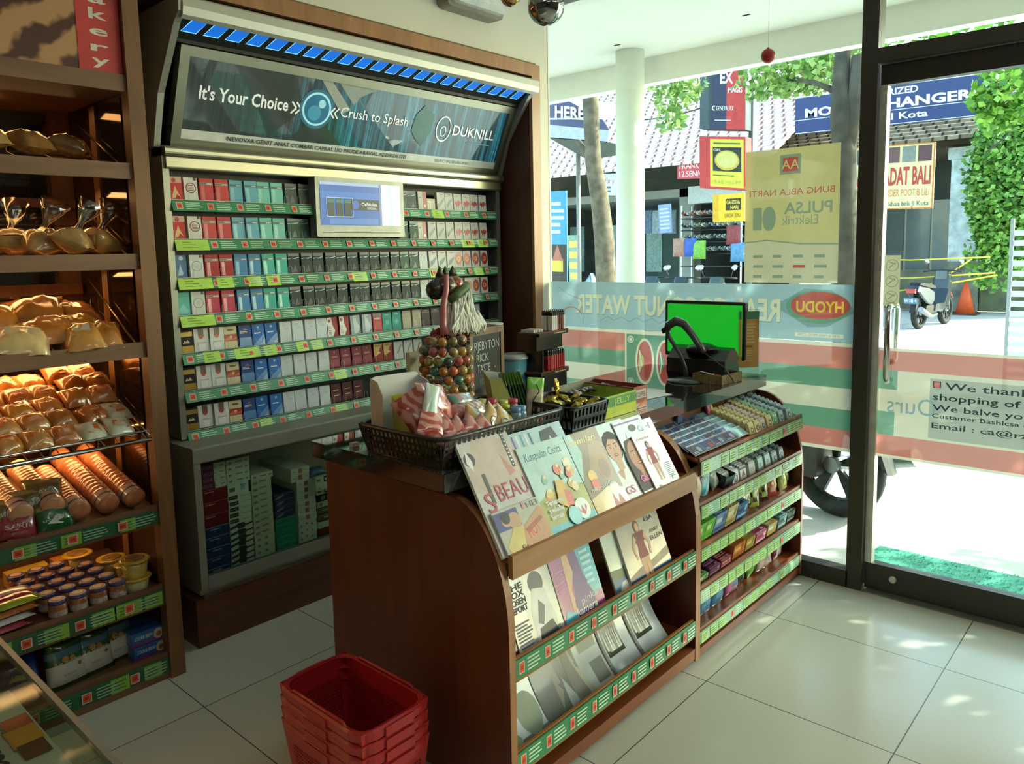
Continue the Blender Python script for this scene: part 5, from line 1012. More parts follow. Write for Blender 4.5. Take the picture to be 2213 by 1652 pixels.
# bags of red and white sweets
def stripes(a, b, n=7, k=2.2): return lambda u, v: M(a, .2, coat=.8) if int((u*n+v*k+math.sin(v*6)*.6)) % 2 else M(b, .2, coat=.8)
RW = swirl('ac4038', 'd8988c', 10, 9)  # pale waves paint wavy highlights into the red wrapping
for k, (x, y, z, rx, ry, rz, w, h) in enumerate(((1.395, 1.60, 1.045, 1.1, -.5, -.3, .11, .13), (1.46, 1.61, 1.065, 1.0, .2, .1, .13, .11), (1.405, 1.54, 1.00, .9, -.7, .6, .10, .13), (1.43, 1.515, .975, .8, .9, -.9, .12, .075), (1.46, 1.50, .965, .8, .9, -.9, .13, .08), (1.50, 1.49, .965, .8, .9, -.9, .13, .08), (1.54, 1.485, .965, .8, .9, -.9, .12, .075))):
    bag('sweet_bag', 'sweet bag', 'clear bag of red and white sweets, %s of the pile from the back left' % nth(k), w, h, .045, RW, (x, y, z), (rx, ry, rz), 50+k, group='red and white sweet bags')
bag('sweet_bag', 'sweet bag', 'clear sweet bag with pale green and white label on the red and white bags', .05, .14, .02, lambda u, v: M('a8c4b0', .2, coat=.8) if abs(u-.5) < .25 else M('d8dcd4', .2, coat=.8), (1.405, 1.565, 1.06), (1.1, .4, -.3), 60)
bag('sweet_bag', 'sweet bag', 'teal and pink twist sweet bag in the middle of the black basket', .13, .06, .04, lambda u, v: swirl('5c9c8c', 'c07c88', 12, 6), (1.60, 1.64, 1.04), (.7, .1, .2), 61)
bag('sweet_bag', 'sweet bag', 'bag of white and pink striped sweets before the teal bag', .11, .07, .04, stripes('c8808c', 'd8e0d4', 11, 0), (1.61, 1.59, 1.015), (.8, .1, .15), 62)
bag('sweet_bag', 'sweet bag', 'bag of small pink sweets beside the red and white pile', .09, .06, .035, M('b86c60', .2, coat=.8, var=.35, scale=60), (1.55, 1.60, 1.02), (.7, 0, .1), 63)
for k, (x, y, z, ry) in enumerate(((1.56, 1.54, .985, .6), (1.60, 1.51, .985, .9), (1.635, 1.50, .975, .8))):
    bag('sweet_bag', 'sweet bag', 'clear bag of yellow sweets with dark lettering, %s from the left' % nth(k), .10, .11, .035, lambda u, v: swirl('c49850', 'c8c09c', 9, 5), (x, y, z), (.9, ry, -.3), 64+k, (lambda p: (p.ring(.4, .4, .22, .03, M('4c3428', .4)), p.text('yupi', .25, .33, .16, M('4c3428', .4), w=.32))) if k else None, group='yellow sweet bags')
# toy bottles
def bottle(cap, bodyc, x, y, z, label, h=.072, r=.0165):
    t = thing('toy_bottle', label, 'bottle', (x, y, z), rr.uniform(0, 6), 'toy bottles in the black basket')
    b = MB(); b.lathe([(r*.9, 0), (r, .004), (r, h*.7), (r*.75, h*.82)], (0, 0, 0), 14, M(bodyc, .15, coat=.6, var=.3, scale=70)); 
    b.lathe([(r*1.01, h*.18), (r*1.01, h*.55)], (0, 0, 0), 14, M('c8a878', .4, var=.5, scale=90), cap=False); b.build('bottle', t)
    b = MB(); b.lathe([(r*.85, h*.8), (r*.9, h*.83), (r*.9, h*.98), (r*.6, h)], (0, 0, 0), 14, M(cap, .35)); b.build('cap', t)
for k, (cap, bd, x, y, z, nm) in enumerate((('5c90b8', '7c98a8', 1.705, 1.515, .945, 'front bottle with steel-blue cap'), ('6c9cc4', '8ca4b4', 1.735, 1.52, .945, 'light blue capped bottle beside the front one'), ('b8c03c', '6c7c4c', 1.70, 1.555, .95, 'lime capped bottle'), ('c84860', 'a88c8c', 1.69, 1.60, .965, 'pink capped bottle'), ('c4cc6c', '8c9c6c', 1.73, 1.59, .955, 'pale yellow capped bottle'), ('c44c54', '8c7c84', 1.765, 1.58, .955, 'red capped bottle'), ('bcc45c', 'a89c54', 1.665, 1.62, .965, 'yellow-green capped bottle'), ('d0a050', 'a8845c', 1.655, 1.575, .955, 'orange capped bottle'), ('5080b0', '6c7c8c', 1.645, 1.64, .965, 'deep blue capped bottle at the back'))):
    bottle(cap, bd, x, y, z, 'small toy bottle in the black basket, the '+nm)
for k, (cap, x, nm) in enumerate((('c8c83c', 1.775, 'yellow'), ('c84470', 1.80, 'magenta'))): bottle(cap, ['3c4c80', 'b03c60'][k], x, 1.505, .925, 'low lying toy bottle with %s cap near the right of the basket' % nm, .045)
# green snack sticks in a folded card box
t = thing('display_carton', 'slanted yellow-green card holder with green snack sticks in the basket', 'carton', (1.80, 1.61, ZW+.005), -.5)
mb = MB(); cg_ = M('9c9c58', .45, var=.2, scale=8)
mb.prism([(-.05, 0, 0), (.04, 0, 0), (-.04, 0, .17), (-.075, 0, .165)][::-1], (0, .002, 0), cg_); mb.prism([(-.05, .07, 0), (.04, .07, 0), (-.01, .07, .175), (-.075, .07, .185)][::-1], (0, .002, 0), M('c8ccc4', .5)); mb.box(-.055, .04, .001, .07, 0, .003, cg_); mb.prism([(-.05, 0, 0), (-.05, .072, 0), (-.075, .072, .185), (-.075, 0, .165)], (-.002, 0, 0), cg_)
p = Panel(mb, (-.05, -.0005, .005), (.06, 0, 0), (0, 0, .06), .0005); p.disc(.5, .7, .18, M('8c3828', .4), 12); p.disc(.3, .35, .12, M('8c3828', .4), 10); p.disc(.7, .3, .12, M('a0442c', .4), 10); mb.build('card_holder', t)
for k in range(8):
    bag('snack_stick', 'snack stick', 'long green snack stick packet, %s from the left in the card holder' % nth(k), .028, .17, .008, lambda u, v: M('2c4c22', .25, coat=.5) if v < .7 else M('5c8c34', .25, coat=.5), (1.785+k*.010, 1.635-.0045*k, 1.015+.002*(k % 2)), (1.45, .16+.03*k, 1.1+.05*k), 70+k, group='green snack sticks', crk=.08)
bag('snack_stick', 'snack packet', 'snack packet with green top and drawn pattern right of the green sticks', .06, .15, .014, lambda u, v: M('7cc04c', .25, coat=.5) if v > .72 else M('b4a890', .3, coat=.4, var=.4, scale=40), (1.865, 1.575, 1.005), (1.4, .12, -.55), 80, lambda p: p.path([(.3, .1), (.5, .3), (.35, .5), (.7, .7), (.5, .85)], .03, M('3c3428', .4)), crk=.08)
# golden sweets: foil twists
GF = M('b49c3c', .22, .7, .35, 60, bump=.3); GD = M('5c5430', .25, .5, .4, 60)
for k in range(14):
    x, y = 1.93+.035*(k % 5)+rr.uniform(-.006, .006), 1.49+.055*(k//5)+rr.uniform(-.01, .01)
    bag('gold_sweet', 'wrapped sweet', 'gold foil wrapped sweet in the small black basket, %s of the heap' % nth(k), .05, .03, .02, GF if k % 3 else GD, (x, y, ZW+.055+.012*(k % 3)+(.012 if k in (7, 6) else 0)), (rr.uniform(-.5, .5), rr.uniform(-.6, .6), rr.uniform(0, 3)), 90+k, group='gold foil sweets', crk=.35, p=4)
bag('gold_sweet', 'wrapped sweet', 'gold foil twist standing up highest on the heap', .03, .055, .016, GF, (2.01, 1.60, ZW+.115), (1.4, .1, .3), 110, crk=.4)
bag('sweet_bag', 'sweet bag', 'yellow-brown sweet bag behind the small black basket', .12, .08, .03, M('9c8a4c', .2, coat=.7, var=.35, scale=30), (2.03, 1.77, ZW+.03), (.25, .1, .2), 111)
# green carton and red carton
t = carton_open('display_carton', 'open bright green and yellow carton of chocolates beside the gold sweets', 2.105, 2.30, 1.47, 1.70, .075, M('9cb43c', .4, coat=.3), M('8c8878', .6), lambda p: (p.rect(0, .5, 1, .92, M('4c8c3c', .4)), p.rect(0, 0, 1, .45, M('c0cc34', .4)), p.text('JELLY', .3, .58, .25, M('c8d46c', .4), w=.5)), .012)
t = carton_open('display_carton', 'open red and white carton right of the bright green one', 2.303, 2.39, 1.48, 1.72, .08, M('94402c', .4, coat=.3), M('8c8478', .6), lambda p: (p.rect(.1, .45, .9, .85, M('b8b0a8', .4)), p.text('COFFEE', .14, .52, .22, M('5c2c24', .4), w=.72, bold=.02), p.poly([(.2, .05), (.9, .4), (.95, .1)], M('d0743c', .4))), .0)
for k in range(12): bag('chocolate', 'chocolate', 'dark wrapped chocolate in the open cartons, %s of the row' % nth(k), .032, .03, .014, M('3c2018' if k % 2 else '8c8078', .3, coat=.4), (2.135+.021*k if k < 8 else 2.325+.016*(k-8), 1.66-.01*(k % 3), ZW+.062), (.4, rr.uniform(-.5, .5), rr.uniform(0, 3)), 120+k, group='dark chocolates', crk=.3)
mb = MB(); mb.prism([(0, 0, 0), (.34, -.06, 0), (.37, .10, 0), (.05, .20, 0)], (0, 0, .0012), M('e4e8e8', .6, var=.02)); o = mb.build('paper_sheet', loc=(2.30, 1.58, ZW+.0003)); tag(o, 'white sheet of paper lying on the black worktop under the cartons', 'paper')
# net bag of bouncing balls
bx, by = 1.79, 1.905
t = thing('net_bag', 'tall clear net bag of patterned bouncing balls tied with a pink ribbon', 'net bag', (bx, by, ZW)); mb = MB(); NET = M('b48c8c', .4, alpha=.55)
RB = .0165; Rg = .078
for i in range(12):
    a = 2*PI*i/12; mb.tube([(Rg*1.22*math.cos(a+.25*math.sin(h*9)), Rg*1.22*math.sin(a+.25*math.sin(h*9)), .004+h*.29) if h < .95 else (.03*math.cos(a), .03*math.sin(a), .29) for h in [j/10 for j in range(11)]]+[(0, 0, .34)], .0007, NET, 4)
for j in range(9): z = .02+j*.033; mb.tube([((Rg*1.2)*math.cos(q*PI/12), (Rg*1.2)*math.sin(q*PI/12), z+.004*(q % 2)) for q in range(24)], .0006, NET, 4, True)
mb.build('net', t); mb = MB(); mb.tube([(0, 0, .30), (-.01, 0, .33), (-.005, 0, .40), (.01, 0, .45), (.012, 0, .50)], [.018, .013, .011, .010, .008], M('c87c80', .3, coat=.4, var=.15), 10); mb.build('ribbon', t)
BC = ['c08c38', '8c8448', 'c4742c', 'b06040', 'cc6c40', '847c4c', '4c5848', '4c9078', 'a89454', 'bcac68', '6c5c40', 'c4605c', 'd08c3c']
bms = []
for k, c in enumerate(BC):
    b = MB(); b.ball((0, 0, 0), RB, M(c, .2, coat=.7, var=.5, scale=70), 14, k=8); bms.append(proto(b, 'ball'))
cnt = 0
for j in range(9):
    nb = 14 if j < 8 else 10; Rj = Rg if j < 8 else Rg*.72
    for i in range(nb):
        a = 2*PI*(i+.5*(j % 2))/nb; x, y = bx+Rj*math.cos(a), by+Rj*math.sin(a)
        if math.cos(a-PI-.75) < -.25: continue
        o = put('bouncing_ball', bms[(cnt*5+j) % len(BC)], x+rr.uniform(-.002, .002), y, ZW+.019+j*.032, '%s bouncing ball in the net bag, %s layer from the bottom' % (['amber', 'olive', 'orange-brown', 'brick', 'coral', 'moss', 'dark slate', 'sea-green', 'khaki', 'straw', 'brown', 'rose', 'sage'][(cnt*5+j) % len(BC)], nth(j)), 'ball', 'balls in the net bag', (rr.uniform(0, 3), rr.uniform(0, 3), 0)); cnt += 1
# dangling yarn ornament above it
t = thing('yarn_ornament', 'ornament with white yarn fringe, green band and dark foil crown above the blackboard', 'ornament', (1.855, 1.95, 1.185))
mb = MB(); mb.tube([(-.04, -.045, .138), (-.01, -.05, .158), (.02, -.05, .173), (.05, -.04, .188)], [.015, .018, .018, .014], M('4c6430', .5, var=.3, scale=30), 10); mb.build('green_band', t)
mb = MB(); b2 = MB(); 
mb.ball((-.025, 0, .185), .052, M('4c2418', .2, coat=.6, var=.6, scale=25, bump=.6), 12, sz=.8, k=8); mb.ball((-.062, 0, .175), .036, M('2c2a1c', .25, coat=.5, var=.5, scale=30), 10, k=6); mb.ball((.01, -.02, .19), .032, M('a0481c', .2, coat=.6, var=.5, scale=30), 10, k=6)
for a in (-.04, -.015, .02): mb.lathe([(.018, 0), (.002, .035)], (a, 0, .22), 5, M('3c4428', .4, var=.4))
mb.build('foil_crown', t)
for k in range(60):
    r_ = random.Random(k); x0_ = -.037+.08*k/60; x1_ = -.062+.165*((k*7) % 60)/60; yy = -.03+r_.uniform(-.025, .012); b = MB()
    b.tube([(x0_, yy-.012, .13+.045*(k/60)), (x0_*.6+x1_*.4, yy-.016, .095), (x1_, yy-.018, .045+r_.uniform(-.02, .01)), (x1_+.01, yy-.018, .015+.025*r_.random()), (x1_+.02, yy-.018, .045), (x0_*.4+x1_*.6+.01, yy-.012, .095)], .0045, M('e2e2d8', .6, var=.05), 5); b.build('yarn_strand', t)
r_ = random.Random(8)
for k in range(22): b = MB(); b.ball((r_.uniform(-.075, .09), r_.uniform(-.02, .03), r_.uniform(-.01, .03)), .013+.006*r_.random(), M('8c1c1c', .3, coat=.5, var=.5, scale=120), 8, k=5); b.build('red_bead', t)
# blackboard
A, B_ = Vector((1.90, 1.93, 0)), Vector((2.12, 1.975, 0)); t = thing('blackboard', 'small wooden framed blackboard with chalk writing behind the ball bag', 'blackboard', (1.90, 1.90, ZW), math.atan2(.045, .22))
mb = MB(); FW = wood('blackboard_frame', '6c5440', '8a6c50', .5)
w_, zb_, zt_ = .235, .045, .30; mb.mat(FW)
mb.box(0, w_, 0, .012, zb_, zb_+.025); mb.box(0, w_, 0, .012, zt_-.025, zt_); mb.box(0, .022, 0, .012, zb_+.025, zt_-.025); mb.box(w_-.022, w_, 0, .012, zb_+.025, zt_-.025); mb.box(.03, .045, .004, .012, 0, zb_); mb.box(w_-.045, w_-.03, .004, .012, 0, zb_); mb.build('frame', t)
mb = MB(); mb.box(.02, w_-.02, .004, .008, zb_+.02, zt_-.02, M('262b2c', .6, var=.1)); p = Panel(mb, (.022, .003, zb_+.025), (w_-.044, 0, 0), (0, 0, zt_-zb_-.05), .0005); CH = M('b8bcb8', .8)
p.k = 2; p.text('RJSBYTON', .06, .74, .15, CH, w=.88); p.text('RICK', .12, .53, .14, CH, w=.42); p.text('TASTE', .14, .34, .14, CH, w=.46); p.text('1078', .22, .12, .11, M('7c807c', .8), w=.26); p.rect(.74, .37, .8, .395, M('d08c34', .5)); mb.build('slate', t)
mb = MB(); mb.box(-.012, .10, .02, .04, 0, .235, M('c2bca4', .6)); o = mb.build('card_box', loc=(1.715, 1.975, ZW)); tag(o, 'plain cream card box standing behind the ball bag', 'box')
mb = MB(); mb.lathe([(.03, 0), (.032, .006)], (0, 0, 0), 16, M('d8d8d4', .5)); o = mb.build('lid', loc=(2.09, 1.955, ZW+.302)); tag(o, 'white plastic lid lying on the blackboard top', 'lid')
bag('snack_bag', 'snack bag', 'red striped snack bag under the blackboard', .07, .06, .02, stripes('a82c34', 'c8b0b0', 9, 0), (1.985, 1.87, ZW+.06), (1.3, 0, 0), 130); bag('snack_bag', 'snack bag', 'dark green snack bag below the red striped one', .07, .05, .02, M('1c2c18', .3, coat=.4, var=.4), (1.985, 1.86, ZW+.026), (1.3, 0, 0), 131)
# cups
def cup(x, y, r, h, label, lid=True, liquid='5c9cb0'):
    t = thing('drink_cup', label, 'cup', (x, y, ZW), .5); b = MB(); b.lathe([(r*.72, 0), (r*.74, .003), (r, h)], (0, 0, 0), 24, M(liquid, .2, coat=.5, var=.12)); b.build('cup', t)
    if lid: b = MB(); b.lathe([(r*1.02, h-.002), (r*1.08, h), (r*1.08, h+.008), (r*.95, h+.014), (r*.9, h+.02)], (0, 0, 0), 24, M('b4c0c0', .2, coat=.4)); b.build('lid', t)
    return t
t = cup(2.235, 1.985, .05, .155, 'large cup of blue iced drink with pale lid beside the blackboard')
b = MB(); p = Panel(b, (-.0, -.050, .075), (.03, 0, 0), (0, 0, .06), .0008); p.ring(.5, .5, .45, .08, M('2c4484', .4), 18); p.path([(.3, .3), (.5, .6), (.6, .4), (.7, .7)], .06, M('2c4484', .4)); b.build('printed_mark', t)
cup(2.125, 1.92, .042, .075, 'short clear tub with blue liquid in front of the blue iced drink', False, '5c90a4')
t = thing('squeeze_bottle', 'small bottle with bright blue cap in front of the short tub', 'bottle', (2.075, 1.885, ZW)); b = MB(); b.lathe([(.022, 0), (.022, .03), (.016, .035)], (0, 0, 0), 14, M('6c7c90', .3)); b.build('bottle', t); b = MB(); b.lathe([(.021, .035), (.022, .038), (.02, .055), (.012, .06)], (0, 0, 0), 14, M('1c3cb0', .35)); b.build('cap', t)
bag('plastic_bag', 'plastic bag', 'crumpled dark clear bag behind the short tub', .10, .05, .05, M('4c5460', .2, coat=.6, var=.5, scale=50), (2.10, 1.985, ZW+.075), (.3, 0, 0), 133)
# lighter stand
t = thing('lighter_stand', 'black two-tier lighter stand with printed tray edges', 'stand', (2.36, 1.93, ZW), .12); mb = MB(); mb.mat(M('141210', .3, coat=.3))
mb.box(-.09, .075, -.05, .05, 0, .093); mb.box(-.12, .085, -.05, .05, .093, .10); mb.box(-.13, .06, -.04, .05, .19, .255); mb.box(-.09, -.08, -.04, .04, .10, .19); mb.build('rack', t)
for z_, a_ in ((.10, -.12), (.255, -.13)):
    mb = MB(); mb.box(a_, .085, -.052, .05, z_, z_+.004, M('5c4030', .4)); p = Panel(mb, (a_, -.0525, z_-.012), (.085-a_, 0, 0), (0, 0, .018), .0005); p.rect(0, 0, 1, 1, M('2c2418', .3)); p.rect(0, .8, 1, 1, M('8c3828', .3)); p.lines(.5, .95, .2, .7, 1, M('b8a880', .4), 3)
    mb.prism([(.085, -.052, z_-.012), (.085, .05, z_-.012), (.088, .05, z_+.006), (.088, -.052, z_+.006)], (.002, 0, 0), M('8c8454', .4, var=.4, scale=60)); mb.build('tray', t)
def lighter(c):
    b = MB(); b.rbox(-.0062, .0062, -.011, .011, 0, .058, .004, M(c, .25, coat=.5), n=2); b2_ = MB(); b.rbox(-.0064, .0064, -.0095, .0095, .058, .072, .003, M('1c1a18', .3), n=2); b.lathe([(.004, -.004), (.004, .004)], (0, -.004, .074), 8, M('8c8878', .25, .9), ax=(1, 0, 0)); b.box(-.004, .004, .002, .009, .072, .078, M('1c1a18', .3)); return proto(b, 'lighter')
LR, LW, LD = lighter('b8242a'), lighter('e0dcd6'), lighter('7c1c28')
def onstand(x, y, z): c_, s_ = math.cos(.12), math.sin(.12); return 2.36+x*c_-y*s_, 1.93+x*s_+y*c_, ZW+z
for r_i in range(3):
    for k in range(8): px_, py_, pz_ = onstand(-.045+k*.0165, -.032+r_i*.027, .105); put('lighter', LR, px_, py_, pz_, 'red lighter with black top on the lower tier, %s row, %s from the left' % (nth(r_i), nth(k)), 'lighter', 'red lighters on the lower tier', (0, 0, .12))
for r_i in range(2):
    for k in range(7): px_, py_, pz_ = onstand(-.012+k*.0145, -.032+r_i*.03, .26); me_ = LW if (k < 3 or (k == 6 and r_i == 0)) else LD; put('lighter', me_, px_, py_, pz_, '%s lighter with black top on the upper tier, %s row, %s from the left' % ('white' if me_ is LW else 'dark red', nth(r_i), nth(k)), 'lighter', 'lighters on the upper tier', (0, 0, .12))
for k in range(4): px_, py_, pz_ = onstand(-.115+k*.018, .035, .26); b = MB(); b.rbox(-.0062, .0062, -.03, .03, 0, .011, .003, M('c8c8c0', .3), n=2); o = b.build('lighter', loc=(px_, py_-.03, pz_), rot=(0, 0, .12)); tag(o, 'pale lighter lying on the upper tier, %s from the left' % nth(k), 'lighter', 'pale lighters lying down')
# ---------------------------------------------------------------- till monitor, terminal, scanner
PL = M('15171a', .3, coat=.3, var=.05)
t = thing('monitor', 'flat black monitor showing a plain bright green screen by the window', 'monitor', (3.2, 1.68, ZW)); mb = MB()
mb.rbox(-.0, .028, -.20, .20, .07, .33, .006, PL, axis='x'); mb.box(.028, .05, -.12, .12, .11, .28, PL); mb.build('casing', t)
mb = MB(); p = Panel(mb, (-.001, .187, .088), (0, -.374, 0), (0, 0, .228), .0006); p.rect(0, 0, 1, 1, glow('16a824', .85)); mb.build('screen', t)
mb = MB(); mb.box(.012, .034, -.03, .03, 0, .1, PL); mb.rbox(-.07, .07, -.09, .09, 0, .012, .03, PL); mb.build('stand', t)
t = thing('cash_terminal', 'bulky black cash terminal housing in front of the monitor', 'cash register', (3.07, 1.635, ZW)); mb = MB()
prof = [(.07, 0), (-.06, 0), (-.075, .03), (-.07, .09), (-.05, .105), (-.02, .13), (.02, .14), (.05, .11)]
mb.prism([(x, -.16, z) for x, z in prof], (0, .28, 0), PL); mb.rbox(-.04, .05, -.11, .02, .10, .135, .02, M('1a1c20', .35)); mb.build('housing', t)
mb = MB(); mb.lathe([(.07, 0), (.062, .018), (.03, .03), (.005, .033)], (-.01, -.02, .125), 20, PL); mb.build('round_cover', t)
t = thing('barcode_scanner', 'black barcode scanner hanging in a curved stand on the worktop', 'scanner', (2.93, 1.62, ZW)); mb = MB()
SG = M('4a4c48', .28, coat=.4, var=.08); mb.lathe([(.075, 0), (.073, .006), (.03, .016), (.014, .02)], (.02, .01, 0), 28, SG, sx=1, sy=1.15); mb.build('base', t)
mb = MB(); mb.tube([(.02, .01, .015), (.015, .012, .06), (.01, .03, .11), (.005, .06, .155), (0, .083, .19), (0, .088, .215)], [.012, .008, .008, .009, .010, .008], SG, 12); mb.build('neck', t)
mb = MB(); 
mb.tube([(0, .095, .222), (0, .085, .243), (0, .05, .262), (0, .01, .25), (0, -.03, .205), (0, -.065, .16), (0, -.085, .135)], [.013, .019, .021, .018, .015, .014, .011], SG, 14); mb.prism([(-.02, .104, .205), (.02, .104, .205), (.02, .112, .225), (-.02, .112, .225)], (0, -.02, .012), PL); mb.build('scanner_head', t)
mb = MB(); mb.tube([(0, -.083, .135), (.01, -.12, .105), (.03, -.165, .07), (.06, -.185, .02), (.08, -.18, .004)], .0028, M('1c1c1e', .3, coat=.5), 8); mb.build('cable', t)
t = thing('woven_tray', 'square woven tray with red sauce on the worktop corner', 'tray', (3.02, 1.52, ZW), -.05); WV = wood('woven_leaf', '6c5430', 'a88c58', .6, (1, 6, 1), 30, 0)
mb = MB(); 
for a in ((-.085, .085, -.07, -.064), (-.085, .085, .064, .07)): mb.box(*a, 0, .04, WV)
for a in ((-.085, -.079), (.079, .085)): mb.box(*a, -.064, .064, 0, .04, WV)
mb.box(-.079, .079, -.064, .064, 0, .03, M('94804c', .6, var=.2)); mb.build('tray', t); mb = MB(); mb.lathe([(.034, 0), (.03, .004), (.012, .007)], (-.01, .0, .03), 16, M('9c3818', .3, coat=.6, var=.35, scale=50), sx=1.3); mb.build('sauce', t)
mb = MB(); mb.tube([(-.05, .0, .037), (-.09, .03, .052)], .0025, M('d8d8d8', .3), 8); mb.ball((-.045, -.004, .036), .009, M('d8d8d8', .3), 8, sz=.4); mb.build('spoon', t)
t = thing('sign_holder', 'clear upright holder with orange notice at the worktop corner', 'sign holder', (3.225, 1.475, ZW), -.75); mb = MB(); mb.box(-.05, .05, -.002, 0, 0, .30, ACRYL); mb.box(-.05, .05, -.03, .03, 0, .002, ACRYL); mb.build('clear_stand', t)
mb = MB(); p = Panel(mb, (-.046, -.0022, .04), (.092, 0, 0), (0, 0, .25), .0005); p.rect(0, 0, 1, .86, M('cf9c54', .5)); p.rect(0, .86, 1, 1, M('4c8868', .5)); p.lines(.15, .85, .42, .8, 7, M('e0cc90', .5), 3, .4); p.lines(.15, .85, .1, .32, 5, M('dcc488', .5), 5, .4); p.rect(.3, .36, .7, .39, M('8c5c28', .5)); mb.build('notice', t)
mb = MB(); mb.box(-.012, .012, -.008, .008, 0, .012, M('c8beb4', .4)); o = mb.build('clip', loc=(1.36, 1.86, ZW)); tag(o, 'tiny pale clip on the bare left end of the worktop', 'clip')
# things on the outside of the candy rack
mb = MB(); mb.box(0, .004, -.012, .012, 0, .05, M('a89478', .4, .5)); mb.box(.004, .01, -.005, .005, .03, .045); o = mb.build('latch', loc=(3.3415, 1.285, .50)); tag(o, 'small brass latch on the window side of the candy rack', 'latch')
# ================================================================ BAKERY SHELF
BX0, BX1, BY, BB = -.75, 1.15, 2.65, 3.18
bk = thing('bakery_shelf', 'tall brown wooden bakery shelf with mirrored back and warm lamps at the left', 'shelf', (BX0, BY, 0))
MIR = M('5c4632', .08, .8, .12, 3)
mb = MB(); mb.mat(BAKW); mb.box(1.098, BX1, BY-.012, BY+.04, 0, ZC-.02); mb.box(1.105, BX1-.005, BY+.04, BB, 0, ZC-.02); wpart('side_post', mb, bk)
mb = MB(); mb.box(BX0, 1.098, BY+.02, BB, 0, .02, BAKH); mb.box(BX0-.03, BX0, BY, BB, 0, ZC-.02, BAKW); mb.box(BX0, 1.098, BB, BB+.02, 0, ZC-.02, BAKW); mb.box(BX0, 1.098, BY, BY+.02, 0, .035, BAKH); wpart('carcass', mb, bk)
mb = MB(); mb.box(1.098, 1.102, BY+.06, BY+.26, .62, 2.02, MIR); mb.box(1.098, 1.102, BY+.31, BB, .62, 2.02, MIR); mb.box(1.09, 1.1055, BY+.26, BY+.31, .05, 2.02, BAKW); mb.box(1.1025, 1.106, BY+.05, BB, 0, 2.04, M('3c1e10', .4)); wpart('side_mirror', mb, bk)
mb = MB(); mb.box(BX0, 1.02, BB-.004, BB, .65, 2.02, M('6e706c', .05, .92, .1, 2)); wpart('back_mirror', mb, bk)
mb = MB(); mb.mat(BAKW); mb.box(.60, .66, BB-.03, BB-.004, .6, 2.02); mb.box(BX0, 1.09, BB-.03, BB-.004, 1.36, 1.40); mb.box(BX0, 1.09, BB-.03, BB-.004, 1.68, 1.71); wpart('mirror_frame', mb, bk)
for i, (z0, z1) in enumerate(((2.028, 2.082), (1.748, 1.80), (1.452, 1.503), (1.154, 1.206))):
    mb = MB(); mb.box(BX0, 1.098, BY, BY+.02, z0, z1, BAKH)
    if i == 0: mb.box(BX0, 1.098, BY+.02, BB-.03, 2.03, 2.045, BAKH)
    wpart('front_rail', mb, bk)
def wire_rack(z, rise, dep=.42, front=True, n=16):
    mb = MB(); W_ = M('8c8478', .25, .9); x0, x1 = BX0+.01, 1.085
    for k in range(n+1):
        x = x0+(x1-x0)*k/n; mb.tube([(x, BY+.025, z+.03), (x, BY+.03, z), (x, BY+dep, z+rise), (x, BY+dep, z+rise+.05)], .0022, W_, 5)
    for y, zz in ((BY+.025, z+.03), (BY+.03, z), (BY+dep*.5, z+rise*.5), (BY+dep, z+rise), (BY+dep, z+rise+.05)): mb.tube([(x0, y, zz), (x1, y, zz)], .003, W_, 6)
    mb.tube([(x1, BY+.02, z+.02), (x1, BY+dep, z+rise+.12)], .004, M('a08c60', .25, .9), 6); wpart('wire_rack', mb, bk)
wire_rack(1.76, .10); wire_rack(1.46, .10); wire_rack(1.165, .13)
mb = MB(); CW = M('c4c4bc', .15, 1, 0); mb.tube([(BX0+.01, BY-.005, .872), (1.09, BY-.005, .872)], .008, CW, 8); mb.tube([(BX0+.01, BY-.012, .905), (1.075, BY-.012, .905)], .004, CW, 8)
for k in range(13): x = 1.06-k*.14; mb.tube([(x, BY-.005, .868), (x, BY-.014, .908)], .0025, M('6c6860', .3, .8), 5)
for k in range(40): x = 1.08-k*.045; mb.tube([(x, BY, .875), (x, BY+.42, 1.02)], .0018, CW, 4)
mb.tube([(1.086, BY-.008, .885), (1.086, BY+.42, 1.06)], .004, CW, 6); wpart('wire_rack', mb, bk)
for i, (z0, z1, rise) in enumerate(((.573, .618, .10), (.28, .33, .03), (.026, .08, .0))):
    mb = MB(); mb.prism([(BX0, BY+.02, z1-.012), (BX0, BY+.02, z1+.0), (BX0, BB-.04, z1+rise), (BX0, BB-.04, z1-.012+rise)][::-1], (1.098-BX0, 0, 0), BAKH); mb.box(BX0, 1.098, BY+.004, BY+.02, z0-.01, z1+.016, BAKH); wpart('shelf_board', mb, bk)
    mb = MB(); p = Panel(mb, (BX0, BY-.001, z0), (1.096-BX0, 0, 0), (0, -.0, z1-z0), .0006); mb.prism([p.P(0, 0, 0), p.P(1, 0, 0), p.P(1, 1, 0), p.P(0, 1, 0)], (0, .004, 0), M('2c6a44', .4, coat=.3)); strip_art(p, 12, 60+i, M('2c6a44', .4, coat=.3), M('9cc0a4', .5)); wpart('price_strip', mb, bk)
    for x, w in (((.97, .05), (.79, .06), (.66, .06)), ((1.03, .06), (.93, .09), (.86, .075), (.72, .07), (.58, .05)), ((1.01, .06), (.90, .06)))[i]:
        c = MB(); q = Panel(c, (x, BY-.0035, z0), (w, 0, 0), (0, 0, z1-z0-.004), .0005); c.prism([q.P(0, 0, 0), q.P(1, 0, 0), q.P(1, 1, 0), q.P(0, 1, 0)], (0, .001, 0), M('8cc048', .4, coat=.3)); q.lines(.15, .85, .15, .85, 3, M('4c7c38', .6), int(x*50), .3); wpart('price_card', c, bk)
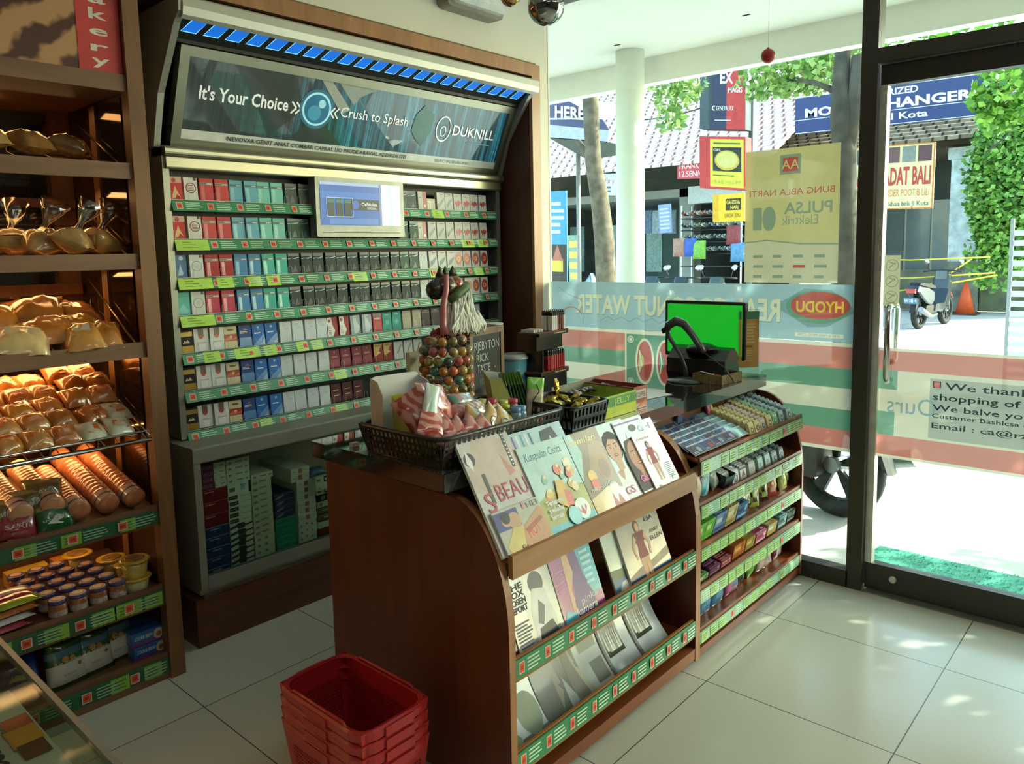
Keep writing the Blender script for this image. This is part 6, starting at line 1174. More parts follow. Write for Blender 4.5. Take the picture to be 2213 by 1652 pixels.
# bread poster with red name strip
def crust():
    m, nt, b = new_mat('bread_photo'); N = nt.nodes.new; n, w, cr, tc, mp = N('ShaderNodeTexNoise'), N('ShaderNodeTexWave'), N('ShaderNodeValToRGB'), N('ShaderNodeTexCoord'), N('ShaderNodeMapping')
    mp.inputs['Rotation'].default_value = (0, .9, 0); w.inputs['Scale'].default_value = 2.6; w.inputs['Distortion'].default_value = 7; w.inputs['Detail'].default_value = 3; w.inputs['Detail Scale'].default_value = 2.2; w.bands_direction = 'Z'
    e = cr.color_ramp.elements; e[0].color = lin('4c2414'); e[0].position = .12; e[1].color = lin('bc8c60'); e[1].position = .5
    nt.links.new(tc.outputs['Object'], mp.inputs[0]); nt.links.new(mp.outputs[0], w.inputs[0]); nt.links.new(w.outputs['Fac'], cr.inputs[0]); nt.links.new(cr.outputs[0], b.inputs['Base Color']); b.inputs['Roughness'].default_value = .4; return m
po = thing('bakery_sign', 'bread photo sign with vertical red bakery name strip on top of the shelf', 'sign', (.20, BY+.012, 2.084)); mb = MB(); mb.box(0, .895, 0, .006, 0, .60, crust()); mb.build('photo_panel', po)
mb = MB(); p = Panel(mb, (.765, -.001, 0), (.13, 0, 0), (0, 0, .60), .0006); p.rect(0, 0, 1, 1, M('c83a38', .45))
for i, ch in enumerate('yrekaB'): p.text(ch, .5, .022+.082*i+(0 if ch != 'y' else .012), .056 if ch in 'kB' else .042, M('dcd8cc', .5), align='c', bold=.02, w=.42)
mb.build('name_strip', po)
# ---- goods: bread
WR = lambda c, v=.25: M(c, .18, coat=.9, var=v, scale=22)
def lab(c, c2=None): return lambda p: (p.rect(.25, .3, .72, .7, M(c, .35, coat=.5)), p.rect(.32, .42, .65, .58, M(c2 or 'e0d8cc', .35, coat=.5)))
gi = 200
def bun(x, y, z, w, h, t, c, label, group, rot, art=None, crk=.12, name='wrapped_bread', cat='bread'):
    global gi; gi += 1
    return bag(name, cat, label, w, h, t, WR(c) if isinstance(c, str) else c, (x, y, z), rot, gi, art, group, crk)
for k in range(3): bun(.72+.13*k, 2.78+.03*k, 1.86, .13, .12, .08, ['a88450', '9c7444', '8c6c44'][k], 'brown wrapped bun on the second shelf, %s from the left' % nth(k), 'buns on the second shelf', (.35, 0, k*.5))
for k, (x, y) in enumerate(((.86, 2.80), (.93, 2.74), (1.02, 2.78), (.79, 2.86))):
    bun(x, y, 1.545, .13, .12, .09, 'b89058', 'round loaf in a twisted clear bag on the third shelf, %s of four' % nth(k), 'twisted loaf bags', (.4, 0, k))
    b = MB(); b.lathe([(.012, 0), (.009, .02), (.03, .06), (.045, .10), (.04, .10)], (0, 0, 0), 9, clear('bag_neck%d' % k, 'e8dcc8', .15, .25, .9), cap=False); o = b.build('bag_neck', loc=(0, 0, .045), rot=(.1, .3-.2*k, 0)); o.parent = bpy.data.objects['wrapped_bread.%03d' % (len([q for q in bpy.data.objects if q.name.startswith('wrapped_bread')])-1)]
for k, (x, y, z, w, c) in enumerate(((.48, 2.72, 1.25, .2, 'c89848'), (.62, 2.74, 1.255, .2, 'bc9c6c'), (.74, 2.72, 1.24, .18, 'd0b480'), (.84, 2.76, 1.26, .17, 'b8702c'), (.95, 2.78, 1.26, .16, 'b87428'), (.92, 2.70, 1.235, .12, 'c89048'), (1.0, 2.72, 1.235, .10, 'b87c34'), (.55, 2.85, 1.30, .2, 'c88c40'), (.70, 2.87, 1.31, .2, 'b87830'), (.84, 2.88, 1.32, .18, 'a86828'), (.97, 2.88, 1.30, .14, 'b87834'))):
    bun(x, y, z, w, .15, .075, c, 'bagged golden bread on the fourth shelf, %s of the pile' % nth(k), 'bagged bread on the fourth shelf', (.5, .1*(-1)**k, .4*math.sin(k*2)), lab('b8b4a0', 'a8a898') if k in (2, 5) else None, .16)
r5 = random.Random(21)
for j in range(5):
    for k in range(7):
        x = .50+.085*k+.02*(j % 2); y = 2.685+.075*j; z = .925+.033*j+(.008 if j else 0)
        if x > 1.05: continue
        white = (j == 0 and k >= 5) or (j == 1 and k == 6); tall = j >= 2 and k >= 5
        c = 'c4c0a8' if white else ['c8843c', 'd09040', 'b87034', 'c88c50', 'a8682c'][r5.randrange(5)]
        a_ = lab(['d05a2c', 'c84c30', 'a03c48', 'd8682c', 'c0503c'][r5.randrange(5)], 'd8a080') if r5.random() < .75 or white else None
        bun(x+r5.uniform(-.008, .008), y, z+(.02 if tall else 0), .095, .09, .06 if not white else .035, c, '%s bun with %s label, wire shelf, %s row, %s from left' % ('white wrapped' if white else 'golden wrapped', 'red' if a_ else 'no', nth(j), nth(k)), 'wrapped buns on the wire shelf', (.55+r5.uniform(-.1, .15), r5.uniform(-.15, .15), r5.uniform(-.35, .35)), a_, .13)
# cookie rolls lying on the sloping board
def roll(x, z0, L, label, c='c87c54'):
    t = thing('biscuit_roll', label, 'biscuit roll', (x, BY+.035, z0), 0, 'wrapped biscuit rolls'); b = MB(); r = .036; N = 18; prf = []
    for i in range(N): s_ = i/N*L; prf += [(r*.93, s_), (r, s_+.006), (r, s_+L/N*.6), (r*.94, s_+L/N*.95)]
    d = Vector((-.05, .95, .27)).normalized(); b.lathe([(r*.2, -.002)]+prf, (0, 0, r+.006), 16, M(c, .2, coat=.7, var=.3, scale=18), ax=d); b.build('roll', t)
    b = MB(); b.lathe([(r*1.01, .004), (r*1.01, .055)], (0, 0, r+.006), 16, M('c0a49c', .25, coat=.7, var=.2), ax=d, cap=False); b.lathe([(r*1.015, .05), (r*1.015, .056)], (0, 0, r+.006), 16, M('b04438', .3), ax=d, cap=False); b.lathe([(r*1.02, .022), (r*1.02, .030)], (0, 0, r+.006), 16, M('3c3430', .4, var=.6, scale=90), ax=d, cap=False); b.build('paper_band', t)
for k, x in enumerate((1.04, .955, .865)): roll(x, .625, .40-.1*(k == 2), 'copper coloured biscuit roll on the sloping board, %s from the right post' % nth(k))
roll(.79, .66, .30, 'peach coloured biscuit roll fourth from the right post', 'd09468'); roll(.70, .66, .30, 'peach biscuit roll at the left behind the green packets', 'd09c70')
for k, (x, y, z, c) in enumerate(((.60, 2.70, .665, '8c2c34'), (.685, 2.695, .67, '9c3844'), (.79, 2.69, .67, '1f5c34'), (.64, 2.73, .71, '6c6430'), (.74, 2.73, .725, '5c5c30'), (.78, 2.75, .745, '6c6840'), (.56, 2.75, .72, '7c7038'))):
    bun(x, y, z, .115, .085, .045, (lambda u, v, c=c: WR('8c8454') if v > .8 else WR(c)), 'crumpled %s snack packet, %s of the front left heap' % (['red', 'dark red', 'bright green', 'olive', 'olive-gold', 'khaki', 'gold'][k], nth(k)), 'snack packets on the sloping board', (1.0, .1, .15*(-1)**k), lambda p: (p.poly([(.2, .2), (.5, .5), (.85, .35), (.6, .15)], M('c0c4b4', .3)), p.text('SARI', .22, .3, .16, M('dcd8d0', .4), w=.5)), .2, 'snack_packet', 'snack packet')
# jars, cups, bars
b = MB(); b.lathe([(.024, 0), (.027, .004), (.027, .043), (.023, .048)], (0, 0, 0), 18, M('a8683c', .15, coat=.8, var=.35, scale=30)); b.lathe([(.0273, .008), (.0273, .028)], (0, 0, 0), 18, M('b8a89c', .4, var=.5, scale=70), cap=False); JB = proto(b, 'jar')
b = MB(); b.lathe([(.0255, .046), (.027, .048), (.027, .058), (.024, .06)], (0, 0, 0), 18, M('4a4a80', .3, coat=.3)); b.lathe([(.017, .0602), (.016, .061)], (0, 0, 0), 14, M('a8846c', .35, var=.3, scale=60)); JL = proto(b, 'lid')
jn = 0
for j in range(5):
    for k in range(4):
        if j == 4 and k == 0: continue
        x = .965-.062*k-.012*j; y = 2.70+.060*j; t = thing('jam_jar', 'small jar with blue-violet lid, %s row from the front, %s from the yellow cups' % (nth(j), nth(k)), 'jar', (x, y, .335+.0027*j*3), .5*k, 'jars with violet lids')
        for nm, me in (('jar', JB), ('lid', JL)): o = bpy.data.objects.new(nm, me); C.objects.link(o); o.parent = t
for k, (x, y, z) in enumerate(((1.03, 2.71, .335), (1.03, 2.71, .385), (1.045, 2.80, .34), (1.02, 2.89, .345), (.95, 3.02, .35))):
    t = thing('yellow_cup', 'squat yellow dessert cup, %s counted from the front stack' % nth(k), 'cup', (x, y, z), .3*k, 'yellow dessert cups'); h = .048 if k == 0 else .062
    b = MB(); b.lathe([(.034, 0), (.036, .004), (.045, h)], (0, 0, 0), 24, M('c8b45c' if k else 'c4bc8c', .3, coat=.4, var=.2)); b.build('cup', t); b = MB(); b.lathe([(.050, h-.004), (.051, h+.001), (.043, h+.003)], (0, 0, 0), 24, M('c8a43c', .3, coat=.4)); b.lathe([(.034, h+.0032), (.03, h+.005)], (0, 0, 0), 16, M('8c6c3c', .3, var=.5, scale=60)); b.build('lid', t)
for j in range(3):
    for k in range(4):
        bun(.60+.015*k, 2.70+.05*j+.01*k, .352+.02*k, .20, .05, .02, ['a8404c', 'c8c4c4', 'b86c3c', 'a8b83c'][(j+k) % 4] if True else '', 'flat %s snack bar pack, %s layer of the %s pile' % (['pink-red', 'silver', 'orange', 'lime'][(j+k) % 4], nth(k), nth(j)), 'snack bar packs', (.12, 0, .12), None, .1, 'snack_bar', 'snack bar')
b = MB(); b.box(0, .13, 0, .06, 0, .05, M('b09434', .35, coat=.4)); o = b.build('yellow_box', loc=(.72, 2.99, .36)); tag(o, 'gold box behind the snack bars on the jar shelf', 'box')
b = MB(); b.box(0, .06, 0, .06, 0, .05, M('b87c2c', .35, coat=.4)); o = b.build('orange_box', loc=(.87, 3.0, .36)); tag(o, 'small orange box right of the gold one on the jar shelf', 'box')
# bottom shelf
def pouch(u, v): return WR('1f4c24', .1) if v > .78 or v < .1 else (WR('4c7484', .1) if v > .64 else (WR('2c5c2c', .1) if v > .48 else WR('c4c4b8', .05)))
for k, (x, y) in enumerate(((.795, 2.73), (.885, 2.745), (.965, 2.77))):
    bun(x, y, .165, .13, .18, .06, pouch, 'green and white stand-up pouch on the bottom shelf, %s from the left' % nth(k), 'green and white pouches', (1.42, 0, .1), lambda p: (p.disc(.42, .58, .08, M('b07c34', .4), 10), p.disc(.58, .57, .07, M('a87434', .4), 10), p.text('Le haidee', .2, .50, .055, M('c8ccb4', .4), w=.6, shear=.2), p.text('POMECH', .35, .27, .04, M('5c6458', .4), w=.3), p.disc(.75, .42, .05, M('6c6444', .4), 10)), .07, 'stand_up_pouch', 'pouch')
bun(.66, 2.73, .15, .13, .16, .06, (lambda u, v: WR('243c7c') if v > .55 or u > .8 else WR('a8acac')), 'blue and silver snack bag at the left of the bottom shelf', None, (1.35, 0, .15), lambda p: p.poly([(.2, .6), (.4, .85), (.7, .75), (.6, .55)], M('c8b444', .3)), .2, 'snack_bag', 'snack bag')
for k in range(2):
    b = MB(); b.box(0, .115, 0, .16, 0, .048, M('2c64a8', .3, coat=.4)); p = Panel(b, (0, 0, 0), (.115, 0, 0), (0, 0, .048), .0006); p.poly([(0, 0), (1, 0), (1, .15), (0, .22)], M('8c3c78', .3)); p.disc(.82, .5, .16, M('c0b49c', .3), 14, ry=.4); p.disc(.82, .45, .08, M('8c5c38', .3), 10, ry=.2); p.text('COOKIE BREW', .1, .45, .26, M('dce4ec', .4), w=.55, bold=.02, shear=.2)
    p = Panel(b, (-.0005, .16, 0), (0, -.16, 0), (0, 0, .048), .0006); p.rect(.05, .2, .95, .8, M('5c7c9c', .3)); o = b.build('biscuit_box', loc=(1.0-.004*k, 2.70+.004*k, .0815+.0495*k)); tag(o, 'blue biscuit box on the bottom shelf, %s of the pair' % ['lower', 'upper'][k], 'box', 'blue biscuit boxes')
# ================================================================ RED SHOPPING BASKETS
RED = M('a81c22', .38, coat=.25, var=.06, scale=10)
t = thing('shopping_basket', 'red plastic shopping basket, topmost of the nested stack, papers inside', 'shopping basket', (1.132, 1.605, .105), .0, 'nested red shopping baskets')
w0, d0, w1, d1, hb = .084, .150, .107, .180, .235
B = [(-w0, -d0), (w0, -d0), (w0, d0), (-w0, d0)]; T = [(-w1, -d1), (w1, -d1), (w1, d1), (-w1, d1)]
mb = MB()
for k in range(4):
    a, b_, ta, tb = B[k], B[(k+1) % 4], T[k], T[(k+1) % 4]; n_ = 20 if k % 2 == 0 else 34
    sh_ = .86; mb_o = (a[0]+(ta[0]-a[0])*0, a[1], 0)
    # trapezoid wall as a lattice: place bars between the bottom and top edges
    a3, b3, ta3, tb3 = Vector((*a, 0)), Vector((*b_, 0)), Vector((*ta, hb)), Vector((*tb, hb)); nn = (b3-a3).cross(ta3-a3).normalized()
    def W(s_, v_): return (a3+(b3-a3)*s_)*(1-v_)+(ta3+(tb3-ta3)*s_)*v_
    def bar2(s0, s1, v0, v1): mb.prism([W(s0, v0), W(s1, v0), W(s1, v1), W(s0, v1)], -nn*.0022, RED)
    bar2(0, 1, 0, .08); bar2(0, 1, .74, 1); bar2(0, .09, .08, .74); bar2(.91, 1, .08, .74)
    if k % 2: bar2(.46, .54, .08, .74)
    for i in range(n_+1):
        s_ = .09+.82*i/n_; f = .82/n_*.2; bar2(s_-f, s_+f, .08, .74)
    nv_ = 16
    for j in range(nv_+1): v_ = .08+.66*j/nv_; f = .66/nv_*.2; bar2(.09, .91, v_-f, v_+f)
mb.box(-w0, w0, -d0, d0, 0, .004, RED); mb.build('basket_wall', t)
def rimloop(w, d, r, z, n=6):
    P = []
    for (qx, qy, s_) in ((w-r, d-r, 0), (-w+r, d-r, 1), (-w+r, -d+r, 2), (w-r, -d+r, 3)):
        for k in range(n+1): a = (s_+k/n)*PI/2; P.append(Vector((qx+r*math.cos(a), qy+r*math.sin(a), z)))
    return P
mb = MB(); L0, L1, L2, L3 = rimloop(w1-.006, d1-.006, .045, hb-.004), rimloop(w1+.004, d1+.004, .05, hb), rimloop(w1+.011, d1+.011, .055, hb-.005), rimloop(w1+.009, d1+.009, .055, hb-.026); n_ = len(L0); LL = [L0, L1, L2, L3, rimloop(w1+.006, d1+.006, .052, hb-.026), rimloop(w1+.002, d1+.002, .05, hb-.008)]
vs = [q for L in LL for q in L]; fs = [(j*n_+i, ((j+1) % 6)*n_+i, ((j+1) % 6)*n_+(i+1) % n_, j*n_+(i+1) % n_) for j in range(6) for i in range(n_)]; mb.add(vs, fs, RED, False)
for s_ in (-1, 1): mb.box(-.045, .045, s_*(d1+.011)-.004, s_*(d1+.011)+.004, hb-.028, hb-.004); mb.box(s_*(w1+.011)-.003, s_*(w1+.011)+.003, -.05, .05, hb-.028, hb-.006)
mb.build('rim', t)
for s_ in (-1, 1):
    mb = MB(); mb.tube([(s_*(w1+.002), -.12, hb-.006), (s_*(w1+.001), -.11, hb+.005), (s_*(w1+.001), .11, hb+.005), (s_*(w1+.002), .12, hb-.006)], .0042, RED, 8); mb.build('handle', t)
for i, nm in enumerate(('second from the top', 'third from the top', 'lowest')): copy_tree(t, 'red plastic shopping basket, %s of the nested stack' % nm, t.location-Vector((0, 0, .033*(i+1))))
for i, (x, y, a) in enumerate(((1.115, 1.54, .4), (1.145, 1.55, -.5))):
    mb = MB(); mb.prism([(-.06, -.045, 0), (.05, -.05, .012), (.065, .04, .014), (-.05, .05, .004)], (0, 0, .001), M('c4bcb0', .6, var=.1)); o = mb.build('paper_slip', loc=(x, y, .175+.012*i), rot=(0, .1*i, a)); tag(o, 'crumpled white paper in the top red basket, %s one' % ['left', 'right'][i], 'paper', 'papers in the red basket')
# ================================================================ CLEAR CASE, LOWER LEFT
t = thing('clear_case', 'clear topped display case at the lower left corner', 'display case', (-.2, 1.0, 0)); mb = MB(); mb.mat(clear('case_pane', 'eef2ea', .04, .0, .97, 1.2)); mb.box(-.33, .533, -.75, .72, .846, .852); mb.box(.529, .533, -.75, .72, .5, .846); mb.box(-.33, .529, .716, .72, .5, .846); mb.build('clear_panel', t)
mb = MB(); mb.mat(M('7c7a6c', .3, .2)); mb.box(.527, .535, -.75, .722, .842, .854); mb.box(-.33, .527, .716, .722, .842, .854); mb.box(.527, .535, .716, .722, .5, .842); mb.build('edge_strip', t)
mb = MB(); mb.box(-.33, .533, -.75, .72, 0, .5, M('c8c8c0', .4)); mb.build('base_cabinet', t)
t = thing('price_board', 'white card with handwritten style words and food picture lying in the clear case', 'price card', (-.05, 1.0, .822)); mb = MB(); mb.box(-.3, .357, -.5, .33, 0, .004, M('b8bab2', .5, var=.06)); q = Panel(mb, (.057, .33, .0045), (0, -.6, 0), (.3, 0, 0), .0006)
q.k = 1; q.text('mi:', .27, .70, .17, M('30343a', .6)); q.text('YOGURT 11', .06, .72, .08, M('5c6468', .6), w=.16); q.text('apa', .16, .86, .06, M('4c5258', .6), w=.05); q.rect(.15, .88, .22, .99, M('b84438', .4)); q.rect(.21, .86, .30, .99, M('c88c34', .4)); q.rect(.29, .87, .36, .98, M('4c2c24', .4)); mb.build('card', t)
mb = MB(); mb.box(-.3, .30, -.5, .30, -.32, 0, M('8c8c84', .6)); mb.build('support_block', t)
# ================================================================ OUTSIDE
def ground_mat():
    m, nt, b = new_mat('pale_concrete_ground'); N = nt.nodes.new; n, cr, tc = N('ShaderNodeTexNoise'), N('ShaderNodeValToRGB'), N('ShaderNodeTexCoord')
    n.inputs['Scale'].default_value = 2.2; n.inputs['Detail'].default_value = 7; cr.color_ramp.elements[0].color = lin('a8a8a2'); cr.color_ramp.elements[1].color = lin('cfcfca'); nt.links.new(tc.outputs['Object'], n.inputs[0]); nt.links.new(n.outputs['Fac'], cr.inputs[0]); nt.links.new(cr.outputs[0], b.inputs['Base Color']); b.inputs['Roughness'].default_value = .8; return m
mb = MB(); mb.box(XW+.06, 60, -40, 60, -.1, -.03, ground_mat()); struct('ground', mb, 'pale concrete forecourt and street')
mb = MB(); mb.box(XW+.06, 5.6, -1.7, 2.9, -.03, 0, ground_mat()); struct('ground_step', mb)
PW = M('f0efe6', .7, var=.02)
mb = MB(); mb.mat(PW); mb.box(XW+.04, 5.05, -3.2, 6, 2.86, 2.95); mb.box(4.95, 5.05, -3.2, 6, 2.68, 2.86); mb.box(XW+.04, XW+.12, -3.2, YW, 2.80, 2.86); struct('ceiling_porch', mb, 'white porch ceiling outside the window')
mb = MB(); mb.lathe([(.10, -.0), (.10, 2.86)], (4.7, 3.05, 0), 28, M('e4e8dc', .6, var=.02)); struct('column_porch', mb, 'round white porch column')
a = at(1258, 78, x=4.5); b_ = at(1760, -20, x=4.5)
t = thing('awning_roller', 'white rolled awning tube hanging under the porch ceiling', 'awning', a); v = Vector((0, b_.y-a.y, 0)); mb = MB(); mb.tube([(0, 0, 0), v], .034, PW, 16); mb.build('tube', t); mb = MB(); mb.tube([(0, .002, 0), (0, -.004, 0)], .036, M('8c8880', .5), 16); mb.build('end_cap', t)
for k in (.18, .75): mb = MB(); q = v*k; mb.box(-.012, .012, q.y-.025, q.y+.025, .03, 2.86-a.z, M('98988c', .5)); mb.build('bracket', t)
mb = MB(); r_ = random.Random(2); mb.box(3.46, 3.90, -.7, 1.09, .0, .014, M('4ba089', .9, var=.25, scale=60))
for k in range(1400): x, y = 3.46+.44*r_.random(), -.7+1.79*r_.random(); mb.add([(x, y, .013), (x+.008, y+.004, .013), (x+.004+r_.uniform(-.006, .006), y+r_.uniform(-.006, .006), .024)], [(0, 1, 2)], M('5cb49c', .9, var=.2))
o = mb.build('door_mat'); tag(o, 'green bristly doormat outside the glass door', 'doormat')
def motorbike(x, y, az, label, shell='1c2226', accent='8c2028', s=1, group='parked motorbikes', plate=None, z=-.03, k=7):
    """local x forward, rear wheel at the origin"""
    t = thing('motorbike', label, 'motorbike', (x, y, z), math.radians(az), group); SH, TY, SI = M(shell, .2, coat=.8, var=.1), M('1a1a19', .75), M('9a9c9c', .3, .8)
    R_ = .285
    for wx in (0, 1.22):
        b = MB(); P = [(wx+(R_-.04)*math.cos(q*PI/16), 0, R_+(R_-.04)*math.sin(q*PI/16)) for q in range(32)]; b.tube(P, .05, TY, 8, True); b.tube([(wx+(R_-.085)*math.cos(q*PI/12), 0, R_+(R_-.085)*math.sin(q*PI/12)) for q in range(24)], .014, M('2c2c2c', .35, .5), 6, True)
        for q in range(5): a_ = q*2*PI/5+.3; b.prism([(wx+.03*math.cos(a_-.5), -.012, R_+.03*math.sin(a_-.5)), (wx+.2*math.cos(a_-.2), -.012, R_+.2*math.sin(a_-.2)), (wx+.2*math.cos(a_+.2), -.012, R_+.2*math.sin(a_+.2)), (wx+.03*math.cos(a_+.5), -.012, R_+.03*math.sin(a_+.5))], (0, .024, 0), M('26282a', .35, .4))
        b.lathe([(.045, -.05), (.045, .05)], (wx, 0, R_), 14, SI, ax=(0, 1, 0)); b.build('wheel', t)
    def shellp(prof, w, m, name, bev=.02):
        b = MB(); n_ = len(prof); cx = sum(p_[0] for p_ in prof)/n_; cz = sum(p_[1] for p_ in prof)/n_; vs = []
        for yy, sc_ in ((-w, .82), (-w*.8, .96), (0, 1), (w*.8, .96), (w, .82)): vs += [(cx+(px_-cx)*sc_, yy, cz+(pz_-cz)*sc_) for px_, pz_ in prof]
        fs = [(j*n_+i, j*n_+(i+1) % n_, (j+1)*n_+(i+1) % n_, (j+1)*n_+i) for j in range(4) for i in range(n_)]+[tuple(range(n_))[::-1], tuple(range(4*n_, 5*n_))]
        b.add(vs, fs, m, False); o = b.build(name, t); return o
    shellp([(-.38, .70), (-.30, .80), (.10, .76), (.42, .66), (.44, .50), (.30, .40), (.05, .46), (-.15, .56)], .12, SH, 'tail_fairing'); shellp([(-.25, .80), (-.22, .85), (.15, .82), (.48, .76), (.50, .70), (.1, .74)], .11, M('1c1a1a', .6), 'seat')
    shellp([(.40, .30), (.42, .42), (.75, .42), (.95, .70), (1.02, .95), (1.12, .90), (1.10, .55), (.95, .36), (.7, .26)], .15, SH, 'leg_shield'); shellp([(.98, .86), (1.0, 1.02), (1.10, 1.04), (1.18, .92), (1.12, .84)], .11, SH, 'handlebar_cover')
    shellp([(1.0, .52), (1.08, .60), (1.34, .62), (1.50, .48), (1.42, .50), (1.25, .57)], .06, M(accent, .3, coat=.6), 'front_mudguard'); shellp([(-.34, .30), (-.3, .40), (-.2, .58), (-.05, .60), (-.18, .52), (-.28, .36)], .05, M('1c1c1c', .5), 'rear_mudguard')
    b = MB(); b.tube([(1.22, -.07, .285), (1.08, -.07, .8)], .018, SI, 8); b.tube([(1.22, .07, .285), (1.08, .07, .8)], .018, SI, 8); b.build('front_fork', t)
    b = MB(); b.tube([(1.02, -.34, 1.0), (1.05, -.2, 1.02), (1.05, .2, 1.02), (1.02, .34, 1.0)], .014, M('222222', .5), 8); b.build('handlebar', t)
    for sy in (-1, 1): b = MB(); b.tube([(1.05, .24*sy, 1.02), (1.06, .28*sy, 1.14)], .006, M('222222', .4), 6); b.lathe([(.001, -.006), (.055, -.004), (.055, .006), (.001, .01)], (1.05, .30*sy, 1.19), 14, M('dfe6ea', .08, .9, 0), ax=(1, 0, .1), sy=.8); b.build('mirror', t)
    b = MB(); b.tube([(.5, -.12, .24), (.2, -.14, .22), (-.05, -.15, .28), (-.36, -.16, .38)], [.02, .03, .045, .05], SI, 12); b.build('exhaust', t); b = MB(); b.rbox(.05, .42, -.1, .1, .2, .42, .04, M('3c3c3a', .45, .5), axis='y'); b.build('engine', t)
    b = MB(); b.rbox(-.42, -.36, -.075, .075, .66, .74, .015, M('b02c24', .2, coat=.8), axis='y'); b.build('tail_lamp', t)
    b = MB(); p = Panel(b, (-.37, .12, .47), (0, -.24, 0), (-.05, 0, .12), .002); b.prism([p.P(0, 0, 0), p.P(1, 0, 0), p.P(1, 1, 0), p.P(0, 1, 0)], (.006, 0, 0), M('3c4c60', .5)); p.rect(.02, .05, .98, .95, M('5c7c94', .5), 1)
    if plate: p.text(plate, .5, .3, .4, WHITE, w=.8, align='c')
    if plate is not False: b.build('number_plate', t)
    return t
motorbike(4.27, 1.43, 71, 'black motorbike parked close outside the window, its rear wheel showing under the film', '202326', '2c2c30', z=0, plate=False)
motorbike(15.2, 3.72, -7, 'black motorbike with red tail lamp and blue plate parked by the rope fence', '20262a', '7c2028', plate='H 2B 4')
motorbike(15.4, 4.75, 12, 'dark motorbike with red side stripe partly hidden by the door post', '1c2a2c', 'a8303c')
for k, (px, c, ac) in enumerate(((1400, '24343a', '5c6c74'), (1456, '2c3c40', '8c9ca0'), (1522, '20282c', '7c2c30'), (1590, '3c4c40', '6c8c6c'))):
    p_ = at(px, 640, x=13.2); motorbike(p_.x+.1*(k % 2), p_.y, 186, '%s motorbike in the row before the shoe shop, %s from the white column' % (['blue-black', 'grey', 'black', 'green-grey'][k], nth(k)), c, ac)
p_ = at(1205, 640, x=11.5); motorbike(p_.x, p_.y, 165, 'red and white motorbike at the far left beside the food banner', 'b8b4b4', 'b03c3c')
# bike cover
p_ = at(1280, 620, x=10.5); mb = MB(); n = 12; vs = []; r_ = random.Random(6)
for j in range(7):
    for i in range(n): a_ = 2*PI*i/n; f = (1-(j/6)**2.2)*1.0+.02; vs.append((math.cos(a_)*.5*f+r_.uniform(-.03, .03), math.sin(a_)*.33*f+r_.uniform(-.03, .03), j/6*1.15))
mb.add(vs, [(j*n+i, j*n+(i+1) % n, (j+1)*n+(i+1) % n, (j+1)*n+i) for j in range(6) for i in range(n)], M('9cb4bc', .45, var=.1), True); o = mb.build('bike_cover', loc=(p_.x, p_.y, -.03)); tag(o, 'pale blue-grey cover draped over a parked bike beside the leaning trunk', 'cover')
# ---- shop building across the street
XB = 17.0
def tile_roof(name, c1, c2, gap, sx=3.2, sz=3.6):
    m, nt, b = new_mat(name); N = nt.nodes.new; tc, mp, br = N('ShaderNodeTexCoord'), N('ShaderNodeMapping'), N('ShaderNodeTexBrick')
    mp.inputs['Rotation'].default_value = (0, 0, PI/2); mp.inputs['Scale'].default_value = (1, 1, 1); br.inputs['Scale'].default_value = 1; br.inputs['Brick Width'].default_value = .26; br.inputs['Row Height'].default_value = .30; br.inputs['Mortar Size'].default_value = .035; br.inputs['Mortar Smooth'].default_value = .5
    br.inputs['Color1'].default_value = lin(c1); br.inputs['Color2'].default_value = lin(c2); br.inputs['Mortar'].default_value = lin(gap)
    nt.links.new(tc.outputs['Object'], mp.inputs[0]); nt.links.new(mp.outputs[0], br.inputs['Vector']); nt.links.new(br.outputs['Color'], b.inputs['Base Color']); b.inputs['Roughness'].default_value = .8; return m
def roof_rows(mb, x0, x1, y0, y1, z0, z1, n, m, t=.05):
    """overlapping courses of roof tiles climbing from x0 to x1"""
    for i in range(n):
        a, b = i/n, (i+1)/n; xa, xb = x0+(x1-x0)*a, x0+(x1-x0)*b; za, zb = z0+(z1-z0)*a, z0+(z1-z0)*b
        mb.prism([(xa, y0, za+t), (xb+.05, y0, zb+t*.4), (xb+.05, y0, zb-.02), (xa, y0, za-.01)], (0, y1-y0, 0), m)
    mb.cur = mb.cur
shop = thing('shop_building', 'row of open fronted shops under a pale pink tiled roof across the street', 'building', (XB, 8, 0))
RT = tile_roof('pink_roof_tile', 'e2cfc8', 'd4bcb4', '8c6460')
CONC = M('8c8c84', .8, var=.12, scale=2)
mb = MB(); roof_rows(mb, XB-1.6, XB+6, 6.6, 26, 3.35, 7.4, 26, RT); wpart('roof', mb, shop); mb = MB(); roof_rows(mb, XB+7, XB+12, 0, 6.5, 4.6, 8.2, 16, RT); mb.box(XB+7.2, XB+12, .2, 6.4, 0, 4.6, M('7c7c74', .8)); wpart('rear_wing', mb, shop)
mb = MB(); mb.box(XB+3.4, XB+3.6, 6.7, 26, 0, 5, M('5c706c', .7, var=.15, scale=1)); mb.box(XB-.1, XB+3.5, 6.7, 26, 2.75, 2.95, CONC); mb.box(XB-.1, XB+3.5, 6.6, 6.8, 0, 3.4, CONC)
for y in (9.35, 14.2, 19): mb.box(XB-.1, XB+.25, y-.2, y+.2, 0, 2.95, CONC); mb.box(XB+.25, XB+3.5, y-.06, y+.06, 0, 2.75, M('4c5654', .7))
wpart('wall', mb, shop)
mb = MB(); mb.box(XB-.5, XB-.1, 6.7, 9.1, 2.55, 2.95, M('b8bcbc', .6)); wpart('shop_canopy', mb, shop)
mb = MB(); 
for y in (7.0, 9.7, 10.8, 12.2, 13.4): mb.box(XB+1.2, XB+1.24, y, y+.5, .9, 2.2, M('6c8480', .4, var=.3))
wpart('inner_panel', mb, shop)
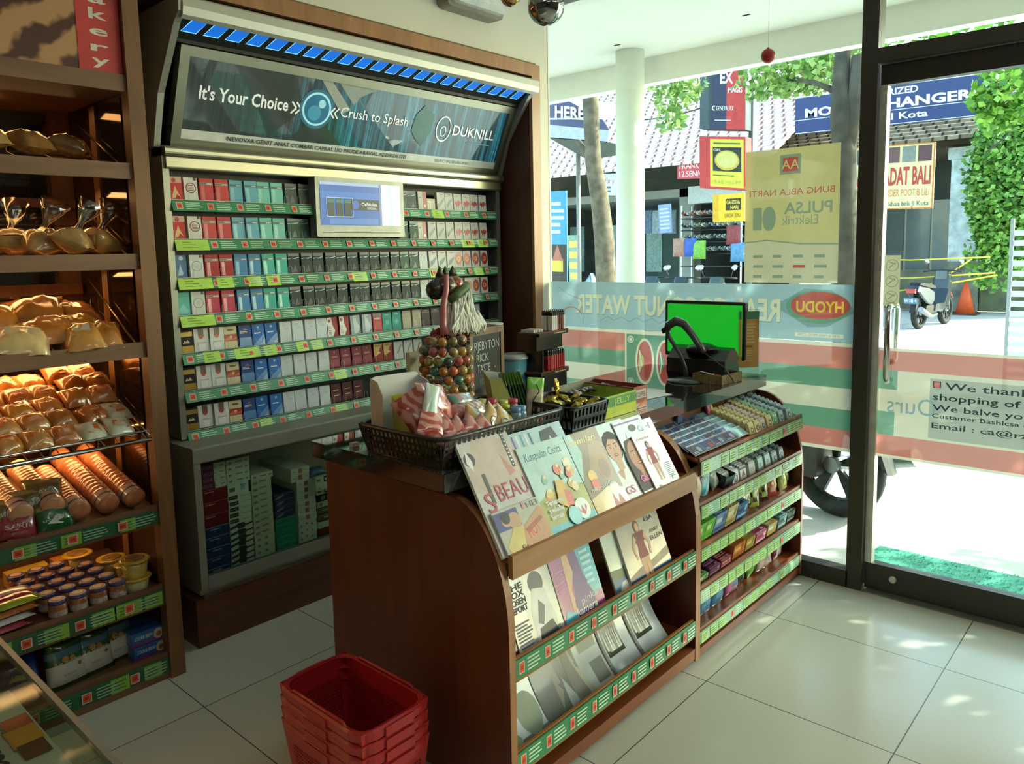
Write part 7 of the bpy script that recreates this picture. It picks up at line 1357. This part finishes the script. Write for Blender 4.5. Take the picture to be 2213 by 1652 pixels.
def board(name, label, cat, x, corners, th, face_m, art=None, side_m=None, group=None):
    """flat sign at distance x with its corners read from the photo: TL, TR, BR, BL"""
    tl, tr, br_, bl = [at(*c, x=x) for c in corners]; o = bl.copy(); t = thing(name, label, cat, o, 0, group); mb = MB(); u = (br_-bl+tr-tl)/2; v = (tl-bl+tr-br_)/2; n = u.cross(v).normalized()
    mb.prism([Vector(), u, u+v, v], -n*th, side_m or face_m); p = Panel(mb, n*.004, u, v, .003); p.rect(0, 0, 1, 1, face_m); 
    if art: art(p)
    mb.build('board', t); return t
RD, YW_, NV = M('c23438', .5), M('dcd044', .5), M('22264c', .5)
def s_altex(p):
    p.rect(0, 0, .22, 1, M('3c4c54', .5)); p.rect(.22, 0, .6, 1, NV); p.rect(.6, 0, 1, 1, RD); p.rect(.2, .05, .28, .98, M('2c3444', .5)); p.text('LT', .6, .86, .12, WHITE, align='c', w=.3, bold=.03); p.text('EX', .6, .63, .15, WHITE, align='c', w=.28, bold=.03); p.text('MAGIS', .64, .5, .07, WHITE, w=.3, bold=.02); p.ring(.33, .29, .05, .02, WHITE, 14, a=1, b=5); p.text('GENERAL RX', .38, .26, .06, WHITE, w=.38); p.rect(.34, .12, .7, .13, WHITE)
board('hanging_sign', 'tall dark blue and red hanging sign with EX lettering outside', 'sign', 9, ((1515, 128), (1612, 118), (1612, 286), (1513, 279)), .22, NV, s_altex, M('3c4c54', .5))
def s_yel(p):
    p.rect(0, 0, .24, 1, RD); p.rect(.24, .04, .97, .95, YW_); p.rect(.30, .34, .92, .80, M('1c2420', .5)); p.disc(.61, .55, .27, M('c8a040', .4), 24, ry=.19); p.disc(.61, .56, .23, M('c8cc6c', .4), 24, ry=.155); p.text('3in1', .61, .5, .1, M('e0dc9c', .5), w=.3, align='c'); p.text('G85', .32, .72, .05, WHITE, w=.15); p.lines(.32, .92, .84, .9, 1, M('5c6c2c', .5), 1, .5); p.lines(.3, .95, .24, .28, 1, M('5c6c2c', .5), 2, .5); p.text('18 AG NAS PY', .3, .1, .07, M('a8ac4c', .5), w=.6)
board('light_box_sign', 'red edged yellow light box with round emblem below the dark blue sign', 'sign', 9, ((1512, 291), (1611, 296), (1611, 408), (1513, 406)), .22, RD, s_yel)
def s_sm(p): p.rect(.2, .0, 1, 1, M('e4b828', .5)); p.rect(.42, .40, .92, .82, M('2c2414', .5)); p.text('GANESHA', .45, .63, .13, M('e4c848', .5), w=.43, bold=.02); p.text('NARI', .58, .44, .13, M('e4c848', .5), w=.25, bold=.02); p.text('LIRDR JOU', .4, .14, .14, M('5c4814', .5), w=.5)
board('light_box_sign', 'small deep yellow light box lowest on the sign pole', 'sign', 9, ((1540, 418), (1608, 417), (1607, 474), (1541, 480)), .18, M('d8a420', .5), s_sm)
p1, p2 = at(1619, 620, x=9.2), at(1619, 118, x=9.2); mb = MB(); mb.tube([(0, 0, 0), (0, 0, p2.z+.3)], .035, M('4c5450', .5), 10); o = mb.build('sign_pole', loc=(p1.x, p1.y, -.03)); tag(o, 'dark steel pole carrying the stacked signs', 'pole')
def s_mc(p):
    p.rect(0, 0, 1, 1, M('24366c', .5)); L_ = M('e4e8e4', .5)
    for y in (.0, .36, .985): p.rect(0, y, 1, y+.015, L_)
    p.text('AUTHORIZED', .50, .76, .17, L_, align='c', w=.36, bold=.02); p.text('MONEY CHANGER', .5, .43, .24, L_, align='c', w=.88, bold=.035); p.text('Cv. Mutral Kota', .48, .12, .17, L_, align='c', w=.5, bold=.02)
board('money_changer_sign', 'long dark blue money changer sign board across the street', 'sign', 11.5, ((1720, 205), (2131, 158), (2131, 240), (1719, 290)), .08, M('24366c', .5), s_mc)
def s_bali(p):
    p.rect(0, 0, 1, 1, M('c87c3c', .5)); p.rect(.01, .02, .98, .98, M('dcd29c', .5))
    for i in range(5): p.rect(.04+.19*i, .72, .2+.19*i, .96, M(['5c5458', '3c4450', '6c4c50', '7c8480', '5c3c44'][i], .5))
    p.text('ADAT ADAT BALI', .5, .38, .27, M('b03c34', .5), align='c', w=.92, bold=.03); p.text('MENERIMA ORDER POOTIB LILI', .5, .2, .11, M('c8785c', .5), align='c', w=.9); p.text('dan souvenir khas bali Jl Kuta', .5, .05, .07, M('3c4c6c', .5), align='c', w=.9)
board('shop_banner', 'pale yellow shop banner with red BALI lettering under the money changer sign', 'banner', 12, ((1842, 320), (2023, 306), (2010, 450), (1842, 455)), .02, M('dcd29c', .5), s_bali)
board('shop_sign', 'red and white shop sign left of the red light box', 'sign', 15.5, ((1464, 350), (1530, 345), (1530, 387), (1464, 387)), .06, M('c03c48', .5), lambda p: (p.text('FRANKIE', .08, .55, .3, WHITE, w=.8), p.text('12.SEN/O', .08, .12, .3, WHITE, w=.8)))
board('shop_sign', 'pale shop sign with faint red script behind the trunk', 'sign', 15.5, ((1295, 375), (1332, 375), (1332, 422), (1295, 422)), .06, M('c8ccc8', .5), lambda p: (p.text('Rifany', .1, .55, .25, M('b8506c', .5), w=.8), p.lines(.2, .9, .1, .45, 2, M('5c6468', .5), 2)))
board('banner', 'blue and black food banner standing at the far left outside', 'banner', 10, ((1187, 412), (1224, 412), (1228, 610), (1187, 610)), .02, M('3c8cb4', .5), lambda p: (p.rect(0, 0, 1, .42, M('2c2420', .5)), p.lines(.1, .9, .52, .9, 5, M('c4dce4', .5), 2), p.rect(.15, .12, .8, .26, M('c8b03c', .5)), p.poly([(.2, .24), (.5, .42), (.8, .24)], M('a8604c', .5))))
board('price_stand', 'narrow standing menu sign with yellow rows beside the food banner', 'sign', 10, ((1229, 508), (1250, 508), (1256, 612), (1231, 612)), .02, M('7c9c8c', .5), lambda p: [p.rect(.1, .08+.22*i, .9, .22+.22*i, M('d8b860', .5)) for i in range(4)])
board('notice_board', 'folded white notice with blue print on the shop pillar', 'notice', 15.8, ((1420, 441), (1449, 440), (1450, 500), (1426, 505)), .03, M('8494b4', .5), lambda p: p.lines(.1, .9, .1, .9, 6, M('c4ccdc', .5), 4, .4))
# patio tent
t = thing('market_umbrella', 'blue and white canopy with HERE! lettering at the upper left outside', 'canopy', at(1240, 620, x=8)); o = t.location; o.z = -.03
tl, tr = at(1187, 196, x=8)-o, at(1302, 258, x=8)-o; b1, b2 = at(1187, 270, x=8)-o, at(1316, 282, x=8)-o; c1, c2 = at(1187, 322, x=8)-o, at(1313, 308, x=8)-o
mb = MB(); L1 = Vector((0, 3, 0)); L0 = Vector((.9, .4, 1.0))
mb.prism([tl+L1, tr, tr+Vector((1.2, .3, .3)), L0+tl+L1], (0, 0, .02), M('eceef0', .6)); mb.prism([tl+L1*0+Vector((0, 0, .0)), tr, b2, b1+Vector((0, 0, 0))], (.02, 0, 0), M('4c4c70', .6)); mb.prism([b1, b2, c2, b1*.45+c1*.55], (.02, 0, 0), M('b4b4dc', .6)); mb.prism([b1*.45+c1*.55, c2, c2+Vector((1.4, .4, .05)), c1+Vector((1.4, .4, 0))], (0, 0, .01), M('4c5448', .7)); mb.build('fabric', t)
mb = MB(); u = tr-tl; p = Panel(mb, b1+Vector((-.02, 0, .0)), b2-b1, (tl-b1)*.62, .004); p.text('HERE!', .12, .38, .55, WHITE, w=.55, bold=.03); mb.build('lettering', t)
mb = MB(); q = c2+Vector((.6, .9, 0)); mb.tube([(q.x, q.y, 0), (q.x, q.y, q.z)], .03, M('8c8c88', .5), 8); mb.build('post', t)
# trees
BARK = M('6c6050', .9, var=.45, scale=9, bump=.6); BARK2 = M('4c463a', .9, var=.4, scale=8, bump=.6)
def leaves(mb, c, r, n, cols, size=.09, seed=0, sq=(1, 1, 1)):
    r_ = random.Random(seed); ms = [M(c_, .5, var=.2) for c_ in cols]
    for k in range(n):
        while True:
            p_ = Vector((r_.uniform(-1, 1), r_.uniform(-1, 1), r_.uniform(-1, 1)))
            if p_.length < 1: break
        p_ = Vector((p_.x*r*sq[0], p_.y*r*sq[1], p_.z*r*sq[2]))+Vector(c); u_ = Vector((r_.uniform(-1, 1), r_.uniform(-1, 1), r_.uniform(-.6, .6))).normalized()*size*r_.uniform(.6, 1.2); w_ = u_.orthogonal().normalized()*size*.4; w_.rotate(Matrix.Rotation(r_.uniform(0, 6), 3, u_))
        mb.add([p_, p_+u_*.5+w_, p_+u_, p_+u_*.5-w_], [(0, 1, 2, 3)], r_.choice(ms))
LG = ['7ca04c', '90b058', '688c44', 'a4c070']
def tree(name, label, pts, rad, clusters, bark, cols=LG, seed=0, branches=()):
    t = thing(name, label, 'tree', (pts[0][0], pts[0][1], 0)); mb = MB(); mb.tube(pts, rad, bark, 10)
    for b_p, b_r in branches: mb.tube(b_p, b_r, bark, 7)
    wpart('trunk', mb, t); mb = MB()
    for k, (c, r, n, sz, sq) in enumerate(clusters): leaves(mb, c, r, n, cols, sz, seed+k, sq)
    wpart('foliage', mb, t); return t
A = lambda px, py, x=7: at(px, py, x=x)
tr1 = [A(1318, 640), A(1306, 520), A(1296, 430), A(1282, 350), A(1280, 300), A(1276, 220), A(1266, 140)]; tr1[0].z = -.03
tree('street_tree', 'leaning mottled tree trunk between the wall corner and the white column', [tuple(p_) for p_ in tr1], [.12, .11, .10, .09, .085, .09, .07], [(A(1400, 60), .8, 500, .1, (.6, 1, .5)), (A(1266, 60), .8, 300, .1, (.6, 1, .4))], BARK, branches=[([tuple(A(1278, 345)), tuple(A(1262, 325)), tuple(A(1250, 305))], [.05, .04, .03])])
X2 = 6.6
tr2 = [A(1832, 700, X2), A(1830, 560, X2), A(1826, 430, X2), A(1826, 340, X2), A(1822, 250, X2), A(1818, 180, X2), A(1822, 100, X2)]; tr2[0].z = -.03
cl = [(A(px, py, xx), rr_, int(n_*1.5), .075, (1, 1, .6)) for px, py, xx, rr_, n_ in ((1462, 200, 7.4, .28, 150), (1490, 180, 7.4, .2, 60), (1455, 250, 7.4, .18, 50), (1440, 180, 7.4, .2, 45), (1448, 270, 7.4, .12, 25), (1660, 165, 7, .3, 130), (1720, 150, 7, .35, 180), (1770, 165, 7, .25, 120), (1700, 190, 7, .16, 50), (1640, 205, 7, .12, 26), (1840, 120, 7, .4, 150), (1600, 30, 7, .45, 300), (1780, 30, 7, .5, 300))]
tree('street_tree', 'grey forked tree trunk half hidden by the door post', [tuple(p_) for p_ in tr2], [.11, .10, .09, .09, .10, .07, .06], cl, BARK2, seed=30, branches=[([tuple(A(1826, 330, X2)), tuple(A(1846, 240, X2)), tuple(A(1858, 120, X2))], [.08, .07, .06]), ([tuple(A(1812, 200, X2)), tuple(A(1760, 178, X2)), tuple(A(1700, 170, 7))], [.03, .02, .012])])
tree('street_tree', 'broad leafy tree to the right of the door shading the entrance', [(7.6, -4.2, -.03), (7.5, -4.1, 2.2), (7.4, -3.9, 3.2)], [.2, .16, .14], [((7.2, -3.9, 4.0), 1.6, 4600, .13, (1, 1, .9)), ((6.6, -2.7, 3.5), .9, 1200, .12, (1, 1, .8)), ((8.6, -1.6, 5.2), 1.5, 3500, .14, (1, 1.3, .5)), (A(2190, 190, 8), .35, 520, .08, (1, 1, .7)), (A(2150, 215, 8), .2, 180, .08, (1, 1, .6)), (A(2195, 250, 8), .2, 180, .08, (1, 1, .6)), (A(2145, 260, 8), .15, 60, .1, (1, 1, .9)), (A(2050, 85, 8), .5, 260, .13, (.4, 2.4, .35))], BARK2, ['6ca034', '8cbc44', '4c8028', '9cc854'], 60)
# building at the right
XR = 19.6
rb = thing('shop_building', 'low brown-roofed shop with peeling white pillar behind the money changer sign', 'building', (XR, 3, 0)); mb = MB()
RB2 = tile_roof('brown_roof_tile', '6c5c48', '94826a', '2c261e'); R = lambda px, py, x=XR: at(px, py, x=x)
yl, yr = R(1630, 330).y, R(2128, 310).y; ze = R(1900, 318).z
roof_rows(mb, XR-1.0, XR+4, yr, yl, ze-.1, ze+2.0, 18, RB2, .07); wpart('roof', mb, rb)
mb = MB(); DK2 = M('3c443f', .7, var=.3, scale=1); mb.box(XR+3.4, XR+3.6, yr, yl, 0, ze+.5, DK2); mb.box(XR, XR+3.4, yl-.2, yl, 0, ze, M('6c6c60', .7)); mb.box(XR-.3, XR+3.4, yr, yl-.2, ze-.15, ze-.05, M('4c4436', .7)); wpart('wall', mb, rb)
mb = MB()
for k in range(7): y = yr+.9+.62*k; mb.box(XR+2.2, XR+2.23, y, y+.56, .2, 2.6, M('5c686c', .3, coat=.6, var=.3, scale=1)); mb.box(XR+2.17, XR+2.2, y+.56, y+.6, .1, 2.7, M('9c9c90', .5))
wpart('glass_front', mb, rb)
q0, q1 = R(2112, 500, XR-.4), R(2050, 500, XR-.4); zt_ = R(2080, 318, XR-.4).z; mb = MB(); PL2 = M('c4ccd0', .8, var=.3, scale=5); mb.box(XR-.4, XR+.1, q0.y, q1.y, 1.1, zt_-.25, PL2); mb.box(XR-.45, XR+.15, q0.y-.06, q1.y+.06, zt_-.25, zt_, PL2); mb.box(XR-.46, XR+.16, q0.y-.04, q1.y+.04, 0, 1.1, M('7c7c70', .9, var=.4, scale=4)); wpart('pillar', mb, rb)
mb = MB(); mb.box(XR-.2, XR+.1, R(2230, 600).y-1, q0.y-.06, 0, 2.1, M('6c7058', .9, var=.4, scale=2)); mb.box(XR-.1, XR+.1, q1.y+.06, yl-.2, 0, .9, M('6c6c5c', .9, var=.4, scale=2)); wpart('low_wall', mb, rb)
mb = MB(); IV = ['68983c', '80b04c', '507c34', '94bc60']; XI = XR-1.2
for px, py, r_i, n_, sq in ((2165, 400, 1.7, 6500, (.3, .32, 1)), (2200, 380, 1.9, 5500, (.3, .5, .95)), (2150, 560, .7, 500, (.4, .8, 1))): c_ = R(px, py, XI); leaves(mb, tuple(c_), r_i, n_, IV, .14, px, sq)
o = mb.build('climbing_ivy'); tag(o, 'bright green ivy hanging over the wall at the right', 'ivy')
# ropes, cone, gate
for k, (a, b) in enumerate((((1818, 560), (2140, 556)), ((1818, 603), (2150, 590)), ((1845, 640), (2155, 595)), ((1990, 625), (2100, 560)))):
    P0, P1 = A(*a, 16.4), A(*b, 16.4); mb = MB(); mb.tube([(0, 0, 0), (P1-P0)*.5+Vector((0, 0, -.04)), P1-P0], .014, M('d8c03c', .6), 5); o = mb.build('rope', loc=P0); tag(o, 'yellow barrier rope, %s of four across the yard' % nth(k), 'rope', 'yellow barrier ropes')
p_ = at(2085, 680, z=-.03); t = thing('traffic_cone', 'bright orange traffic cone in front of the wall', 'traffic cone', p_); mb = MB(); mb.lathe([(.19, .03), (.02, .75)], (0, 0, 0), 20, M('e0582c', .5)); mb.build('cone', t); mb = MB(); mb.box(-.25, .25, -.25, .25, 0, .03, M('3c3a34', .7)); mb.build('base', t)
g0, g1 = A(2184, 500, 9), A(2230, 500, 9); t = thing('slatted_gate', 'white slatted gate cut by the right picture edge', 'gate', (9, g0.y, -.03)); mb = MB(); w_ = g0.y-g1.y+.8; mb.mat(M('9c9ca0', .5))
for y in (0, -w_): mb.box(-.02, .02, y-.03, y, 0, 1.75)
mb.build('frame', t)
for k in range(15): mb = MB(); mb.box(-.015, .015, -w_, -.03, .18+.1*k, .235+.1*k, M('d4d0d0', .5)); mb.build('slat', t)
for k, (a, b) in enumerate((((1385, 260), (1520, 232)), ((1625, 210), (1760, 178)), ((2130, 330), (2213, 250)))):
    P0, P1 = A(*a, 12), A(*b, 12); mb = MB(); mb.tube([(0, 0, 0), (P1-P0)*.5+Vector((0, 0, -.05)), P1-P0], .012, M('3c3c3c', .6), 5); o = mb.build('overhead_wire', loc=P0); tag(o, 'thin dark overhead wire, %s from the left' % nth(k), 'wire', 'overhead wires')
# shoe rack
rk0, rk1 = A(1484, 560, 16.6), A(1612, 560, 16.6); t = thing('shoe_rack', 'black wire rack of sandals in the open shop', 'rack', (16.6, rk1.y, -.03)); w_ = rk0.y-rk1.y; zs = [A(1550, py, 16.6).z+.03 for py in (470, 496, 522, 548, 575)]; mb = MB(); BM = M('1c1e1e', .5)
for y in (0, w_): 
    for x in (-.25, .25): mb.box(x-.015, x+.015, y-.015, y+.015, 0, zs[0]+.3)
mb.build('frame', t)
for z in zs: mb = MB(); mb.box(-.28, .28, 0, w_, z-.02, z); mb.mats = []; mb.mats.append(BM); mb.m = [0]*len(mb.m); mb.build('shelf', t)
def shoe(c):
    b = MB(); b.prism([(-.05, -.13, 0), (.05, -.13, 0), (.055, .08, 0), (.02, .14, 0), (-.03, .14, 0), (-.055, .05, 0)], (0, 0, .025), M(c, .5)); b.tube([(-.05, 0, .02), (-.02, .03, .07), (0, .09, .03), (.02, .03, .07), (.05, 0, .02)], .012, M('d0d4d0', .5), 5); return proto(b, 'sandal')
SD = [shoe(c) for c in ('b8bcb8', '7c8c8c', '4c5458', 'c4c8b0', '94a07c', 'a8503c')]
for j, z in enumerate(zs[:4]):
    for k in range(12):
        put('sandal', SD[(5 if j == 0 and k % 2 else (k+j) % 5)], 16.42, rk1.y+.06+k*(w_-.1)/11, z+.10-.03, '%s sandal on the shop rack, %s shelf from the top, %s place' % (['pale', 'grey', 'dark', 'cream', 'olive', 'red'][(5 if j == 0 and k % 2 else (k+j) % 5)], nth(j), nth(k)), 'sandal', 'sandals on the shop rack', (0, -.9, PI/2))
for k, (px, py, c, nm) in enumerate(((1468, 535, 'b08070', 'pinkish brown'), (1492, 535, '3c5cb0', 'blue'), (1511, 540, '7cb048', 'green'), (1585, 508, '8c3c40', 'dark red'), (1594, 545, '5c8cb4', 'light blue'))): q = A(px, py, 16); bag('shop_bag', 'bag', '%s bag hanging in the open shop' % nm, .34, .42, .16, M(c, .6, var=.2), (q.x, q.y, q.z), (PI/2, 0, -PI/2), 300+k)
for k, px in enumerate((1400, 1420, 1436, 1452)): q = A(px, 480, 17.6); bag('hanging_item', 'clothes', 'grey-blue hanging garment in the left shop bay, %s from the column' % nth(k), .3, .6, .06, M(['5c6c84', '8c98a0', '44505c', '6c747c'][k], .7, var=.3), (q.x, q.y, q.z), (PI/2, 0, -PI/2), 310+k, group='hanging garments')
# ================================================================ LIGHT
w = bpy.data.worlds.new('sky'); bpy.context.scene.world = w; w.use_nodes = True; nt = w.node_tree
sk = nt.nodes.new('ShaderNodeTexSky'); sk.sky_type = 'NISHITA'; sk.sun_disc = False; sk.sun_elevation = math.radians(31); sk.sun_rotation = math.radians(90+42); sk.air_density = 1.2; sk.dust_density = 1.5; sk.ozone_density = 1
bg = nt.nodes['Background']; bg.inputs['Strength'].default_value = SKY; nt.links.new(sk.outputs[0], bg.inputs[0])
sd = bpy.data.lights.new('sun', 'SUN'); sd.energy = SUN; sd.angle = math.radians(.25); sd.color = (1, .95, .86); so = bpy.data.objects.new('sun', sd); C.objects.link(so)
so.rotation_euler = Vector((1, -.9, .8)).to_track_quat('Z', 'Y').to_euler()
def area(name, loc, size, energy, col, rot=(0, 0, 0), sy=None):
    l = bpy.data.lights.new(name, 'AREA'); l.energy = energy; l.color = col; l.size = size
    if sy: l.shape = 'RECTANGLE'; l.size_y = sy
    o = bpy.data.objects.new(name, l); C.objects.link(o); o.location = loc; o.rotation_euler = rot; return o
for i, (x, y) in enumerate(((-.6, 0), (1.6, 0), (-.6, -1.7), (1.6, -1.7))): area('added_ceiling_fill', (x, y, ZC-.09), 1.2, CEIL, (1, .97, .9), (0, 0, 0), .12)  # fill light for the room, placed at the added ceiling lamps
for z, e in ((2.0, .6), (1.72, 1), (1.43, 1.2), (1.13, 1.6), (.86, 1.8), (.545, 1.0)): area('bakery_lamp_light', (.35, 2.98, z), 1.4, BAKE*e, (1, .55, .2), (-.3, 0, 0), .05)
b = MB()
b.tube([(-.3, 3.0, 2.01), (.82, 3.0, 2.01)], .007, M('ffb060', .5, emit=6), 8)
b.v = [v-bk.location for v in b.v]; b.build('warm_tube', bk)
cfg()
